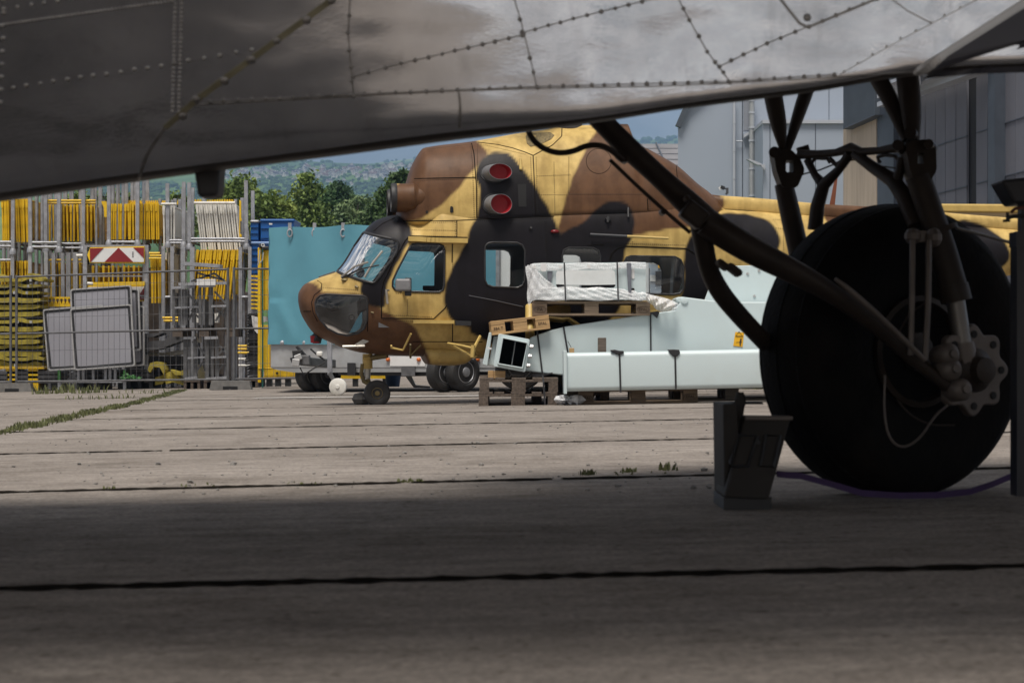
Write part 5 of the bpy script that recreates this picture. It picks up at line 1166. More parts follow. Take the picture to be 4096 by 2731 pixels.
rack('lower steel rack with round posts behind the grey sign boards', 276, 302, YRK - .2, 1.3, (1010,), None, (1490,), False, 18)
rack('lower steel rack right of the chevron board', 655, 690, YRK - .4, 1.3, (985,), None, (1188, 1500), False)
rack('lower steel rack under the white barriers, left of the fan of yellow ones', 735, 768, YRK - .4, 1.3, (988,), None, (1500,), False, 18)
rack('lower steel rack at the yard corner beside the blue crates', 962, 998, YRK - .4, 1.3, (988,), None, (1188, 1400), False, 13)
for (u, v0, v1) in [(35, 708, 1010), (60, 705, 1010), (76, 712, 1008), (147, 715, 1000), (168, 710, 1100), (205, 705, 1200), (412, 800, 1200), (385, 810, 1250), (470, 700, 1100), (700, 795, 1100), (640, 795, 1190), (720, 797, 1190), (943, 797, 1260), (970, 792, 1200), (930, 1000, 1500), (905, 1010, 1480), (1005, 1240, 1400), (15, 700, 1020), (98, 705, 1010), (118, 712, 1005), (224, 705, 1010), (243, 700, 1010), (290, 705, 1010), (322, 700, 1020), (370, 700, 980), (452, 700, 975), (492, 700, 975), (575, 722, 985), (690, 800, 1180), (650, 990, 1250), (672, 990, 1250)]:
    Yp = YRK + random.uniform(.2, .9); q = MB(); rr = random.choice((5.5, 6.5, 8, 9)); q.tube([P(u, v0, Yp), P(u + random.uniform(-3, 3), 1545, Yp)], rr * Yp / F, 8)
    o = q.build('steel_tube', M['galv'], origin=P(u, 1545, Yp), smooth=50)
    tag(o, 'loose galvanised steel tube standing upright among the racks', 'steel tube', 'loose upright steel tubes among the racks')

# ------------------------------------------------------------------ barriers stored on edge
def barrier_proto(name, h_, mt, depth=1.5, flap=True, r_=.024):
    root = thing(name, None, 'barrier', (0, 0, 0))
    q = MB(); q.tube([(0, 0, 0), (0, 0, h_)], r_, 8); q.build('post', mt, root, smooth=60)
    q = MB(); q.tube([(0, depth, 0), (0, depth, h_)], r_, 8); q.build('post', mt, root, smooth=60)
    for z in (h_ - .03, h_ * .35): q = MB(); q.tube([(0, 0, z), (0, depth, z)], r_ * .9, 8); q.build('rail', mt, root, smooth=60)
    q = MB(); q.bb(-r_ * .35, r_ * .35, .06, depth - .05, h_ * .12, h_ - .05); q.build('board', mt, root)
    if flap: q = MB(); q.prism([(-r_ * 1.25, -r_ * 1.3, h_ * .99), (r_ * 1.25, -r_ * 1.3, h_ * .99), (r_ * 1.1, -r_ * 1.3, h_ * .80), (0, -r_ * 1.3, h_ * .775), (-r_ * 1.1, -r_ * 1.3, h_ * .80)], (0, r_ * .6, 0)); q.build('flap', mt, root)
    return root
kinds = {}
def barriers(n, u0, u1, vt, vb, du, Y, mk_, label, group, flapevery=2, vj=3, r_=3.9, depth=1.4):
    Yr0 = Y; h_ = (vb - vt) * Y / F
    for k in range(n):
        u = u0 + (u1 - u0) * (k + .5) / n + random.uniform(-1.5, 1.5); key = (mk_, round(h_, 2), k % flapevery == 0, r_); vtt = vt + random.uniform(-vj, vj)
        pb_, pt_ = P(u + du + random.uniform(-3, 3), vb, Y), P(u, vtt, Y); ang = math.atan2(pt_.x - pb_.x, pt_.z - pb_.z)
        yo = random.uniform(0, .06); loc = (pb_.x, Y + yo, pb_.z)
        if key not in kinds:
            o = barrier_proto('barrier', h_, M[mk_], depth, k % flapevery == 0, r_ * Y / F); kinds[key] = o; o.location = loc
        else: o = copy_tree(kinds[key], loc)
        o.rotation_euler = (0, ang, 0); tag(o, label, 'barrier', group); WO[o.name] = Vector(loc)
YB = YRK + .15
barriers(8, 5, 32, 795, 968, 4, YB, 'yellow', 'yellow barrier on edge in the upper rack at the left edge', 'yellow barriers at the left edge')
barriers(9, 60, 124, 795, 968, 5, YB, 'yellow', 'yellow barrier on edge right of the wide steel posts, far left', 'yellow barriers far left')
barriers(14, 190, 384, 818, 965, 2, YB + .2, 'yellow', 'yellow barrier on edge under the double yellow rail', 'yellow barriers under the double rail')
barriers(7, 440, 506, 815, 958, 0, YB + .2, 'yellow_bright', 'yellow barrier on edge between the tagged post and the comb tops', 'yellow barriers beside the comb tops')
barriers(14, 508, 638, 814, 958, 1, YB, 'yellow', 'yellow barrier on edge in the comb topped row left of the white ones', 'yellow barriers in the comb topped row')
barriers(4, 648, 704, 822, 1010, 1, YB - .1, 'white_pl', 'white barrier on edge in the narrow bay beside the yellow ones', 'white barriers of the narrow bay')
barriers(17, 780, 944, 815, 1000, 20, YB, 'white_pl', 'white barrier leaning in the tall corner rack', 'white barriers of the tall corner rack', 2, 2)
barriers(15, 787, 957, 997, 1196, -24, YB - .5, 'yellow', 'yellow barrier in the slanting fan below the white ones', 'yellow barriers of the slanting fan', 2, 3, 4.6)
barriers(10, 0, 118, 1042, 1200, 0, YB, 'yellow', 'yellow barrier in the lower rack behind the plate stack', 'yellow barriers behind the plate stack')
barriers(8, 196, 326, 1048, 1210, 0, YB, 'yellow', 'yellow barrier in the lower rack left of the chevron board', 'yellow barriers left of the chevron board')
barriers(11, 362, 585, 1062, 1200, 0, YB + .1, 'yellow', 'yellow barrier in the lower rack behind the chevron board', 'yellow barriers behind the chevron board')
barriers(6, 600, 656, 1032, 1212, 0, YB - .3, 'yellow', 'yellow barrier in the lower rack right of the chevron board', 'yellow barriers right of the chevron board')
barriers(4, 655, 700, 1010, 1190, 1, YB + .1, 'white_pl', 'white barrier in the lower rack beside the trestles', 'white barriers of the lower rack')
def hrail(name, label, u0, u1, v, Y, rpx, mt, cat='barrier rail', grp=None, v1=None):
    q = MB(); q.ptube([(u0, v, Y), (u1, v1 if v1 is not None else v, Y)], rpx, 10); o = q.build(name, mt, origin=P((u0 + u1) / 2, v, Y), smooth=50); return tag(o, label, cat, grp)
hrail('barrier_tube', 'upper yellow tube of the double rail', 187, 383, 803, YB - .1, 5, M['yellow']); hrail('barrier_tube', 'lower yellow tube of the double rail', 190, 383, 813, YB, 4, M['yellow'])
hrail('barrier_tube', 'long white tube across the top of the white barriers', 776, 940, 812, YB - .1, 5.5, M['white_pl']); hrail('barrier_tube', 'short white tube on top of the few white barriers', 645, 706, 816, YB - .2, 4.5, M['white_pl'])
hrail('barrier_tube', 'yellow tube on the lower barriers left of the chevron board', 194, 325, 1040, YB - .1, 4.5, M['yellow'])
for k, (u0, u1, v) in enumerate([(590, 640, 1013), (600, 650, 1023), (596, 656, 1034)]): hrail('barrier_tube', ['topmost of the three short yellow tubes right of the chevron board', 'middle one of the three short yellow tubes right of the chevron board', 'lowest of the three short yellow tubes right of the chevron board'][k], u0, u1, v, YB - .4, 4.5, M['yellow_bright'])
# comb shaped tops showing behind the rails
def comb(label, u0, u1, n, v0, v1, Y):
    q = MB(); q.pbox(u0, v1 - 2, u1, v1 + 6, Y, .05)
    for k in range(n):
        u = u0 + (u1 - u0) * (k + .5) / n; wd_ = (u1 - u0) / n * .36; q.ppoly([(u - wd_, v1), (u + wd_, v1), (u + wd_, v0 + random.uniform(0, 3)), (u - wd_ * .3, v0)], Y, .05)
    return tag(q.build('barrier_comb', M['yellow_bright'], origin=P((u0 + u1) / 2, v1, Y)), label, 'barrier rail')
comb('yellow comb of post tops behind the white top tube', 776, 942, 17, 797, 808, YB + .9); comb('yellow comb of post tops left of the white barriers', 512, 662, 20, 801, 812, YB + .9); comb('short yellow comb behind the few white barriers', 682, 714, 5, 801, 812, YB + .9)
q = MB(); q.ppoly([(957, 800), (964, 803), (964, 870), (966, 876), (966, 884), (960, 884), (960, 935), (966, 938), (966, 948), (957, 948)], YB, .06); tag(q.build('barrier_hook', M['yellow_bright'], origin=P(960, 948, YB)), 'narrow bright yellow barrier end right of the white barriers', 'barrier')
q = MB(); q.ppoly([(405, 805), (424, 805), (427, 815), (427, 868), (417, 868), (415, 830), (408, 815)], YB, .06); tag(q.build('barrier_hook', M['yellow_bright'], origin=P(415, 868, YB)), 'hooked bright yellow barrier end left of the paired grey posts', 'barrier')
# pierced comb strip beside the sign boards
q = MB(); Yk = 35.6; q.pbox(150, 1187, 290, 1195, Yk, .3); q.pbox(168, 1216, 290, 1226, Yk, .3)
for k in range(8): u = 176 + k * 15.5; q.ppoly([(u - 3, 1195), (u + 3, 1195), (u + 2.2, 1201), (u + 6.5, 1214), (u + 4, 1217), (u - 4, 1217), (u - 6.5, 1214), (u - 2.2, 1201)], Yk, .22)
tag(q.build('barrier_comb', M['yellow_bright'], origin=P(220, 1226, Yk)), 'bright yellow pierced plastic strip beside the grey sign boards', 'barrier base')

# ------------------------------------------------------------------ chevron board on its frame
Yv = 35.3
cf = thing('sign_stand', 'grey square tube frame that carries the chevron board', 'frame', at_ground(XU(460, Yv), Yv))
for u in (339, 585): q = MB(); q.pbox(u - 8, 980, u + 8, 1530, Yv, .07); q.build('upright', M['galv'], cf)
for v, h_ in ((980, 8), (1101, 6), (1180, 6)): q = MB(); q.pbox(331, v, 593, v + h_, Yv + .01, .05); q.build('cross_bar', M['galv'], cf)
ch = thing('chevron_sign', 'red and white chevron board in a yellow pointed frame', 'sign', P(460, 1020, Yv - .1))
q = MB(); q.ppoly([(360, 990), (577, 985), (577, 1054), (360, 1052), (349, 1020)], Yv - .1, .06); q.build('frame', M['yellow_bright'], ch)
q = MB(); q.ppoly([(359, 993), (575, 990), (575, 1048), (360, 1048)], Yv - .112, .02); q.build('panel', M['white_sheet'], ch)
for pl in ([(359, 993), (414, 992), (362, 1048), (360, 1048)], [(474, 991), (533, 1048), (418, 1048)], [(533, 990), (575, 990), (575, 1033)]):
    q = MB(); q.ppoly(pl, Yv - .12, .01); q.build('stripe', M['red'], ch)
q = MB()
for k in range(4): q.pbox(529, 1007 + k * 6, 534, 1011 + k * 6, Yv - .116, .006)
q.build('print', M['darkgrey'], ch)
lw = thing('chevron_sign', 'second chevron board half hidden behind the top grey sign', 'sign', P(460, 1180, Yv))
q = MB(); q.ppoly([(345, 1128), (578, 1126), (578, 1205), (345, 1205)], Yv + .06, .05); q.build('frame', M['yellow_bright'], lw)
q = MB(); q.ppoly([(352, 1148), (576, 1146), (576, 1198), (352, 1198)], Yv + .05, .01); q.build('panel', M['white_sheet'], lw); q = MB(); q.ppoly([(576, 1150), (576, 1198), (545, 1198)], Yv + .04, .01); q.build('stripe', M['red'], lw)
q = MB(); q.ppoly([(372, 1130), (578, 1126), (578, 1140), (372, 1144)], Yv - .1, .08); tag(q.build('barrier_plank', M['yellow_bright'], origin=P(470, 1140, Yv)), 'bright yellow horizontal board with white tip above the grey signs', 'barrier board')
q = MB(); q.ptube([(350, 1133, Yv - .06), (372, 1135, Yv - .06)], 6); tag(q.build('tube_stub', M['white_pl'], origin=P(360, 1134, Yv)), 'short white tube stub at the left end of the yellow board', 'tube end')
q = MB(); q.ptube([(306, 1022, Yv), (331, 1022, Yv)], 6); tag(q.build('tube_stub', M['white_pl'], origin=P(320, 1022, Yv)), 'short white tube stub left of the chevron board frame', 'tube end')

# ------------------------------------------------------------------ stack of yellow plates
ys_ = 35.0; random.seed(21)
fl = ['topmost humped yellow foot plate of the tall stack', 'second humped yellow foot plate from the top of the stack']
zrow = [1118, 1142, 1168, 1196, 1224, 1252, 1285, 1312, 1338, 1362, 1386, 1410, 1434, 1458]
for k, v in enumerate(zrow):
    q = MB(); n_ = 40; u0 = -120 + random.uniform(-6, 6); u1 = 172 + random.uniform(-14, 14); hump = 22 if k == 0 else (15 if k in (1, 2) else random.choice((3, 4, 12)))
    ph_ = random.uniform(0, 6); tilt = random.uniform(-5, 5); up_, lo_ = [], []
    for i in range(n_ + 1):
        f = i / n_; u = u0 + (u1 - u0) * f; hh = hump * max(0, math.sin(f * 12.6 + ph_)) ** 1.3; tp_ = min(1, f * 9, (1 - f) * 9)
        up_.append((u, v - hh * tp_ - 4 + tilt * (f - .5))); lo_.append((u, v + (15 if hump < 10 else 9) * (.5 + .5 * tp_) - hh * .5 * tp_ + tilt * (f - .5)))
    q.ppoly(up_ + lo_[::-1], ys_ + random.uniform(-.05, .05), .75)
    for f in (.35, .62, .8):
        if hump > 10 and random.random() < .6: u = u0 + (u1 - u0) * f; q.pbox(u, v - 3, u + 9, v + 8, ys_ - .06, .02, 1)
    o = q.build('barrier_weight', [M['yellow_foot'], M['rim']], origin=P(60, v, ys_))
    pos = ['topmost', 'second', 'third', 'fourth', 'fifth', 'sixth', 'seventh', 'eighth', 'ninth', 'tenth', 'eleventh', 'twelfth', 'thirteenth', 'bottommost'][k]
    tag(o, f'{pos} weathered yellow foot plate of the tall stack at the left', 'foot plate', 'weathered yellow foot plates in the tall stack')
q = MB(); q.pbox(-105, 1150, 150, 1462, ys_ + .3, .4); tag(q.build('plate_gap_filler', M['load_dark'], origin=P(30, 1462, ys_)), 'black filler box added inside the stack of yellow foot plates to darken its gaps', 'crate')  # black box added behind the plates so their gaps look dark
q = MB()
for u0 in (-110, 20, 110): q.bb(XU(u0, ys_), XU(u0 + 40, ys_), ys_ + .05, ys_ + .7, gz(-9), ZV(1470, ys_))
q.bb(XU(-120, ys_), XU(175, ys_), ys_ + .02, ys_ + .72, ZV(1475, ys_), ZV(1464, ys_)); tag(q.build('storage_pallet', M['yellow_bright'], origin=at_ground(XU(30, ys_), ys_)), 'bright yellow pallet under the stack of foot plates', 'pallet')

# ------------------------------------------------------------------ grey sign boards
def rounded(cs, r_, n=6):
    o = []; m_ = len(cs)
    for i in range(m_):
        p, a, b = np.array(cs[i], float), np.array(cs[i - 1], float), np.array(cs[(i + 1) % m_], float); d1 = (a - p) / np.linalg.norm(a - p); d2 = (b - p) / np.linalg.norm(b - p); s_, e = p + d1 * r_, p + d2 * r_
        for k in range(n + 1): t = k / n; o.append(tuple((1 - t) ** 2 * s_ + 2 * t * (1 - t) * p + t * t * e))
    return o
def shrink(cs, d):
    c = np.mean(np.array(cs, float), 0); o = []
    for p in cs:
        v = np.array(p) - c; o.append(tuple(c + v - np.sign(v) * d))
    return o
def ring(mb, outer, inner, Y, D):
    n = len(outer); a = [P(u, v, Y) for u, v in outer]; b = [P(u, v, Y) for u, v in inner]; d = Vector((0, D, 0)); q0 = len(mb.v)
    mb.v += [tuple(p) for p in a + b] + [tuple(p + d) for p in a + b]
    for i in range(n):
        j = (i + 1) % n
        for f in ((i, j, n + j, n + i), (2 * n + i, 3 * n + i, 3 * n + j, 2 * n + j), (i, 2 * n + i, 2 * n + j, j), (n + i, n + j, 3 * n + j, 3 * n + i)): mb.f.append(tuple(q0 + k for k in f)); mb.m.append(0)
def board(label, cs, Y):
    root = thing('road_sign', label, 'sign board', P(*np.mean(np.array(cs), 0), Y), 'grey rounded sign boards leaning behind the fence')
    q = MB(); q.ppoly(rounded(shrink(cs, 3), 9), Y, .03); q.build('panel', M['sign_back'], root)
    q = MB(); ring(q, rounded(cs, 12), rounded(shrink(cs, 5), 9), Y - .02, .05); q.build('rim', M['rim'], root)
    q = MB(); ring(q, rounded(shrink(cs, 7), 9), rounded(shrink(cs, 15), 6), Y - .006, .02); q.build('border', M['black'], root)
board('large grey sign board in front of the others, with thick black border', [(279, 1234), (526, 1216), (541, 1464), (296, 1481)], 34.6)
board('grey sign board half hidden on the left of the front one', [(170, 1237), (412, 1218), (430, 1468), (191, 1483)], 34.7)
board('grey sign board standing up highest behind the front one', [(280, 1156), (525, 1140), (536, 1385), (290, 1402)], 34.8)
board('grey sign board of which only the upper right edge shows', [(330, 1168), (556, 1154), (564, 1402), (340, 1416)], 34.92)
board('rearmost grey sign board showing its lower right corner', [(345, 1235), (577, 1222), (578, 1462), (350, 1480)], 35.02)
q = MB()
root = thing('sign_rack', 'low grey steel rack with short posts under the sign boards', 'rack', at_ground(XU(370, 34.8), 34.8))
for u in (237, 498): q = MB(); q.pbox(u - 6, 1524, u + 6, 1558, 34.5, .05); q.build('leg', M['galv'], root)
q = MB(); q.pbox(232, 1522, 504, 1530, 34.48, .06); q.build('beam', M['galv'], root)
for u in (313, 333, 372, 422, 440, 460): q = MB(); q.pbox(u - 5, 1470, u + 5, 1524, 34.75, .06); q.build('post', M['galv'], root)
# black plastic pallets at the foot
for k, (u0, u1, lb) in enumerate([(-60, 28, 'black plastic pallet at the left edge'), (24, 232, 'black plastic pallet stack left of the sign boards'), (300, 500, 'black plastic pallet under the sign boards'), (505, 612, 'black plastic pallet right of the sign boards')]):
    Yq = 35.0 + .05 * k; r0 = thing('plastic_pallet', lb, 'pallet', at_ground(XU((u0 + u1) / 2, Yq), Yq)); x0, x1 = XU(u0, Yq), XU(u1, Yq); gb = gz((x0 + x1) / 2)
    for j in range(3): q = MB(); q.bb(x0, x1, Yq, Yq + .9, gb + .13 + j * .08, gb + .19 + j * .08); q.build('deck', M['darkgrey'], r0, bevel=.008)
    q = MB(); q.bb(x0 + .03, x1 - .03, Yq + .04, Yq + .86, gb + .185, gb + .30); q.build('core', M['black'], r0)
    for f in (0.03, .42, .85): q = MB(); q.bb(x0 + (x1 - x0) * f, x0 + (x1 - x0) * (f + .13), Yq + .02, Yq + .88, gb, gb + .14); q.build('foot', M['black'], r0)
for (u, lb) in [(236, 'green stake beside the left pallet stack'), (498, 'green stake with leafy weeds round it')]:
    q = MB(); q.pbox(u - 5, 1480, u + 5, 1520, 34.45, .03); tag(q.build('stake', M['grass_dark'], origin=P(u, 1520, 34.45)), lb, 'stake')
q = MB(); random.seed(5)
for _ in range(160):
    p = P(random.gauss(515, 18), 1515 - abs(random.gauss(0, 7)), 34.3 + random.uniform(0, .2)); a = Vector((random.gauss(0, 1), random.gauss(0, 1), random.gauss(0, .6))).normalized(); b = a.orthogonal().normalized(); s_ = random.uniform(.02, .045)
    q.add([p - a * s_, p + b * s_ * .5, p + a * s_, p - b * s_ * .5], [(0, 1, 2, 3)])
tag(q.build('weed_plant', M['grass_dark'], origin=P(515, 1518, 34.4), recalc=False), 'bushy green weed growing at the foot of the sign boards', 'plant')

# ------------------------------------------------------------------ steel trestles with cross bracing
def trestle(label, Y, posts, v0, v1, rails, braces, mt='galv_dark'):
    root = thing('steel_trestle', label, 'trestle', P(posts[0][0], v1, Y))
    for u, w_, a, b in posts: q = MB(); q.pbox(u - w_ / 2, a, u + w_ / 2, b, Y, w_ * Y / F); q.build('upright', M[mt], root)
    for (ua, va, ub, vb, h_) in rails: q = MB(); q.bar(P(ua, va, Y - .05), P(ub, vb, Y - .05), .06, h_ * Y / F); q.build('cross_bar', M['galv'], root)
    for (ua, va, ub, vb) in braces: q = MB(); q.bar(P(ua, va, Y + .02), P(ub, vb, Y + .02), .02, .035); q.build('brace', M[mt], root)
YL_ = 33.9
trestle('upper steel trestle on the left, in front of the rack posts', YL_ + .2, [(694, 11, 1152, 1300), (718, 9, 1156, 1300), (730, 9, 1156, 1300), (742, 10, 1156, 1300), (772, 9, 1150, 1290)], 1150, 1300, [(686, 1152, 778, 1146, 10), (700, 1231, 795, 1227, 7)], [(738, 1160, 788, 1215), (788, 1215, 755, 1280), (765, 1240, 795, 1270)])
trestle('upper steel trestle in the middle, with the white plate', YL_, [(799, 11, 1140, 1300), (815, 8, 1150, 1300), (843, 16, 1140, 1300), (906, 10, 1130, 1300)], 1140, 1300, [(715, 1137, 915, 1132, 11), (795, 1146, 860, 1144, 8), (846, 1225, 905, 1223, 8)], [(858, 1165, 905, 1215), (905, 1215, 862, 1285), (862, 1235, 905, 1270), (790, 1092, 895, 1120), (860, 1092, 765, 1126), (860, 1095, 900, 1125)])
trestle('lower steel trestle on the left, standing on a wooden pallet', YL_ + .2, [(740, 14, 1350, 1515), (757, 9, 1352, 1515), (780, 12, 1350, 1515)], 1350, 1515, [(734, 1352, 784, 1350, 10), (750, 1432, 825, 1428, 7), (740, 1513, 790, 1508, 8)], [(770, 1365, 820, 1415), (820, 1440, 780, 1490)])
trestle('lower steel trestle on the right, beside the fence post', YL_, [(828, 14, 1350, 1515), (850, 10, 1352, 1515), (868, 14, 1350, 1515), (905, 10, 1340, 1515)], 1350, 1515, [(818, 1352, 872, 1350, 11), (845, 1430, 905, 1427, 8), (825, 1514, 910, 1508, 8)], [(865, 1370, 905, 1410), (905, 1385, 870, 1420), (905, 1445, 865, 1490)])
q = MB(); q.bar(P(728, 1054, YL_), P(885, 1066, YL_), .3, .06); tag(q.build('steel_beam', M['galv'], origin=P(800, 1060, YL_)), 'grey steel beam lying slightly tilted on the trestles', 'beam')
q = MB(); q.pbox(787, 1116, 862, 1141, YL_ - .1, .02); tag(q.build('name_plate', M['white_sheet'], origin=P(825, 1141, YL_ - .1)), 'small blank white plate on the upper steel trestle', 'plate')
# wooden pallets below and between the trestles
def slab_pallet(label, u0, u1, v0, v1, Y, mt='wood_old', D=1.0):
    r0 = thing('wooden_pallet', label, 'pallet', P((u0 + u1) / 2, v1, Y)); q = MB(); h_ = (v1 - v0)
    q.pbox(u0, v0, u1, v0 + h_ * .25, Y, D); q.build('deck', M[mt], r0)
    for f in (0, .42, .84): q = MB(); q.pbox(u0 + (u1 - u0) * f, v0 + h_ * .25, u0 + (u1 - u0) * (f + .16), v1, Y + .01, D - .02); q.build('block', M[mt], r0)
slab_pallet('dark wooden pallet between the upper and lower trestles', 690, 940, 1312, 1346, YL_ + .05); slab_pallet('dark wooden pallet under the left lower trestle', 735, 800, 1518, 1556, YL_ + .1); slab_pallet('dark wooden pallet under the right lower trestle', 815, 892, 1518, 1556, YL_ + .12); slab_pallet('dark wooden pallet beneath the stack of black plates', 975, 1030, 1515, 1548, 34.4)
# black rubber foot plate pile and yellow humped pieces
q = MB(); q.ppoly([(560, 1335), (640, 1330), (690, 1312), (728, 1318), (733, 1360), (690, 1376), (640, 1396), (600, 1402), (560, 1402), (560, 1366), (655, 1362), (675, 1345), (660, 1330), (610, 1348), (560, 1350)], 35.2, .6)
for k in range(4): q.pbox(700, 1318 + k * 9, 717, 1322 + k * 9, 35.18, .03, 1)
tag(q.build('barrier_weight', [M['darkgrey'], M['hole']], origin=P(650, 1400, 35.2)), 'dark grey rubber barrier foot with slotted end', 'barrier foot')
q = MB(); q.ppoly([(560, 1405), (640, 1412), (735, 1398), (735, 1415), (680, 1422), (600, 1420), (560, 1412)], 35.3, .6); tag(q.build('barrier_weight', M['conc'], origin=P(650, 1420, 35.3)), 'worn grey rubber slab under the slotted foot', 'barrier foot')
q = MB(); q.pbox(560, 1424, 738, 1500, 36.0, .6); tag(q.build('dark_crate', M['black'], origin=P(650, 1500, 36)), 'black crate in the shade under the rubber slab', 'crate')
for (pts, lb) in [([(590, 1480), (600, 1452), (620, 1446), (645, 1450), (660, 1478), (655, 1500), (640, 1470), (615, 1466), (600, 1490)], 'arched weathered yellow foot piece on the ground'), ([(650, 1500), (680, 1485), (705, 1492), (725, 1525), (732, 1540), (690, 1528), (665, 1536), (655, 1515)], 'pale yellow humped foot piece lying on the ground'), ([(620, 1510), (650, 1500), (670, 1512), (650, 1535), (620, 1540)], 'small dark yellow foot piece between the larger ones'), ([(680, 1478), (712, 1488), (738, 1478), (738, 1500), (700, 1500)], 'yellow ridged foot piece behind the pale one')]:
    q = MB(); q.ppoly(pts, 34.9 + random.uniform(0, .3), .5); c = P(*pts[0], 35); tag(q.build('barrier_weight', M['yellow_foot'], origin=c), lb, 'foot piece')
for (u, v, lb) in [(787, 1350, 'left white bottle-shaped post end between the trestles'), (801, 1352, 'right white bottle-shaped post end between the trestles')]:
    q = MB(); q.lathe([(.028, 0), (.035, .03), (.02, .06), (.012, .075), (.022, .09), (.022, .10)], P(u, v + 18, 34.5), (0, 0, 1), 12); o = q.build('bottle_peg', M['white_pl'], origin=P(u, v + 18, 34.5), smooth=40); o.scale = (1, 1, 1.5); tag(o, lb, 'post end')
q = MB(); q.ppoly([(792, 1460), (800, 1462), (806, 1485), (818, 1490), (820, 1514), (790, 1514)], 34.6, .3); tag(q.build('barrier_weight', mat('cream_plastic', (.55, .47, .25), .6, 0, .1, 9), origin=P(805, 1514, 34.6)), 'cream coloured plastic piece between the lower trestles', 'foot piece')
q = MB(); q.pbox(786, 1254, 798, 1290, 34.6, .2); q.ppoly([(858, 1254), (872, 1252), (870, 1290), (860, 1290)], 34.6, .2); tag(q.build('white_pipe', M['white_pl'], origin=P(792, 1290, 34.6)), 'white plastic pieces showing between the upper trestles', 'pipe')
for k, (u0, u1, v) in enumerate([(650, 712, 1271), (655, 712, 1283), (952, 995, 1384), (952, 990, 1396), (952, 1002, 1411)]):
    hrail('barrier_tube', ['upper yellow tube lying between racks and left trestle', 'lower yellow tube lying between racks and left trestle', 'highest short yellow tube left of the black plates', 'middle short yellow tube left of the black plates', 'lowest short yellow tube left of the black plates'][k], u0, u1, v, 35.6, 5, M['yellow_bright'])
for k, v in enumerate((1436, 1462)): hrail('barrier_tube', ['upper white tube left of the black plates', 'lower white tube left of the black plates'][k], 954, 1000, v, 35.6, 5, M['white_pl'])
# stack of black plates with ragged edges
random.seed(9)
bp_ = None
for k in range(24):
    v = 1258 + k * 10.8; Yq = 34.5; u0 = 985 + random.uniform(-6, 4); q = MB()
    q.ppoly([(u0 - 4, v + 7), (u0 + 12, v - 4 + random.uniform(-2, 2)), (1031, v - 5), (1031, v + 4), (u0 + 14, v + 5)], Yq + random.uniform(-.03, .03), .8); o = q.build('rubber_sheet', M['black'], origin=P(1010, v, Yq))
    tag(o, 'thin black rubber plate in the ragged stack beside the yellow frame', 'rubber plate', 'black rubber plates of the ragged stack')
# clear film tied over the stack and blue crates, yellow frames
q = MB(); q.ppoly([(1006, 1262), (1030, 1268), (1040, 1262), (1072, 1268), (1074, 1284), (1045, 1290), (1038, 1310), (1030, 1334), (1018, 1322), (1010, 1300)], 33.9, .05); tag(q.build('plastic_sheet', M['plastic_film'], origin=P(1040, 1300, 33.9)), 'crumpled whitish plastic sheet hanging on the yellow frame', 'plastic sheet')
def crate(label, u0, u1, v0, v1, Y, lid='blue', ribs=3, gr=None):
    r0 = thing('plastic_crate', label, 'crate', P((u0 + u1) / 2, v1, Y)); q = MB(); q.pbox(u0 + 2, v0 + 6, u1 - 2, v1, Y, 1.1); q.build('body', M['blue'], r0, bevel=.02)
    q = MB(); q.pbox(u0, v0, u1, v0 + 11, Y - .03, 1.16); q.build('rim', M[lid], r0, bevel=.02)
    for k in range(ribs): v = v0 + 11 + (v1 - v0 - 11) * (k + .6) / ribs; q = MB(); q.pbox(u0 + 3, v, u1 - 3, v + 4, Y - .025, .03); q.build('rib', M['blue'], r0)
    return r0
YC = 37.0
crate('blue plastic crate with grey rim beside the corner rack post', 1000, 1036, 880, 964, YC, 'galv', 3)
crate('wide blue plastic crate with a pale mark, top of the pile', 1040, 1178, 876, 964, YC, 'blue', 2)
c2 = crate('blue plastic crate with pale blue rim, under the upper crates', 998, 1176, 966, 1172, YC - .02, 'blue_pale', 8)
q = MB(); q.pbox(1076, 893, 1089, 899, YC - .035, .01); q.build('mark', M['white_sheet'], bpy.data.objects[[o.name for o in bpy.data.objects if o.get('label') == 'wide blue plastic crate with a pale mark, top of the pile'][0]])
for k in range(9):
    v = 1101 + k * 16; q = MB(); q.ppoly([(1004, v), (1032, v), (1032, v + 5), (1028, v + 9), (1020, v + 6), (1004, v + 6)], 35.2, .5)
    tag(q.build('notched_bar', M['yellow_bright'], origin=P(1018, v, 35.2)), 'yellow notched rail stacked behind the yellow frame posts', 'rail', 'yellow notched rails stacked by the yellow frame')
yf = thing('yellow_stillage', 'bright yellow steel stillage with green lashing strap beside the trailer', 'stillage', P(1060, 1540, 33.4))
for (u0, u1, v0, v1, nme, mm_) in [(1031, 1044, 990, 1530, 'post', 'yellow_bright'), (1058, 1092, 996, 1240, 'post', 'yellow_bright'), (1046, 1057, 1000, 1240, 'post', 'yellow_bright'), (1031, 1078, 1300, 1470, 'panel', 'yellow_bright'), (1032, 1560, 1470, 1476, 'beam', 'yellow_bright'), (1056, 1560, 1476, 1506, 'beam', 'yellow'), (1050, 1560, 1506, 1514, 'beam', 'yellow_bright'), (1054, 1080, 1367, 1374, 'beam', 'yellow_bright')]:
    q = MB(); q.pbox(u0, v0, u1, v1, 33.4 + random.uniform(0, .02), .25); q.build(nme, M[mm_], yf, bevel=.008)
q = MB(); q.pbox(1047, 995, 1053, 1550, 33.33, .02); q.build('lashing_strap', mat('green_strap', (.01, .09, .07), .6, 0, .1, 9), yf)
q = MB(); q.pbox(1034, 975, 1046, 992, 33.35, .2); q.pbox(1048, 984, 1076, 1000, 33.36, .2); q.build('cap', M['black'], yf, bevel=.02)
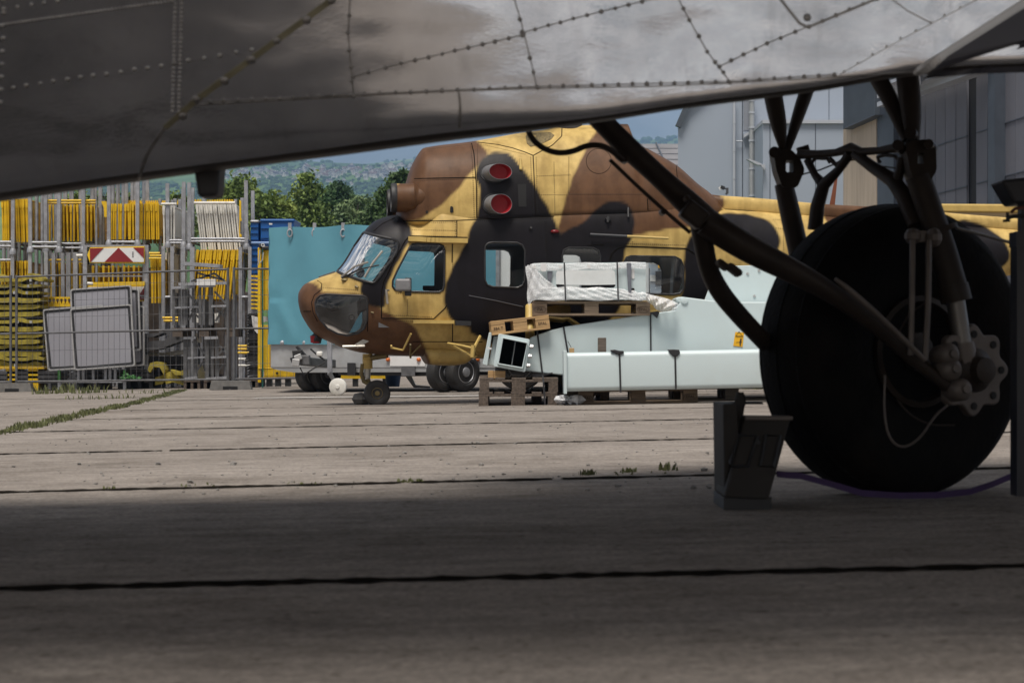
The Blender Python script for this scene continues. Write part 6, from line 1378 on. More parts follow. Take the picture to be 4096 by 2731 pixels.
q = MB(); q.bar(P(1046, 976, 33.3), P(1058, 985, 33.3), .03, .03); q.bar(P(1056, 976, 33.3), P(1047, 985, 33.3), .03, .03); q.build('cable_tie', M['white_sheet'], yf)
q = MB(); q.ptube([(1040, 1000, 33.3), (1036, 1040, 33.3), (1032, 1060, 33.3)], 2.4); q.ptube([(1054, 1010, 33.3), (1050, 1040, 33.3), (1040, 1052, 33.3)], 2.4); q.build('buckle', M['rim'], yf, smooth=60)
for u in (1045, 1075, 1110, 1150, 1300, 1420, 1540): q = MB(); q.pbox(u - 10, 1514, u + 10, 1545, 33.45, .2); q.build('foot', M['black'], yf)
q = MB(); c = P(1108, 1492, 33.38); q.lathe([(.022, 0), (.022, .01)], c, (0, 1, 0), 16); q.build('hole', M['hole'], yf)
bk = thing('blue_bucket', 'small dark blue bucket under the trailer chassis', 'bucket', P(1570, 1545, 31.0)); q = MB(); q.lathe([(.10, 0), (.13, .22), (.135, .22)], P(1572, 1546, 31.0), (0, 0, 1), 16); q.build('body', mat('navy_plastic', (.02, .05, .11), .5, 0, .1, 5), bk, smooth=30)
q = MB(); q.ppoly([(1615, 1495), (1640, 1495), (1662, 1540), (1720, 1545), (1720, 1552), (1655, 1550), (1640, 1530)], 29.5, .15); tag(q.build('plastic_sheet', M['plastic_film'], origin=P(1660, 1550, 29.5)), 'crumpled clear plastic hanging under the trailer onto the ground', 'plastic sheet')

# dark pallet loads behind the racks
random.seed(31)
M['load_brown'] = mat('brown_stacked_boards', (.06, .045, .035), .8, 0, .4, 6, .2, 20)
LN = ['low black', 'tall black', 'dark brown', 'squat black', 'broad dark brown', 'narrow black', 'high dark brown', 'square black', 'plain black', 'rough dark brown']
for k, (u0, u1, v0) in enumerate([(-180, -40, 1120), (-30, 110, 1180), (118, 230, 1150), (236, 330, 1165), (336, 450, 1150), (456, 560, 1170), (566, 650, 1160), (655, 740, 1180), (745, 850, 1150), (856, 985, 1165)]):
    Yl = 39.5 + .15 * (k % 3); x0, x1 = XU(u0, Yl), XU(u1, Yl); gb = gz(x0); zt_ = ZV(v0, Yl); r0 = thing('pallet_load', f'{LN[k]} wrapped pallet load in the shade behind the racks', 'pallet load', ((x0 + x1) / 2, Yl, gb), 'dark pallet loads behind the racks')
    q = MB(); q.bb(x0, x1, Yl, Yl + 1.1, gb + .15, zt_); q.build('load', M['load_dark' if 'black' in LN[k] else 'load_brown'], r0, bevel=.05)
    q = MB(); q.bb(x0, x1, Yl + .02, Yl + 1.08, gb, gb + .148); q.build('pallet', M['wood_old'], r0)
# ------------------------------------------------------------------ pallets
def pallet_proto(label, wood, L_=1.2, W_=.8, grp=None):
    r0 = thing('wooden_pallet', label, 'pallet', (0, 0, 0), grp); hw = W_ / 2; hl = L_ / 2
    q = MB()
    for y, w_ in ((-hw + .0725, .145), (-.19, .10), (0, .145), (.19, .10), (hw - .0725, .145)): q.bb(-hl, hl, y - w_ / 2, y + w_ / 2, .122, .144)
    q.build('deck_plank', M[wood], r0, bevel=.003)
    for x in (-hl + .0725, 0, hl - .0725): q = MB(); q.bb(x - .072, x + .072, -hw, hw, .10, .1215); q.build('cross_plank', M[wood], r0, bevel=.003)
    for y, w_ in ((-hw + .05, .10), (0, .145), (hw - .05, .10)):
        q = MB(); q.bb(-hl, hl, y - w_ / 2, y + w_ / 2, 0, .022); q.build('bottom_plank', M[wood], r0, bevel=.003)
        for x, bw in ((-hl + .0725, .145), (0, .145), (hl - .0725, .145)):
            q = MB(); q.bb(x - bw / 2, x + bw / 2, y - w_ / 2 + .002, y + w_ / 2 - .002, .0225, .0995); q.build('block', M[wood], r0, bevel=.004)
    return r0
def stamp(root, txts, L_=1.2, W_=.8):   # burnt-in stamps on the front blocks, in the pallet's own space
    for x, t_, ovl in txts:
        cu = bpy.data.curves.new('stamp', 'FONT'); cu.body = t_; cu.size = .042 if len(t_) > 2 else .05; cu.align_x = 'CENTER'; cu.align_y = 'CENTER'; cu.extrude = .0004
        tmp = bpy.data.objects.new('stamp', cu); me = bpy.data.meshes.new_from_object(tmp); bpy.data.objects.remove(tmp); me.materials.clear(); me.materials.append(M['stamp'])
        o = bpy.data.objects.new('stamp', me); COL.objects.link(o); o.parent = root; o.location = (x, -W_ / 2 - .0008, .061); o.rotation_euler = (R(90), 0, 0)
        if ovl:
            q = MB(); q.tube([(x + .062 * math.cos(a), -W_ / 2 - .001, .061 + .030 * math.sin(a)) for a in np.linspace(0, 6.28, 28, endpoint=False)], .0014, 4, closed=True); e = q.build('stamp_oval', M['stamp'], root)
PG = 'wooden pallets under the white steel parts'
def put(root, loc, rot=(0, 0, 0)):
    root.location = loc; root.rotation_euler = rot; return root
YP = 20.2
base = pallet_proto('grey weathered wooden pallet with stamped blocks under the front white beam', 'wood', grp=PG); stamp(base, [(-.527, 'EPAL', True), (.527, 'EPAL', True)])
c = at_ground(XU(2555, YP), YP + .36); put(base, c, (0, -.017, R(-.6)))
def near_copy(src, label, loc, rot): return copy_tree(src, loc, rot, label, PG)
plain = pallet_proto('lower one of the two dark pallets stacked under the open girder end', 'wood_old', grp=PG)
c = at_ground(XU(2072, YP), YP + .6); put(plain, c, (0, -.012, R(90)))
near_copy(plain, 'upper one of the two dark pallets stacked under the open girder end', c + Vector((0, .01, .1445)), (0, -.012, R(90.8)))
near_copy(plain, 'dark wooden pallet behind the front one, partly hidden by the wheel chock', at_ground(XU(2926, 20.7), 21.05), (0, -.017, 0))
near_copy(plain, 'dark wooden pallet far back between the stacked pair and the front one', at_ground(XU(2280, 20.9), 21.2), (0, -.017, R(90)))
tp = pallet_proto('brown wooden pallet carrying the bubble wrapped frame', 'wood', grp=PG); stamp(tp, [(-.527, 'PA', True), (.527, 'EPAL', True)])
YB2 = 20.35
put(tp, (XU(2365, YB2), YB2 + .4, ZV(1262, YB2)), (0, 0, R(.5)))
tl = pallet_proto('small fresh yellow pine pallet tilted on the tapered girder', 'wood_new', .6, .8, PG)
stamp(tl, [(-.2275, '384 T', False), (.2275, 'EPAL', False)], .6, .8)
put(tl, (XU(2079, 20.3), 20.3 + .4, ZV(1328, 20.3)), (0, R(-6.5), R(2)))

# ------------------------------------------------------------------ white steel girders
Yg = 20.42
gd = thing('steel_girder', 'long white tapered steel girder with open square end lying on pallets', 'girder', P(2400, 1500, Yg))
q = MB(); q.ppoly(Z(z4, (380, 965), (440, 700), (590, 645), (720, 612), (1400, 507), (1598, 482), (1610, 455), (1636, 425), (1610, 410), (1606, 388), (1624, 376), (1660, 374), (1830, 396), (2000, 415), (2750, 415), (2750, 1000), (690, 1000)), Yg, .52); q.build('web', M['white_steel'], gd, bevel=.012)
oc, ic = Z(z4, (188, 668), (440, 714), (402, 977), (146, 930)), Z(z4, (226, 706), (416, 746), (376, 938), (190, 905))
def lerp_poly(a, b, t): return [(p[0] + (q_[0] - p[0]) * t, p[1] + (q_[1] - p[1]) * t) for p, q_ in zip(a, b)]
q = MB(); ring(q, rounded(oc, 8), rounded(ic, 3), Yg - .16, .05); q.build('end_flange', M['white_steel'], gd, bevel=.004)
q = MB(); ring(q, rounded(lerp_poly(oc, ic, .72), 4), rounded(ic, 3), Yg - .19, .05); q.build('flange_lip', M['white_steel'], gd, bevel=.004)
q = MB(); ring(q, rounded(lerp_poly(oc, ic, .75), 4), rounded(lerp_poly(oc, ic, .985), 3), Yg - .12, .6); q.build('box_tube', M['white_steel'], gd)
q = MB(); q.ppoly(rounded(ic, 3), Yg + .40, .03); q.build('inner_plate', M['hole'], gd); q = MB(); q.ppoly(rounded(lerp_poly(oc, ic, .9), 3), Yg + .45, .02); q.build('end_plate', M['white_steel'], gd)
q = MB(); q.prism([P(*z4(322, 735), Yg - .05), P(*z4(292, 918), Yg - .05), P(*z4(286, 918), Yg + .35), P(*z4(316, 735), Yg + .35)], (.006, 0, 0)); q.build('divider', M['alu'], gd)
for pl, o in ((Z(z4, (112, 657), (137, 661), (100, 926), (60, 914)), .05), (Z(z4, (150, 690), (186, 690), (150, 926), (106, 922)), .1)): q = MB(); q.ppoly(pl, Yg - .1 + o, .35); q.build('end_stiffener', M['white_steel'], gd, bevel=.006)
q = MB(); q.bar(P(*z4(100, 780), Yg - .12), P(*z4(132, 790), Yg - .12), .03, .02); q.build('weld_tab', M['white_sheet'], gd)
for x, y in ((446, 773), (432, 850), (420, 925)):
    q = MB(); c = P(*z4(x - 10, y), Yg - .14); q.lathe([(.012, 0), (.012, .035)], c, (1, 0, 0), 8); q.lathe([(.026, .008), (.026, .022)], c, (1, 0, 0), 6); q.lathe([(.022, .026), (.022, .038)], c, (1, 0, 0), 6); q.build('bolt', M['rim'], gd)
q = MB(); q.lathe([(.035, 0), (.035, .012), (.02, .016)], P(*z4(1676, 405), Yg - .003), (0, -1, 0), 18); q.build('lug_pin', M['white_steel'], gd, smooth=40)
def strap(parent, pts, w_=7, mt='strap'):
    q = MB()
    for a, b in zip(pts, pts[1:]): q.bar(P(*a), P(*b), w_ * 20.2 / F, .006, (0, 1, 0))
    return q.build('strap', M[mt], parent)
strap(gd, [(*z4(497, 640), Yg - .012), (*z4(540, 1000), Yg - .012), (*z4(548, 1060), Yg - .3), (*z4(560, 1235), Yg - .3)]); strap(gd, [(*z4(708, 612), Yg - .012), (*z4(742, 815), Yg - .012)]); strap(gd, [(*z4(1404, 507), Yg - .012), (*z4(1408, 1000), Yg - .012)], 6)
q = MB(); q.prism([P(*z4(x, y), Yg - .05) for x, y in ((1395, 498), (1462, 488), (1475, 500), (1458, 545), (1420, 512), (1398, 514))], (0, .2, 0)); q.build('edge_protector', M['strap'], gd)
q = MB(); q.prism([P(*z4(x, y), Yg - .03) for x, y in ((440, 1010), (470, 992), (560, 992), (620, 978), (622, 988), (560, 1003), (470, 1018))], (0, .3, 0)); q.build('packing_strip', M['strap'], gd)
# warning sticker on the girder
sk = MB(); quad = Z(z4, (2083, 655), (2152, 660), (2140, 776), (2066, 766)); sk.ppoly(quad, Yg - .006, .004); stk = sk.build('warning_sticker', M['sticker'], gd)
q = MB(); 
def S4(pts): return [P(*z4(x, y), Yg - .008) for x, y in pts]
q.prism(S4([(2120, 722), (2132, 723), (2134, 742), (2128, 744), (2126, 768), (2117, 767), (2116, 743), (2112, 740)]), (0, .002, 0)); q.lathe([(.010, 0), (.010, .002)], P(*z4(2127, 715), Yg - .008), (0, 1, 0), 12); q.build('person_symbol', M['stamp'], stk)
q = MB(); q.prism(S4([(2090, 737), (2110, 735), (2110, 739), (2090, 741)]), (0, .002, 0)); q.build('arrow_symbol', M['stamp'], stk)
tri = S4([(2086, 688), (2112, 652), (2142, 690)]); q = MB(); q.tube(tri, .005, 4, closed=True); q.build('triangle_symbol', M['stamp'], stk)
# upper plate girder behind
Yu = 21.0 - .02
ug = thing('steel_girder', 'tall white plate girder rising behind the tapered one at the strut', 'girder', P(2900, 1500, Yu))
q = MB(); q.ppoly(Z(z4, (1835, 600), (1838, 400), (1890, 260), (1905, 130), (2250, 122), (2900, 122), (2900, 900), (1835, 900)), Yu, .06); q.build('web', M['white_steel'], ug, bevel=.006)
for x, y in ((2272, 165), (2235, 368), (2180, 190)): q = MB(); q.lathe([(.014, 0), (.014, .01)], P(*z4(x, y), Yu), (0, -1, 0), 12); q.build('rivet_head', M['rim'], ug)
# front box beam
Yf = 19.85
fb = thing('steel_beam', 'white rounded box beam with end flange lying in front on the pallets', 'beam', P(2600, 1560, Yf))
def beam_section(u, v0, v1):
    pts = []; a, b = P(u, v0, Yf), P(u, v1, Yf); r_ = .05; D = .36
    for (cy, cz, s0) in ((Yf + r_, a.z - r_, 90), (Yf + r_, b.z + r_, 180), (Yf + D - r_, b.z + r_, 270), (Yf + D - r_, a.z - r_, 0)):
        for k in range(7): t = R(s0 + 15 * k); pts.append((a.x, cy + r_ * math.cos(t), cz + r_ * math.sin(t)))
    return pts
q = MB(); s0, s1 = beam_section(2266, 1411, 1566), beam_section(3420, 1389, 1543); n = len(s0); q.add(s0 + s1, [tuple(range(n)), tuple(range(n, 2 * n))[::-1]] + [(i, n + i, n + (i + 1) % n, (i + 1) % n) for i in range(n)]); q.build('box_section', M['white_steel'], fb, smooth=40)
q = MB(); q.ppoly(Z(z4, (708, 804), (722, 802), (735, 808), (736, 1150), (712, 1152)), Yf - .03, .44); q.build('end_flange', M['white_steel'], fb, bevel=.004)
for (x0, y0, x1, y1) in ((1155, 812, 1165, 1138), (1600, 800, 1607, 1112)): strap(fb, [(*z4(x0, y0), Yf - .006), (*z4(x1, y1), Yf - .006)], 7)
for pts in (((1082, 800), (1120, 796), (1150, 804), (1190, 806), (1192, 822), (1172, 834), (1130, 832), (1112, 818), (1090, 812)), ((1545, 796), (1590, 794), (1635, 797), (1642, 822), (1620, 850), (1585, 850), (1562, 826))):
    q = MB(); q.ppoly(Z(z4, *pts), Yf - .015, .12); q.build('edge_protector', M['strap'], fb, bevel=.006)
# timber and offcuts
for (x0, y0, x1, y1, mm_, lb, Yq, D) in ((985, 701, 1050, 830, 'wood_old', 'grey upright timber post between beam and girder', Yf + .38, .1), (755, 783, 794, 830, 'wood_new', 'short stump of pale wood on the beam end', Yf + .38, .08), (148, 968, 243, 1030, 'wood_new', 'fresh wooden block under the girder end, right one', Yg - .1, .3), (104, 964, 147, 1030, 'wood_new', 'fresh wooden block under the girder end, left one', Yg - .08, .3)):
    q = MB(); q.pbox(*z4(x0, y0), *z4(x1, y1), Yq, D); tag(q.build('timber_block', M[mm_], origin=P(*z4((x0 + x1) / 2, y1), Yq), bevel=.004), lb, 'timber')
q = MB(); q.ptube([(*z4(770, 780), Yf + .3), (*z4(742, 728), Yf + .3)], 1.2, 5); tag(q.build('wire', M['strap'], origin=P(*z4(770, 780), Yf + .3)), 'thin bent wire sticking up from the pale wood stump', 'wire')
random.seed(4); q = MB(); nn_ = 12; 
for k in range(6):
    c = P(*z4(680 + k * 26, 1205 + random.uniform(-16, 14)), 20.1); q.blob(c, (.05 + random.random() * .04, .06, .03 + random.random() * .03), 9, 0, .35)
q.blob(P(*z4(718, 1224), 20.0), (.03, .03, .02), 8, 1); tag(q.build('plastic_scraps', [M['plastic_film'], M['strap']], origin=P(*z4(740, 1235), 20.1)), 'crumpled clear plastic scraps on the ground between the pallets', 'plastic scraps')

# ------------------------------------------------------------------ bubble wrapped frame
Yw = 20.30
bw = thing('wrapped_crate', 'white steel frame in bubble wrap strapped to the upper pallet', 'wrapped frame', P(2360, 1200, Yw))
outer = rounded(Z(z4, (470, 108), (1368, 97), (1368, 350), (1368, 398), (470, 398))[0:2] + Z(z4, (1368, 398), (470, 398)), 6); innr = rounded(Z(z4, (648, 166), (1122, 160), (1126, 300), (650, 305)), 18)
q = MB(); ring(q, rounded(Z(z4, (470, 108), (1366, 99), (1366, 398), (470, 398)), 5, 9), rounded(Z(z4, (648, 164), (1122, 160), (1126, 302), (650, 306)), 16, 9), Yw + .02, .03); q.build('front_plate', M['white_steel'], bw)
q = MB(); q.ppoly(Z(z4, (470, 106), (1366, 98), (1366, 112), (470, 120)), Yw + .03, .04); q.ppoly(Z(z4, (470, 384), (1366, 384), (1366, 398), (470, 398)), Yw + .03, .62); q.ppoly(Z(z4, (1352, 112), (1366, 112), (1366, 384), (1352, 384)), Yw + .03, .62); q.build('rail', M['white_steel'], bw)
q = MB(); q.ppoly(Z(z4, (480, 120), (1350, 112), (1350, 272), (900, 280), (480, 270)), Yw + .42, .02); q.build('back_wrap', M['white_sheet'], bw)
q = MB(); q.ppoly(rounded(Z(z4, (1252, 150), (1276, 150), (1276, 230), (1252, 230)), 5), Yw + .012, .006); q.build('slot', M['white_sheet'], bw); q = MB(); q.ppoly(rounded(Z(z4, (1250, 305), (1276, 305), (1276, 335), (1250, 335)), 4), Yw + .012, .006); q.build('slot', M['hole'], bw)
def film(name, c4, nx_, ny_, amp, seed, back=0.0, fr=1.0):
    rng = random.Random(seed); ph_ = [rng.uniform(0, 6.28) for _ in range(6)]; q = MB(); a, b, c_, d = [np.array(p, float) for p in c4]
    for j in range(ny_ + 1):
        for i in range(nx_ + 1):
            f, g_ = i / nx_, j / ny_; p = (a * (1 - f) + b * f) * (1 - g_) + (d * (1 - f) + c_ * f) * g_
            w_ = math.sin(f * 21 * fr + ph_[0] + g_ * 4) + .7 * math.sin(f * 47 * fr + ph_[1] - g_ * 9) + .6 * math.sin(g_ * 13 + ph_[2] + f * 8) + .4 * math.sin(g_ * 31 + f * 77 * fr + ph_[3]); m_ = min(1, 6 * g_, 6 * (1 - g_) + .5)
            yb = Yw - .012 - amp * .26 * (w_ + 2.2) / 4 * m_ + back * f; du = 2.5 * math.sin(g_ * 9 + ph_[4]) ; dv_ = 2.5 * math.sin(f * 17 + ph_[5]) * (1 if j in (0, ny_) else .4)
            q.v.append(tuple(P(p[0] + du * (1 if i in (0, nx_) else .2), p[1] + dv_, yb)))
    for j in range(ny_):
        for i in range(nx_): k = j * (nx_ + 1) + i; q.f.append((k, k + 1, k + nx_ + 2, k + nx_ + 1)); q.m.append(0)
    return q.build(name, M['film'], bw, smooth=50)
film('bubble_wrap', Z(z4, (455, 108), (1366, 97), (1366, 148), (470, 172)), 90, 10, .02, 1)
film('bubble_wrap', Z(z4, (520, 290), (1150, 305), (1400, 400), (462, 402)), 90, 14, .06, 2)
film('bubble_wrap', Z(z4, (408, 128), (470, 108), (560, 330), (425, 440)), 16, 40, .09, 3, .0, .3)
film('bubble_wrap', Z(z4, (456, 112), (500, 170), (640, 290), (462, 400)), 20, 30, .04, 6, .0, .5)
film('bubble_wrap', Z(z4, (1150, 310), (1375, 345), (1400, 400), (1200, 400)), 24, 10, .05, 7)
q = MB(); random.seed(8); top_ = [(1366, 345), (1420, 360), (1500, 378), (1570, 398), (1625, 428), (1615, 465)]; bot_ = [(1366, 402), (1420, 440), (1450, 478), (1500, 496), (1560, 490), (1612, 480)]
nx_, ny_ = 40, 12
for j in range(ny_ + 1):
    for i in range(nx_ + 1):
        f = i / nx_; g_ = j / ny_; k = min(4, int(f * 5)); t_ = f * 5 - k; A = np.array(top_[k]) * (1 - t_) + np.array(top_[k + 1]) * t_; B = np.array(bot_[k]) * (1 - t_) + np.array(bot_[k + 1]) * t_; p = A * (1 - g_) + B * g_
        q.v.append(tuple(P(*z4(*p), Yw + .05 - .10 * math.sin(g_ * math.pi) - .03 * math.sin(f * 26 + g_ * 6) - .015 * math.sin(f * 55 - g_ * 14))))
for j in range(ny_):
    for i in range(nx_): k = j * (nx_ + 1) + i; q.f.append((k, k + 1, k + nx_ + 2, k + nx_ + 1)); q.m.append(0)
q.build('bubble_wrap', M['film'], bw, smooth=50)
strap(bw, [(*z4(714, 100), Yw - .03), (*z4(725, 412), Yw - .09)], 6); strap(bw, [(*z4(1137, 96), Yw - .03), (*z4(1146, 410), Yw - .09)], 6)
q = MB(); q.ppoly(rounded(Z(z4, (1212, 103), (1250, 103), (1252, 362), (1228, 372)), 6), Yw - .02, .012); q.build('grey_band', M['grey_strap'], bw); q = MB(); q.ppoly(Z(z4, (578, 170), (622, 170), (600, 300), (585, 290)), Yw + .0, .012); q.build('grey_band', M['grey_strap'], bw)
q = MB(); q.ppoly(rounded(Z(z4, (524, 108), (574, 106), (572, 172), (528, 172)), 8), Yw - .03, .004); q.build('label_patch', M['white_sheet'], bw)
for x, y in ((477, 135), (682, 135), (912, 131), (1147, 130)): q = MB(); q.lathe([(.018, 0), (.018, .004)], P(*z4(x, y), Yw - .03), (0, -1, 0), 14); q.build('eyelet', M['white_sheet'], bw)
q = MB(); q.ppoly(Z(z4, (1270, 480), (1470, 480), (1440, 500), (1280, 498)), Yw + .2, .2); q.build('packing', M['sand'], bw)
q = MB(); q.ptube([(*z4(706, 70), Yw + .3), (*z4(702, 104), Yw + .3)], 2, 5); q.build('strap_end', M['strap'], bw)
# ------------------------------------------------------------------ the aircraft overhead: fuselage belly, landing gear, added shade slabs
Y0 = 5.2
ac = thing('propeller_airliner', 'bare riveted aluminium aircraft seen from under its belly, with dark main wheel', 'aircraft', (0, Y0, 0))
EDGE = [(-14000, 1125), (-6000, 1120), (-3200, 1095), (-1400, 1000), (-700, 898), (0, 797), (700, 697), (1393, 609), (1830, 551), (2124, 517), (2438, 474), (2711, 430), (3256, 359), (3674, 291), (3900, 272), (4096, 265), (4700, 246), (5600, 230), (9000, 200)]
fe = pchip([a for a, _ in EDGE], [b for _, b in EDGE])
E0 = pchip([-14000, 0, 700, 1200, 1700, 2100, 2700, 3400, 9000], [-46, -45, -42, -33, -15, -4, 0, 1, 1]); E1 = pchip([-14000, 0, 700, 1200, 1700, 2100, 2700, 3400, 9000], [-42, -40, -37, -25, -6, 4, 6, 6, 6])
RAD = pchip([-14000, 0, 1200, 2000, 2400, 3600, 9000], [.24, .22, .15, .07, .04, .028, .028])
us = np.concatenate([np.linspace(-13500, -1500, 40), np.linspace(-1400, 5600, 240), np.linspace(5700, 8800, 12)]); prof_n = None; rows = []
for u in us:
    zb_ = ZV(fe(u), Y0); r_ = float(RAD(u)); e0, e1 = float(E0(u)), float(E1(u)); pr = []
    for b in np.linspace(150, 6, 16): pr.append((Y0 + 1.05 * math.sin(R(b)), zb_ + 1.05 * (1 - math.cos(R(b))) + .0))
    cy, cz = Y0, zb_ + r_
    for a in np.linspace(-90, e0, 9): pr.append((cy - r_ * math.cos(R(a)), cz + r_ * math.sin(R(a))))
    y, z = pr[-1]; n1 = 26; step = .028
    for k in range(n1): e = e0 + (e1 - e0) * min(1, k / 20); y += math.sin(R(e)) * step; z += math.cos(R(e)) * step; pr.append((y, z))
    e = e1
    for k in range(14): e += (75 - e1) / 14; y += math.sin(R(e)) * .085; z += math.cos(R(e)) * .085; pr.append((y, z))
    x = XU(u, Y0); rows.append([(x, a, b) for a, b in pr])
rows = np.array(rows); ns_, np_ = rows.shape[:2]; vv = rows.reshape(-1, 3)
ff = [(i * np_ + j, i * np_ + j + 1, (i + 1) * np_ + j + 1, (i + 1) * np_ + j) for i in range(ns_ - 1) for j in range(np_ - 1)] + [(i * np_ + np_ - 1, i * np_, (i + 1) * np_, (i + 1) * np_ + np_ - 1) for i in range(ns_ - 1)]
bvh_f = BVHTree.FromPolygons([tuple(p) for p in vv], ff)
def metal_mat():
    m = bpy.data.materials.new('bare_aluminium_skin'); m.use_nodes = True; n = m.node_tree; b = n.nodes['Principled BSDF']; lk = n.links.new; t = n.nodes.new('ShaderNodeTexCoord')
    def noise(sc, det, stretch=None, rg=.6):
        q = n.nodes.new('ShaderNodeTexNoise'); q.inputs['Scale'].default_value = sc; q.inputs['Detail'].default_value = det; q.inputs['Roughness'].default_value = rg; s_ = t.outputs['Object']
        if stretch: k = n.nodes.new('ShaderNodeMapping'); k.inputs['Scale'].default_value = stretch; lk(s_, k.inputs[0]); s_ = k.outputs[0]
        lk(s_, q.inputs['Vector']); return q.outputs[0]
    def ramp(x, p0, c0, p1, c1):
        r = n.nodes.new('ShaderNodeValToRGB'); r.color_ramp.elements[0].position = p0; r.color_ramp.elements[0].color = (*c0, 1); r.color_ramp.elements[1].position = p1; r.color_ramp.elements[1].color = (*c1, 1); lk(x, r.inputs[0]); return r.outputs[0]
    c1 = ramp(noise(2.2, 9), .3, (.52, .54, .58), .7, (.88, .90, .95)); c2 = ramp(noise(5, 8, (2.5, 2.5, .6), .7), .55, (1, 1, 1), .82, (.72, .71, .70))
    k = n.nodes.new('ShaderNodeMix'); k.data_type = 'RGBA'; k.blend_type = 'MULTIPLY'; k.inputs['Factor'].default_value = 1; lk(c1, k.inputs['A']); lk(c2, k.inputs['B']); lk(k.outputs['Result'], b.inputs['Base Color'])
    b.inputs['Metallic'].default_value = .92
    rr = n.nodes.new('ShaderNodeMapRange'); rr.inputs[1].default_value = .3; rr.inputs[2].default_value = .7; rr.inputs[3].default_value = .09; rr.inputs[4].default_value = .24; lk(noise(3.1, 7), rr.inputs[0]); lk(rr.outputs[0], b.inputs['Roughness'])
    b1 = n.nodes.new('ShaderNodeBump'); b1.inputs['Strength'].default_value = .6; b1.inputs['Distance'].default_value = .05; lk(noise(2.0, 2.2, (1, 1, 1.7)), b1.inputs['Height'])
    b2 = n.nodes.new('ShaderNodeBump'); b2.inputs['Strength'].default_value = .12; b2.inputs['Distance'].default_value = .004; lk(noise(160, 2, (.25, 1, 1)), b2.inputs['Height']); lk(b1.outputs[0], b2.inputs['Normal']); lk(b2.outputs[0], b.inputs['Normal'])
    return m
M['skin'] = metal_mat()
M['belly'] = mat('darkened_belly_skin', (.045, .038, .033), .55, .35, .35, 3, .1, 30, dirt=(.02, .016, .013), dscale=2.5, stretch=(.5, 1, 1))  # underside coloured dark to suppress the bright ground reflection along its edge
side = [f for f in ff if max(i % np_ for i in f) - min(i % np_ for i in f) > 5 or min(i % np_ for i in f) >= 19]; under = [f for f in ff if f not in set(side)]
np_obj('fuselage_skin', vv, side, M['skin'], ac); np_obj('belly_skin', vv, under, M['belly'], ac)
def fhit(u, v, off=0.0): return hit(u, v, bvh_f, off)
def r6(x, y): return (x / 1.12, y / 1.12)
def r7(x, y): return (2000 + x / 1.1222, y / 1.1222)
def skin_strip(name, pl, w_, m_, h_=.003, off=.0):
    q = MB(); d = dense(pl, 14); pts = [fhit(u, v, off) for u, v in d if v > -60]; prev = None
    for i, (p, nn) in enumerate(pts):
        a = pts[min(i + 1, len(pts) - 1)][0] - pts[max(i - 1, 0)][0]; s_ = a.cross(nn).normalized() * w_ / 2; cur = [p + s_ - nn * .002, p + s_ * .8 + nn * h_, p - s_ * .8 + nn * h_, p - s_ - nn * .002]
        if prev: q.add(prev + cur, [(0, 1, 5, 4), (1, 2, 6, 5), (2, 3, 7, 6)])
        prev = cur
    return q.build(name, m_, ac, recalc=False)
def skin_rivets(name, polys, pitch, r_, h_, m_):
    for pl in polys:
        q = MB()
        for u, v in dense(pl, pitch):
            if v < -40: continue
            p, nn = fhit(u + random.uniform(-.05, .05) * pitch, v + random.uniform(-.03, .03) * pitch); x = nn.orthogonal().normalized(); y = nn.cross(x); b = len(q.v); n_ = 8; r_s = random.uniform(.88, 1.1)
            for rr, hh in ((1.0, -.001), (.85, h_ * .6), (.45, h_)):
                for k in range(n_): a = 2 * math.pi * k / n_; q.v.append(tuple(p + (x * math.cos(a) + y * math.sin(a)) * r_ * r_s * rr + nn * hh))
            for i in range(2):
                for k in range(n_): k2 = (k + 1) % n_; q.f.append((b + i * n_ + k, b + i * n_ + k2, b + (i + 1) * n_ + k2, b + (i + 1) * n_ + k)); q.m.append(0)
            q.f.append(tuple(b + 2 * n_ + k for k in range(n_))); q.m.append(0)
        if m_ is M['rivet_dark'] and name == 'rivet':   # the lap edge the rivets sit on
            prev = None; pts = [fhit(u, v) for u, v in dense(pl, 14) if v > -40]
            for i, (p, nn) in enumerate(pts):
                t_ = pts[min(i + 1, len(pts) - 1)][0] - pts[max(i - 1, 0)][0]; s_ = t_.cross(nn).normalized() * .0022; cur = [p + s_ - nn * .001, p + s_ * .6 + nn * .0012, p - s_ * .6 + nn * .0012, p - s_ - nn * .001]
                if prev: q.add(prev + cur, [(0, 1, 5, 4), (1, 2, 6, 5), (2, 3, 7, 6)])
                prev = cur
        q.build(name, m_, ac, smooth=60)
M['rivet'] = mat('dull_rivet', (.42, .41, .40), .4, .8, .2, 30)
M['rivet_dark'] = mat('dark_rivet', (.26, .25, .24), .42, .75, .25, 30)
skin_rivets('rivet', [[r6(785, 0), r6(772, 500)], [r6(815, 0), r6(800, 500)]], 17, .0052, .0028, M['rivet']); skin_rivets('rivet', [[r6(0, 113), r6(770, 6)]], 15, .0045, .0028, M['rivet'])
skin_rivets('rivet', [[r6(60, 392), r6(720, 296), r6(845, 272), r6(1130, 225)]], 54, .0068, .004, M['rivet']); skin_rivets('rivet', [[r6(18, 0), r6(4, 460)]], 50, .0068, .004, M['rivet']); skin_rivets('rivet', [[r6(20, 40), r6(320, -5)]], 50, .006, .004, M['rivet'])
skin_strip('sealant_strip', [r6(1500, -10), r6(880, 447), r6(740, 572)], .018, M['sealant'], .003); skin_rivets('sealant_lump', [[r6(1490, 0), r6(880, 447), r6(815, 515)]], 126, .0125, .007, M['rivet_dark'])
skin_strip('skin_seam', [r6(740, 572), r6(690, 640), r6(655, 700), r6(625, 790), r6(618, 850)], .010, M['rivet_dark'], .003)
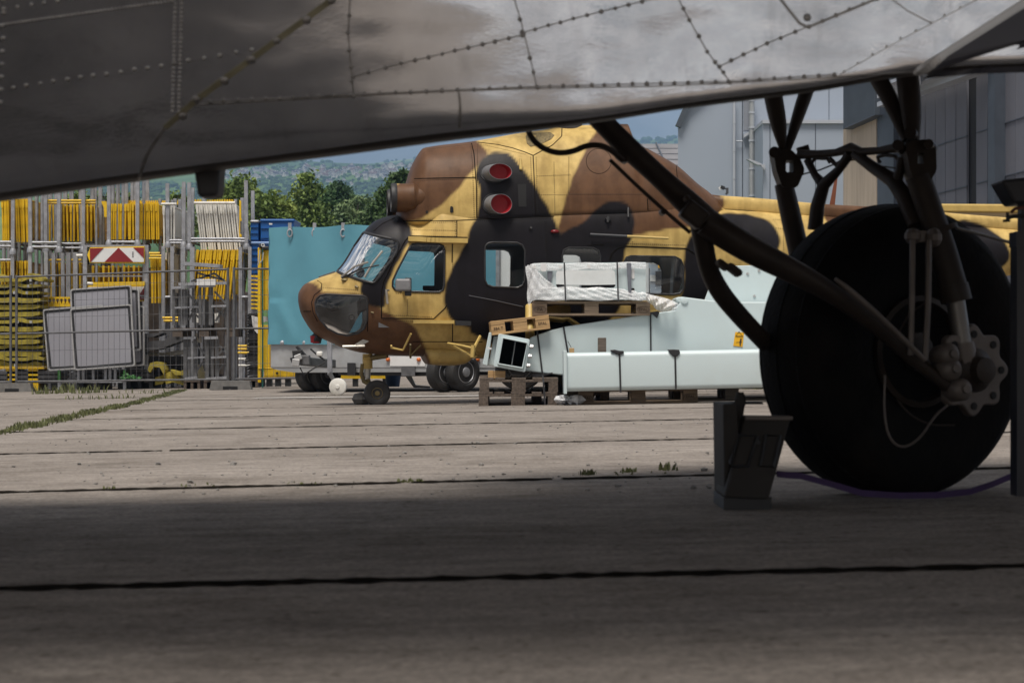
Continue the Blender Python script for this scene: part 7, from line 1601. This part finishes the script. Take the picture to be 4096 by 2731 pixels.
skin_strip('skin_seam', [r6(865, 470), r6(1560, 432), r6(2052, 408), r7(160, 398), r7(700, 388), r7(1030, 374), r7(1400, 352), r7(1880, 322)], .0045, M['rivet_dark'], .0025)
skin_rivets('rivet', [[r6(880, 458), r6(1560, 426), r6(2052, 404), r7(160, 390), r7(1030, 366), r7(1500, 335)]], 55, .0066, .004, M['rivet_dark'])
for pl, pit in (([r6(1568, -10), r6(1560, 150), r6(1572, 300), r6(1585, 430)], 54), ([r6(1580, 345), r6(1800, 285), r6(2340, 158), r7(100, 148), r7(330, 85), r7(700, -8)], 52), ([r7(62, -10), r7(92, 90), r7(108, 155), r7(135, 260), r7(165, 392)], 56), ([r7(798, -10), r7(850, 92), r7(930, 232), r7(1035, 372)], 50), ([r7(985, 300), r7(1200, 195), r7(1385, 120), r7(1690, -5)], 50)):
    skin_strip('skin_seam', pl, .0036, M['rivet_dark'], .002); skin_rivets('rivet', [pl], pit, .0066, .004, M['rivet_dark'])
skin_strip('skin_seam', [r7(1255, -8), r7(1300, 50), r7(1345, 105), r7(1382, 124), r7(1700, -8)], .008, M['rivet_dark'], .003); skin_rivets('panel_screw', [[r7(1374, 79)]], 99, .011, .004, M['rivet_dark'])
skin_strip('skin_seam', [r7(1750, -8), r7(1830, 50), r7(1930, 102)], .004, M['rivet'], .002); skin_strip('skin_seam', [r7(1525, 335), r7(1800, 180), r7(2150, -5)], .003, M['rivet'], .001); skin_rivets('rivet', [[r7(1545, 320), r7(1800, 172), r7(2130, 0)]], 60, .004, .002, M['rivet'])
skin_strip('skin_seam', [r6(2056, 415), r6(2062, 480), r6(2058, 570)], .008, M['rivet_dark'], .003)
skin_strip('edge_strip', [r7(1872, 326), r7(1960, 275), r7(2352, 22), r7(2600, -140)], .030, M['rim'], .008)
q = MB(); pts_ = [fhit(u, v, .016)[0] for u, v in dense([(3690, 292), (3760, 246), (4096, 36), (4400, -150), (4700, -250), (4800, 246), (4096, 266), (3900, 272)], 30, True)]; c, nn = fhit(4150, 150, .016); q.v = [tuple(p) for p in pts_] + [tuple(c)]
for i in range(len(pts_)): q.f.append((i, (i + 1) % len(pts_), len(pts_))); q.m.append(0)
q.build('painted_shade_panel', mat('painted_fillet_shade', (.05, .05, .062), .45, .2, .1, 3), ac)  # dark colour stands in for shade on the downward-facing root surface
q = MB(); q.prism([P(u, v, 5.3) for u, v in ((772, 660), (880, 650), (870, 782), (790, 788))], (0, .12, 0)); q.build('drain_mast', M['black'], ac, bevel=.01)
# unseen slab added above the camera to shade the ground; nacelle above the wheel
q = MB()
for (x0, x1, za, zb_) in ((-11, 9, 3.2, 3.45),):
    q.prism([(x0, 1.8, za + .10), (x0, 2.4, za), (x0, 6.0, za), (x0, 6.0, zb_), (x0, 2.4, zb_), (x0, 1.8, za + .13)], (x1 - x0, 0, 0))
q.build('shade_slab', M['skin'], ac)
q = MB(); q.bb(-11, 9, 5.6, 6.95, 1.78, 1.98); q.build('far_shade_slab', M['skin'], ac)  # hidden slab added behind the belly to darken the ground beneath
q = MB(); xa, xb = XU(2250, 7.4), XU(4700, 7.4); sec = lambda x, k: [(x, 7.45 + .85 * k * math.cos(a), 2.25 + .60 * k * math.sin(a)) for a in np.linspace(0, 2 * math.pi, 28, endpoint=False)]
rows_ = [sec(xa - .9, .25), sec(xa - .3, .7), sec(xa, .95), sec(xb, 1.0), sec(xb + .5, .95)]; n = 28
for rr in rows_: q.v += rr
for i in range(len(rows_) - 1):
    for k in range(n): q.f.append((i * n + k, i * n + (k + 1) % n, (i + 1) * n + (k + 1) % n, (i + 1) * n + k)); q.m.append(0)
q.f += [tuple(range(n)), tuple(range((len(rows_) - 1) * n, len(rows_) * n))]; q.m += [0, 0]; q.build('nacelle', M['skin'], ac, smooth=50)
# --- wheel
WA = Vector((math.cos(R(61)), -math.sin(R(61)), 0))       # axle points right and towards the camera
wc = P(3575, 1425, 7.40); wc.z = gz(wc.x) + .525
Rw, Ww = .545, .36
q = MB(); n = 72; pr = [(.20, -.13), (.24, -.16), (.40, -.178), (.475, -.168), (.52, -.13), (.54, -.075), (.545, 0), (.54, .075), (.52, .13), (.475, .168), (.40, .178), (.24, .16), (.20, .13)]
q.lathe(pr, wc, WA, n); q.v = [(x, y, max(z, gz(wc.x) + .001)) for x, y, z in q.v]; tyre = q.build('tyre', M['tyre_black'], ac, smooth=40)
q = MB()
for h_ in (-.10, -.05, 0, .05, .10): rr = .548 - abs(h_) * .17; q.lathe([(rr - .012, h_ - .012), (rr, h_ - .010), (rr, h_ + .010), (rr - .012, h_ + .012)], wc, WA, n)
q.v = [(x, y, max(z, gz(wc.x) + .002)) for x, y, z in q.v]; q.build('tread_rib', M['tyre_black'], tyre, smooth=40)
q = MB(); q.lathe([(.20, .10), (.205, .155), (.185, .16), (.17, .09), (.08, .085), (.07, .14), (.03, .15)], wc, WA, 40); q.build('wheel_hub', M['gear'], ac, smooth=30)
# brake plate with lobes, outboard of the hub, on the near leg
hubc = wc + WA * .32; bx = Vector((0, 0, 1)); by = WA.cross(bx).normalized(); hubc = P(3868, 1480, hubc.y)
def lobed(r0, lobes, amp, n_=120): return [hubc + (by * math.cos(a) + bx * math.sin(a)) * (r0 + amp * (max(0, math.cos(lobes * a / 2 + .3)) ** 2 if False else .5 + .5 * math.cos(lobes * a))) for a in np.linspace(0, 2 * math.pi, n_, endpoint=False)]
q = MB(); o_, i_ = lobed(.135, 8, .03), [hubc + (by * math.cos(a) + bx * math.sin(a)) * .075 for a in np.linspace(0, 2 * math.pi, 120, endpoint=False)]; d = WA * .035; n = 120; q.v = [tuple(p) for p in o_ + i_] + [tuple(p + d) for p in o_ + i_]
for i in range(n):
    j = (i + 1) % n
    for f in ((i, j, n + j, n + i), (2 * n + i, 3 * n + i, 3 * n + j, 2 * n + j), (i, 2 * n + i, 2 * n + j, j), (n + i, n + j, 3 * n + j, 3 * n + i)): q.f.append(f); q.m.append(0)
q.build('brake_plate', M['gear_light'], ac, bevel=.006)
q = MB()
for k in range(8):
    a = 2 * math.pi * k / 8; c = hubc + (by * math.cos(a) + bx * math.sin(a)) * .128 + d * 1.02; q.lathe([(.014, 0), (.014, .004)], c, WA, 8)
q.build('plate_hole', M['hole'], ac)
q = MB(); q.lathe([(.075, -.1), (.078, .05), (.05, .07), (.045, .10), (.02, .105)], hubc, WA, 24); q.build('axle_end', M['gear'], ac, smooth=30)
Yn, Yfar = 7.12, 7.66
# near leg
def gt(name, pts, rpx, mt='gear', n=14):
    if len(pts) > 3:
        rl = list(rpx) if isinstance(rpx, (list, tuple)) else [rpx] * len(pts); a_ = [tuple(p) + (r_,) for p, r_ in zip(pts, rl)]
        for _ in range(2):
            o_ = [a_[0]]
            for p, q_ in zip(a_, a_[1:]): o_ += [tuple(.75 * s_ + .25 * t_ for s_, t_ in zip(p, q_)), tuple(.25 * s_ + .75 * t_ for s_, t_ in zip(p, q_))]
            a_ = o_ + [a_[-1]]
        pts = [p[:3] for p in a_]; rpx = [p[3] for p in a_]
    q = MB(); q.ptube(pts, rpx, n); return q.build(name, M[mt], ac, smooth=45)
gt('oleo_cylinder', [(3672, 705, Yn), (3725, 860, Yn), (3775, 1010, Yn), (3815, 1150, Yn - .02)], [52, 54, 56, 56]); gt('oleo_collar', [(3812, 1140, Yn - .02), (3826, 1205, Yn - .02)], [62, 64]); gt('cylinder_band', [(3770, 905, Yn), (3776, 925, Yn)], [60, 60]); gt('oleo_piston', [(3822, 1200, Yn - .02), (3850, 1380, Yn - .03)], [38, 38], 'chrome'); gt('axle_yoke', [(3848, 1370, Yn - .03), (3862, 1480, Yn - .03)], [48, 62], 'gear_light')
for u, v in ((3790, 1480), (3830, 1560), (3780, 1420)): q = MB(); q.lathe([(.036, -.05), (.040, -.03), (.040, .03), (.030, .045), (.016, .05), (.014, .062)], P(u, v, Yn - .1), (.35, -1, .1), 18); q.build('yoke_boss', M['gear_light'], ac, smooth=50)
q = MB(); ring(q, rounded(Z(z7, (1370, 740), (1560, 710), (1650, 760), (1660, 1030), (1470, 1040), (1430, 960)), 12), rounded(Z(z7, (1498, 825), (1545, 822), (1560, 905), (1512, 912)), 5)[:42], Yn - .02, .12) if False else None
rng_o = rounded(Z(z7, (1400, 745), (1560, 712), (1648, 760), (1655, 960), (1600, 1060), (1480, 1060), (1440, 960)), 14, 6); cu, cv = z7(1527, 866)
inn_ = [(cu + (12 if abs(math.cos(a)) > .75 else 16 * abs(math.cos(a))) * np.sign(math.cos(a)) + 0, cv + 22 * np.sign(math.sin(a)) * min(1, abs(math.sin(a)) * 1.6)) for a in [math.atan2(p[1] - cv, p[0] - cu) for p in rng_o]]
q = MB(); ring(q, rng_o, inn_, Yn - .03, .13); q.build('leg_head', M['gear'], ac, bevel=.006)
gt('upper_strut', [(3650, 590, Yn), (3645, 450, Yn), (3632, 330, Yn), (3620, 220, Yn + .1)], [26, 44, 46, 46]); gt('upper_strut', [(3630, 560, Yn), (3560, 400, Yn + .05), (3490, 270, Yn + .1)], [22, 34, 38])
for u, v, r_ in ((3722, 585, 20), (3600, 590, 22), (3650, 540, 24)): q = MB(); q.lathe([(r_ * Yn / F, -.08), (r_ * Yn / F, .08)], P(u, v, Yn), (.3, 1, 0), 16); q.build('pivot_pin', M['gear'], ac, smooth=40)
# far leg
gt('oleo_cylinder', [(3135, 735, Yfar), (3160, 850, Yfar), (3205, 1050, Yfar), (3270, 1430, Yfar)], [38, 42, 42, 36]); gt('upper_strut', [(3132, 600, Yfar), (3115, 500, Yfar), (3095, 400, Yfar), (3078, 280, Yfar)], [14, 34, 38, 38]); gt('upper_strut', [(3150, 600, Yfar), (3190, 470, Yfar + .04), (3235, 340, Yfar + .1), (3250, 270, Yfar + .1)], [14, 26, 30, 30])
rng_o = rounded(Z(z7, (345, 800), (480, 790), (560, 860), (600, 960), (540, 1100), (420, 1100), (370, 960)), 14, 6); cu, cv = z7(478, 930)
inn_ = [(cu + 15 * np.sign(math.cos(a)) * min(1, abs(math.cos(a)) * 1.7), cv + 24 * np.sign(math.sin(a)) * min(1, abs(math.sin(a)) * 1.6)) for a in [math.atan2(p[1] - cv, p[0] - cu) for p in rng_o]]
q = MB(); ring(q, rng_o, inn_, Yfar - .05, .12); q.build('leg_head', M['gear'], ac, bevel=.006)
q = MB(); q.lathe([(.022, -.06), (.022, .06)], P(3108, 615, Yfar), (.3, 1, 0), 16); q.build('pivot_pin', M['gear'], ac, smooth=40); q = MB(); q.bar(P(3190, 605, Yfar), P(3235, 592, Yfar), .03, .025); q.build('lock_lever', M['gear'], ac)
# cross truss between the legs
YM = (Yn + Yfar) / 2; yl = lambda u: Yfar + (Yn - Yfar) * (u - 3140) / (3680 - 3140)
def tr_(name, pts, rpx): q = MB(); q.ptube([(u, v, yl(u)) for u, v in pts], [r_ * 1.2 for r_ in rpx] if isinstance(rpx, list) else rpx, 10); return q.build(name, M['gear'], ac, smooth=45)
tr_('truss_bar', Z(z7, (560, 835), (700, 835), (850, 822), (970, 785), (1050, 815), (1200, 805), (1380, 775)), [17, 14, 13, 19, 14, 13, 18]); tr_('truss_brace', Z(z7, (960, 830), (870, 960), (750, 1080), (700, 1250), (680, 1440)), [18, 15, 22, 24, 26]); tr_('truss_brace', Z(z7, (1000, 830), (1130, 930), (1300, 1040), (1400, 1180), (1480, 1400)), [18, 20, 26, 30, 26])
tr_('truss_web', Z(z7, (620, 880), (680, 1000), (730, 1060)), [14, 13, 18]); tr_('truss_web', Z(z7, (1375, 860), (1360, 960), (1330, 1060)), [16, 15, 20]); tr_('truss_web', Z(z7, (800, 870), (850, 920), (930, 870)), [8, 9, 8])
tr_('hydraulic_pipe', Z(z7, (470, 1040), (600, 990), (720, 960), (820, 920), (920, 885), (1010, 880), (1200, 930), (1440, 960)), 3.2)
for k, pts in enumerate([Z(z7, (650, 900), (690, 865), (780, 870), (800, 900)), Z(z7, (1200, 900), (1180, 860), (1240, 840), (1320, 850), (1340, 870))]): tr_('truss_gusset', pts, 8)
# drag strut and its fork
gt('drag_strut', [(3790, 1545, 7.02), (3640, 1425, 7.0), (3500, 1300, 6.96), (3380, 1205, 6.92), (3222, 1110, 6.88), (3060, 1030, 6.85), (2940, 965, 6.84), (2820, 885, 6.82)], [26, 28, 32, 37, 46, 54, 58, 58]); gt('drag_strut_rod', [(3700, 1440, 6.92), (3540, 1285, 6.88), (3400, 1160, 6.84), (3340, 1115, 6.84)], [10, 12, 13, 8], 'gear_light')
gt('drag_strut', [(2850, 900, 6.82), (2780, 840, 6.80), (2640, 710, 6.75), (2520, 600, 6.7), (2420, 500, 6.66), (2350, 425, 6.62)], [48, 54, 42, 46, 44, 44]); gt('drag_strut_rod', [(2440, 640, 6.62), (2560, 755, 6.66), (2700, 880, 6.70), (2760, 930, 6.72)], 8)
gt('fork_tube', [(2800, 880, 6.85), (2815, 980, 6.88), (2835, 1080, 6.92), (2880, 1170, 6.98), (2960, 1265, 7.05), (3060, 1370, 7.2)], [44, 40, 38, 40, 38, 36])
for (u, v, w_, h_) in ((2745, 795, 26, 22), (2490, 625, 60, 40), (2890, 1060, 60, 26), (2935, 1080, 70, 30), (2775, 860, 100, 80), (2650, 850, 26, 20)): q = MB(); c = P(u, v, 6.72 if u < 2860 else 6.8); q.box(c, (w_ * 6.8 / F, .10, h_ * 6.8 / F), Matrix.Rotation(R(38), 3, 'Y')); q.build('strut_clamp', M['gear'], ac, bevel=.012)
gt('rubber_hose', [(2105, 470, 6.45), (2112, 530, 6.48), (2150, 582, 6.5), (2220, 614, 6.52), (2290, 608, 6.54), (2345, 582, 6.55), (2400, 580, 6.56), (2445, 600, 6.58), (2490, 640, 6.62)], 12)
gt('brake_pipe', [(3650, 960, Yn - .14), (3648, 1200, Yn - .16), (3642, 1420, Yn - .16)], 12, 'gear_light', 8); gt('brake_pipe', [(3715, 960, Yn - .14), (3712, 1200, Yn - .16), (3700, 1440, Yn - .18)], 13, 'gear_light', 8)
q = MB(); q.blob(P(3650, 945, Yn - .12), (.03, .03, .03), 10); q.blob(P(3735, 950, Yn - .12), (.03, .03, .035), 10); q.bar(P(3630, 945, Yn - .1), P(3750, 948, Yn - .1), .03, .04); q.build('pipe_bracket', M['gear_light'], ac)
gt('brake_hose', [(3540, 1500, Yn - .12), (3535, 1650, Yn - .15), (3555, 1755, Yn - .16), (3610, 1795, Yn - .16), (3680, 1755, Yn - .16), (3740, 1660, Yn - .14), (3790, 1620, Yn - .12)], 5, 'gear_light', 8); gt('brake_hose', [(3590, 1600, Yn - .1), (3640, 1660, Yn - .12), (3720, 1700, Yn - .12), (3820, 1700, Yn - .12)], 4, 'gear', 8); gt('brake_hose', [(3720, 1200, Yn - .12), (3640, 1250, Yn - .12), (3590, 1340, Yn - .1)], 4, 'gear', 8)
gt('scissor_rod', [(3825, 912, Yn - .05), (3950, 945, Yn), (4070, 978, Yn + .05)], 6.5, 'chrome', 8)

# ------------------------------------------------------------------ chock, strap, dark stand
YK = 6.75
ck2 = thing('wheel_chock', 'dark grey steel wheel chock box with two recessed panels before the big tyre', 'chock', at_ground(XU(3000, YK), YK))
def P5(x, y, Y): return P(2800 + x / 1.742, 1200 + y / 1.742, Y)
zg = gz(XU(3000, YK)) + .012
def foot(x, y, Y): p = P5(x, y, Y); return p
q = MB(); a = [P5(160, 722, YK + .05), P5(255, 722, YK + .05), P5(268, 925, YK + .05), P5(170, 1370, YK + .05)]; q.prism(a, (0, .34, 0)); q.build('side_plate', M['chock'], ck2, bevel=.006)
q = MB(); fr = [P5(305, 822, YK + .10), P5(632, 825, YK + .10), P5(480, 1385, YK - .02), P5(168, 1372, YK - .02)]; n_ = (fr[1] - fr[0]).cross(fr[3] - fr[0]).normalized(); q.prism(fr, (0, .30, 0)); q.build('front_plate', M['chock'], ck2, bevel=.008)
q = MB(); q.bar(P5(306, 818, YK + .12), P5(640, 822, YK + .12), .06, .016); q.build('top_lip', M['gear_light'], ck2, bevel=.004)
def onface(x, y): 
    f = (y - 822) / 555.0; return P5(x, y, YK + .10 - .12 * f - .004)
for pts in ([(268, 940), (400, 945), (330, 1160), (225, 1155), (212, 1130)], [(458, 940), (560, 945), (510, 1160), (418, 1155)]):
    q = MB(); q.tube([onface(x, y) for x, y in pts], .007, 6, closed=True); q.build('recess_rim', M['black'], ck2, smooth=60)
q = MB(); q.lathe([(.008, 0), (.008, .006)], onface(403, 990), (0, -1, 0), 12); q.build('screw', M['black'], ck2)
q = MB(); q.prism([P5(160, 712, YK + .3), P5(440, 712, YK + .3), P5(440, 726, YK + .3), P5(160, 726, YK + .3)], (0, .12, 0)); q.build('top_bar', M['chock'], ck2)
q = MB(); q.lathe([(.018, -.02), (.02, .01), (.012, .03)], P5(280, 700, YK + .3), (0, 0, 1), 12); q.build('knob', M['chock'], ck2, smooth=50); q = MB(); q.bar(P5(280, 700, YK + .2), P5(250, 930, YK + .12), .03, .03); q.build('handle', M['chock'], ck2)
q = MB(); q.bb(P5(165, 0, YK).x, P5(500, 0, YK).x, YK + .0, YK + .34, gz(.8) + .0, P5(0, 1372, YK).z); q.build('base', M['black'], ck2)
q = MB()
def sr(pts, Y, h_): # webbing lying on edge
    prev = None
    for (u, v, dy) in pts:
        p = P(u, v, Y + dy); cur = [p + Vector((0, 0, h_ / 2)), p + Vector((0, .006, h_ / 2)), p + Vector((0, .006, -h_ / 2)), p - Vector((0, 0, h_ / 2))]
        if prev: q.add(prev + cur, [(0, 1, 5, 4), (1, 2, 6, 5), (2, 3, 7, 6), (3, 0, 4, 7)])
        prev = cur
sr([(3108, 1895, 0), (3160, 1900, 0), (3200, 1902, 0), (3260, 1918, .01), (3340, 1940, .02), (3450, 1972, .02), (3600, 1982, .02), (3750, 1980, .02), (3880, 1966, .03), (3970, 1936, .05), (4080, 1890, .08)], 6.86, .022)
tag(q.build('webbing_strap', M['purple'], origin=P(3300, 1920, 6.86)), 'purple webbing strap lying round the foot of the big tyre', 'strap')
YS = 6.6
sd_ = thing('equipment_stand', 'dark stand with funnel shaped top at the right edge', 'stand', at_ground(XU(4100, YS), YS))
q = MB(); q.ppoly([(4003, 720), (4180, 700), (4150, 812), (4060, 815)], YS, .16); q.build('funnel', M['dark_paint'], sd_, bevel=.01)
q = MB(); q.pbox(4085, 810, 4108, 950, YS + .05, .05); q.pbox(4066, 925, 4118, 985, YS + .04, .1); q.pbox(4068, 980, 4112, 1985, YS + .05, .09); q.build('post', M['dark_paint'], sd_)
q = MB(); q.ptube([(4100, 830, YS), (4060, 835, YS), (4045, 850, YS)], 7); q.build('valve_arm', mat('brown_pipe', (.12, .04, .03), .5, .2, .2, 8), sd_, smooth=50)
q = MB(); q.ptube([(4110, 862, YS), (4050, 866, YS), (4030, 872, YS)], 8); q.ptube([(4030, 850, YS), (4030, 885, YS)], 7); q.ptube([(4012, 884, YS), (4040, 882, YS)], 6); q.build('valve', M['black'], sd_, smooth=50)
# ------------------------------------------------------------------ air between the yard and the hills
hz = bpy.data.materials.new('blue_haze'); hz.use_nodes = True; n = hz.node_tree; n.nodes.clear()
ho = n.nodes.new('ShaderNodeOutputMaterial'); pv = n.nodes.new('ShaderNodeVolumePrincipled'); pv.inputs['Color'].default_value = (.38, .60, 1.0, 1); pv.inputs['Density'].default_value = .00027; pv.inputs['Anisotropy'].default_value = .0
n.links.new(pv.outputs[0], ho.inputs['Volume'])
q = MB(); q.bb(-2600, 2600, -310, 4450, -9, 640); hb_ = q.build('haze', hz); tag(hb_, 'thin blue haze over the valley', None, None, 'stuff'); hb_.display_type = 'WIRE'
